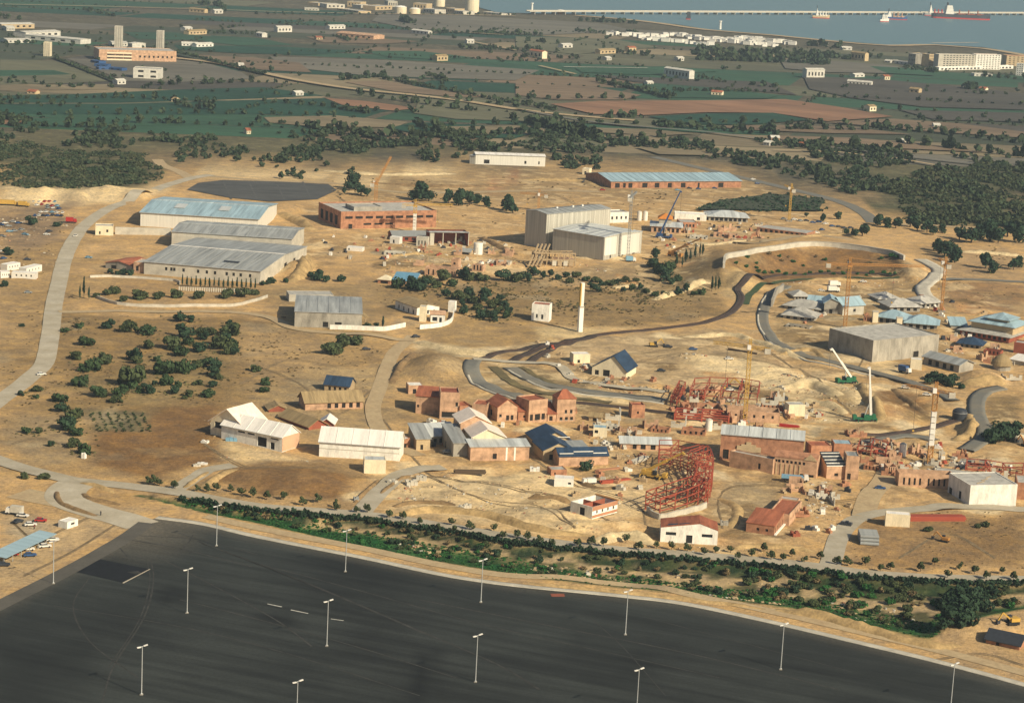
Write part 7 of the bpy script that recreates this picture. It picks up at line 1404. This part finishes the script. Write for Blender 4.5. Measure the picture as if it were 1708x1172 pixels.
for q_, m_ in enumerate(('brick','brick_pale','concrete_light','brick_pale')):
    mb = MB(); hts = [1.6,2.6,1.2,3.2,2.2]
    for k in range(5): mb.box(k*1.5, k*1.5+1.48, 0, 0.32, -0.3, hts[(k+q_) % 5]+0.4*((k*q_) % 3))
    for k in range(3): mb.box(-0.02, 0.3, 0.34+k*1.4, 0.34+k*1.4+1.38, -0.3, hts[(k+q_+2) % 5])
    if q_ % 2: mb.box(5.0,5.3,0.34,3.6,-0.3,hts[q_])
    WF.append((mb.mesh('wall_fragment', m_), {'brick':'broken red brick wall corner on the building site','brick_pale':'unfinished pale brick wall corner on the building site','concrete_light':'low grey block wall corner on the building site'}[m_], {'brick':'red wall corners','brick_pale':'pale wall corners','concrete_light':'grey wall corners'}[m_]))
for poly, n in [([(1130,640),(1300,655),(1320,712),(1130,715)],22),([(1440,750),(1600,760),(1706,785),(1706,800),(1480,798)],22),([(700,405),(860,410),(850,450),(700,458)],12),([(1100,378),(1280,378),(1260,405),(1120,408)],12),([(1570,560),(1700,590),(1690,640),(1600,600)],8),([(1300,805),(1400,810),(1380,870),(1340,870)],6),([(960,690),(1110,700),(1110,730),(970,720)],8),([(1400,715),(1480,730),(1470,790),(1420,790)],8)]:
    A_ = np.array([PZ(*q)[:2] for q in poly]); lo_, hi_ = A_.min(0), A_.max(0); c_ = 0
    while c_ < n:
        x_, y_ = rt.uniform(lo_[0],hi_[0]), rt.uniform(lo_[1],hi_[1])
        if poly_sd(A_, np.array([x_]), np.array([y_]))[0] < 0: continue
        c_ += 1; me_, l_, g_ = rt.choice(WF); o = link('wall_fragment', me_, None, (x_, y_, float(HT(x_,y_))), rt.choice([0.1,1.6,-1.4,3.2])+rt.uniform(-0.2,0.2), (rt.uniform(0.6,1.4),rt.uniform(0.7,1.6),rt.uniform(0.6,1.3))); tag(o, l_, 'wall', g_)
# ------------------------------------------------------------------ far plain: farmhouses, plants, hotels, port
fr_ = random.Random(17)
mat('far_white', (0.60,0.57,0.49), var=0.2, scale=0.3, bump=0)
def far_house(label, x, y, wpx, hp, wall='render_white', roof='gx', rmat='roof_tile', D=10, rise=2, n=3, cat='house', group=None, nz=1, name='house'):
    hs = []; wall = 'far_white' if wall == 'render_white' else wall; rmat = 'far_white' if rmat == 'roof_white' else rmat
    for k in range(nz): hs += row('F',n,0.05,0.95,0.45,(k+0.3)/nz,(k+0.72)/nz)
    dl = fr_.uniform(-0.05,0.05)*wpx
    return bld(name,label,(x-wpx/2,y-0.026*wpx+dl),(x+wpx/2,y+0.026*wpx-dl),D,hp,wall,roof,rise,rmat,hs,cat=cat,group=group,over=0.4)
far_house('white office block with two dark window bands beside the green field',245,132,46,16,'render_white','flat','roof_slab',22,0,2,'office',nz=2,name='office_block')
e,L,h = bld('chemical_plant','long pinkish plant building with yellow bands between two tall silos',(165,101),(294,104),40,17,'brick_pale','flat',0,'roof_slab',row('F',3,0.1,0.42,0.95,0.2,0.32)+row('F',3,0.1,0.42,0.95,0.5,0.62)+row('F',8,0.5,0.97,0.4,0.35,0.55),cat='factory')
for x0 in (0.1,): 
    for z in (0.05,0.36,0.68): link('band', unit_box('render_cream'), e, (L*x0,-0.35,h*z), 0, (L*0.32,0.35,h*0.12))
for x,y,w,hp,lab in ((197,82,13,36,'tallest grey tower of the plant, made of ribbed concrete'),(266,82,11,29,'second grey tower of the plant beside the pinkish building'),(78,94,11,22,'cream water tower block beside the white factory sheds')):
    e,L,h = bld('plant_tower',lab,(x-w/2,y),(x+w/2,y+0.6),9,hp,'concrete_light' if x!=78 else 'render_cream','flat',0,'roof_slab',[],cat='tower')
    for k in range(3): link('rib', unit_box('concrete'), e, (L*(0.2+0.3*k),-0.3,0), 0, (0.8,0.3,h))
for i,(x,y,w,hp,lab) in enumerate([(30,48,55,7,'long tan shed at the back of the white factory group'),(72,62,58,8,'long white shed in the middle of the white factory group'),(88,70,92,7,'longest white factory shed with a grey roof'),(32,72,40,5,'low white shed in front of the longest factory shed'),(18,52,14,6,'small white block beside the long tan factory shed'),(200,78,26,6,'low white plant sheds at the foot of the tallest tower'),(217,80,7,7,'white tank house between the plant towers')]):
    far_house(lab,x,y,w,hp,'render_white' if i else 'render_tan','gx','roof_white',22,1.2,5,'shed',name='factory_shed')
p0 = [(158,106,14),(168,112,22),(178,117,26),(192,118,22)]
for i,(x,y,w) in enumerate(p0): far_house('blue stacked goods row in the plant yard, %s' % ['the shortest','beside the shortest','the longest','nearest the white office'][i],x,y,w,4,'paint_blue','flat','paint_blue',10,0,2,'goods stack',name='goods_stack')
FH = [(328,21,26,5,'render_tan','tan farmhouse under trees on the upper plain'),(365,23,14,5,'render_white','white farmhouse beside the tan one under trees'),(315,52,12,5,'render_white','white farm cottage with a red roof beyond the green field'),(330,58,30,6,'render_tan','tan farm range beyond the green field'),(432,62,10,6,'render_white','small white farm block by the green field'),(475,54,24,8,'render_white','white farmhouse with a tan wing on the upper plain'),(563,49,26,5,'render_white','white roofed barn beside the orange greenhouse'),(533,67,10,4,'render_tan','tiny tan hut below the orange greenhouse'),(316,78,26,5,'paint_white','white shed beside the teal field'),(342,79,28,5,'paint_white','second white shed beside the teal field'),(700,57,28,5,'render_white','white farm range on the middle plain'),(738,102,18,8,'render_tan','tan ruined farmhouse on the green strip'),(785,73,12,5,'render_white','white farmhouse beside the far dark tree rows'),(893,97,22,11,'render_cream','cream farmhouse with a side wing'),(947,81,16,6,'render_white','white villa on the middle plain'),(1014,90,26,6,'render_tan','tan farm group beside dark trees'),(1055,87,12,7,'render_tan','tan house in the dark trees'),(1136,102,10,5,'render_white','white house at the end of the long dark grove'),(1016,101,8,4,'render_white','tiny white hut beside the teal field'),(1195,160,18,6,'render_cream','cream house among green strips'),(1128,130,42,13,'render_white','large white hotel like block standing alone'),(1360,131,30,14,'render_white','white stepped building beside the wide road'),(1433,142,40,5,'render_white','low white building with a curved front'),(1434,129,16,4,'render_white','low white shed behind the curved building'),(1480,134,9,6,'render_cream','tiny yellow house on the dark field'),(1524,156,16,7,'render_tan','tan farmhouse on the dark field'),(1456,186,11,8,'render_cream','cream cottage at the tip of the red field'),(1563,214,11,5,'render_white','white cottage among the tree rows'),(1638,152,11,4,'render_cream','cream hut beside the lone dark tree'),(1430,101,24,12,'render_tan','tan apartment block beside the dark grove'),(1413,84,16,4,'render_white','white beach pavilion near the shore'),(1376,77,10,4,'render_white','white villa in the shore trees'),(1293,238,14,8,'brick_pale','orange roofed house among the woodland'),(1278,243,10,5,'render_white','white roofed hut beside the orange house'),(1510,240,8,5,'render_white','white van like hut beside a dark bush'),(500,160,13,5,'render_white','white hut on the dark green field'),(52,157,14,4,'render_tan','tan hut at the edge of the dark green field'),(203,141,14,6,'render_white','white cottage below the white office block'),(289,170,6,4,'render_cream','tiny cream hut on the dark green field'),(415,224,7,6,'render_cream','tiny cream hut in the open woodland'),(1335,246,10,5,'render_tan','tan hut along the woodland lane'),(1480,105,10,3,'render_white','white shed before the hotel row'),(400,112,14,4,'paint_white','white lorry shaped shed by the highway'),(1085,142,10,4,'render_white','white hut by the dark diagonal tree row')]
for x,y,w,hp,wl,lab in FH: far_house(lab,x,y,w,hp,wl,'gx',('roof_tile' if fr_.random() < 0.4 else 'roof_tan') if wl in('render_tan','render_cream') else 'roof_white',9,1.6,max(2,int(w/6)))
far_house('long orange brown greenhouse on the upper plain',592,64,62,6,'brick_pale','gx','brick_pale',30,2,6,'greenhouse',name='greenhouse')
e,L,h = bld('hotel','long pale hotel with rows of balconies near the shore',(1564,115),(1625,116),12,23,'concrete_light','flat',0,'roof_slab',sum([row('F',10,0.12,0.98,0.6,(k+0.35)/7,(k+0.8)/7) for k in range(7)],[]),cat='hotel')
e,L,h = bld('hotel','bright white hotel slab with a red roof edge joined to the long one',(1626,116),(1668,117),12,24,'render_white','flat',0,'roof_tile',sum([row('F',8,0.05,0.98,0.5,(k+0.35)/8,(k+0.75)/8) for k in range(8)],[]),cat='hotel')
bld('hotel','tan hotel block with a red roof at the end of the hotel row',(1678,110),(1722,112),22,16,'render_tan','flat',0,'roof_tile',sum([row('F',6,0.05,0.98,0.5,(k+0.35)/5,(k+0.75)/5) for k in range(5)],[]),cat='hotel')
bld('hotel','slim white tower block in front of the tan hotel',(1694,126),(1706,127),10,19,'render_white','flat',0,'roof_slab',sum([row('F',3,0.05,0.98,0.5,(k+0.35)/6,(k+0.75)/6) for k in range(6)],[]),cat='tower block')
bld('hotel','low white entrance wing in front of the hotel row',(1566,118),(1690,115),8,5,'render_white','flat',0,'roof_white',row('F',20,0.02,0.98,0.6,0.2,0.7),cat='building')
for x,y,w,hp,wl,l in ((1520,110,12,19,'concrete','grey green block behind the hotel row'),(1540,108,14,17,'render_tan','yellowish apartment block beside the hotel row'),(1553,112,9,20,'render_tan','brown narrow block against the long hotel'),(1500,107,30,4,'render_white','low white villas in front of the grey green block'),(1640,128,30,4,'render_white','white houses below the hotel row')):
    far_house(l,x,y,w,hp,wl,'flat','roof_slab',14,0,4,'building',nz=max(1,int(hp/5)),name='apartment_block')
# refinery tanks and shore plant
for x,y,w,hp,l in ((787,21,23,24,'big white cylindrical tank at the shore plant'),(733,11,18,14,'cream round tank partly cut by the haze behind the shore plant'),(668,24,20,12,'pale tan tank at the inland end of the shore plant'),(692,25,18,10,'second pale tank at the inland end of the shore plant'),(935,24,14,6,'pinkish dome shed at the root of the pier')):
    p = PZ(x,y,0); r_ = w/2/scale_at(p); hh = hp/scale_at(p); o = empty('storage_tank',p,0,l,'tank'); MB().lathe([(r_,-0.5),(r_,hh)],24).build('shell','render_cream' if x!=935 else 'brick_pale',o); MB().lathe([(r_*1.02,hh),(r_*0.6,hh+r_*0.18),(0.3,hh+r_*0.24)],24).build('dome_roof','render_white',o)
for i,(x,y,w,hp) in enumerate([(560,14,30,6),(590,12,22,8),(615,15,26,5),(640,17,28,6),(655,12,16,9),(700,16,22,9),(715,22,20,6),(750,22,16,7),(765,24,14,5),(580,20,36,3),(820,24,30,2),(540,10,18,4),(520,18,24,3)]):
    far_house('pale shed of the shore plant, %s' % ['with a long front','taller than its neighbour','low and wide','of medium height','tall and narrow','beside the second pale tank','below the pale tanks','between the cream and the white tank','beside the big white tank','very low and long','flat on the shore beyond the tank','far inland','lowest of the inland sheds'][i],x,y,w,hp,'render_tan' if i%2 else 'concrete_light','flat','roof_slab',26,0,4,'shed',name='plant_shed')
for x,y,hp,l in ((887,21,14,'thin white mast beside the root of the pier'),(1201,50,13,'thin white mast standing at the shoreline')):
    p = PZ(x,y,0); hh = hp/scale_at(p); o = empty('mast',p,0,l,'mast'); MB().lathe([(2.2,-0.5),(1.6,hh)],8).build('pole','paint_white',o); MB().lathe([(2.6,hh),(2.6,hh+2)],8).build('lamp_top','paint_white',o)
# caravans of the campsite
CV = MB().box(-4,4,-2,2,0.6,4.2).box(-4.2,4.2,-2.2,2.2,4.2,4.5).mesh('caravan','paint_white'); cr = random.Random(3)
for (x0,y0),(x1,y1),n in [((1018,60),(1115,63),16),((1070,66),(1190,78),20),((1110,60),(1240,72),24),((1150,66),(1290,76),24),((1230,66),(1330,76),20),((1190,70),(1300,80),14)]:
    for k in range(n):
        t = (k+cr.uniform(-0.3,0.3))/n; o = link('caravan',CV,None,PZ(x0+(x1-x0)*t,y0+(y1-y0)*t+cr.uniform(-1.2,1.2)),R(cr.uniform(-40,40)),(cr.uniform(0.9,1.6),)*3); tag(o,'white caravan on the crowded campsite near the shore','caravan','caravans on the campsite')
# pier
A = PZ(880,24.5,0); Bp = PZ(1720,26.5,0); d = Bp-A; Lp = float(np.linalg.norm(d)); e = empty('pier',(A[0],A[1],0.9),math.atan2(d[1],d[0]),'long pale pier on piles stretching across the bay','pier')
link('deck', unit_box('concrete_light'), e, (0,-6,4.0), 0, (Lp,12,1.3)); link('pipe_rack', unit_box('concrete_light'), e, (0,3,5.3), 0, (Lp,2,1.4))
for i in range(60): link('pile', unit_box('concrete'), e, (Lp*(i+0.5)/60,-5,-3), 0, (1.6,10,7.0))
def ship(label, x, y, Lpx, rz, hull, deckm, sup, stern=-1, name='ship'):
    p = PZ(x,y,0.9); s = scale_at(p); L = Lpx/s; w = L*0.15; fb = max(5,L*0.075); e = empty(name,p,rz,label,'ship')
    sec = [(-0.5,0.8),(-0.46,1),(0.3,1),(0.42,0.72),(0.5,0.03)]
    for z0,z1,m,nm in ((-1,fb*0.3,'paint_red','boot_top'),(fb*0.3,fb,hull,'hull')):
        vs=[]; 
        for zz in (z0,z1):
            vs += [(a*L, b*w/2, zz + (fb*0.5 if a>0.45 and zz==fb else 0)) for a,b in sec] + [(a*L,-b*w/2,zz + (fb*0.5 if a>0.45 and zz==fb else 0)) for a,b in reversed(sec)]
        n=len(sec)*2; MB().add(vs,[tuple(reversed(range(n))),tuple(range(n,2*n))]+[(i,(i+1)%n,(i+1)%n+n,i+n) for i in range(n)]).build(nm,m,e)
    sx = stern*0.22*L
    for k in range(sup): MB().box(sx-L*0.07+k*0.6,sx+L*0.07-k*0.8,-w*0.42+k*0.4,w*0.42-k*0.4,fb+k*3.4+0.02*k,fb+(k+1)*3.4).build('superstructure','paint_white',e)
    MB().lathe([(w*0.12,fb+sup*3.4),(w*0.1,fb+sup*3.4+6)],10,sx-L*0.03,0).build('funnel','paint_dark',e)
    for k in range(4): xx = -0.2*L+0.16*L*k if stern<0 else 0.2*L-0.16*L*k; MB().box(xx-1,xx+1,-1,1,fb,fb+9).box(xx-L*0.03,xx+L*0.03,-w*0.3,w*0.3,fb,fb+2).build('deck_gear',deckm,e)
    MB().box(-0.02*L,0.4*L,-0.8,0.8,fb,fb+2).build('pipe_line',deckm,e)
ship('large tanker with a dark red hull and white bridge moored at the pier',1603,32,100,R(8),'paint_dark','brick_red',5)
ship('second vessel with a red and white bridge moored behind the tanker',1560,27,40,R(12),'paint_grey','paint_red',5)
ship('white ferry like ship moored along the pier',1369,31,30,R(8),'render_tan','paint_white',4)
ship('coaster with pink and white deck houses at the pier',1492,33,44,R(10),'paint_blue','brick_pale',3)
ship('small white launch in front of the coaster',1475,37,16,R(15),'paint_white','paint_white',2)
ship('tiny dark boat off the shore',1148,33,8,R(10),'paint_dark','paint_dark',1)
# ------------------------------------------------------------------ air
hm = bpy.data.materials.new('haze'); hm.use_nodes = True; nt = hm.node_tree; nt.nodes.remove(nt.nodes['Principled BSDF'])
pv = nt.nodes.new('ShaderNodeVolumePrincipled'); pv.inputs['Color'].default_value = (0.66,0.84,1.0,1); pv.inputs['Density'].default_value = 0.00005; pv.inputs['Anisotropy'].default_value = 0.0
nt.links.new(pv.outputs[0], nt.nodes['Material Output'].inputs['Volume'])
hb = MB().box(-15800,15800,-1400,25800,-6,242); MATS['haze'] = hm; haze = hb.build('haze','haze'); tag(haze,'thin pale haze over the plain and the sea','haze',None,'stuff')
print('objects', len(bpy.data.objects))
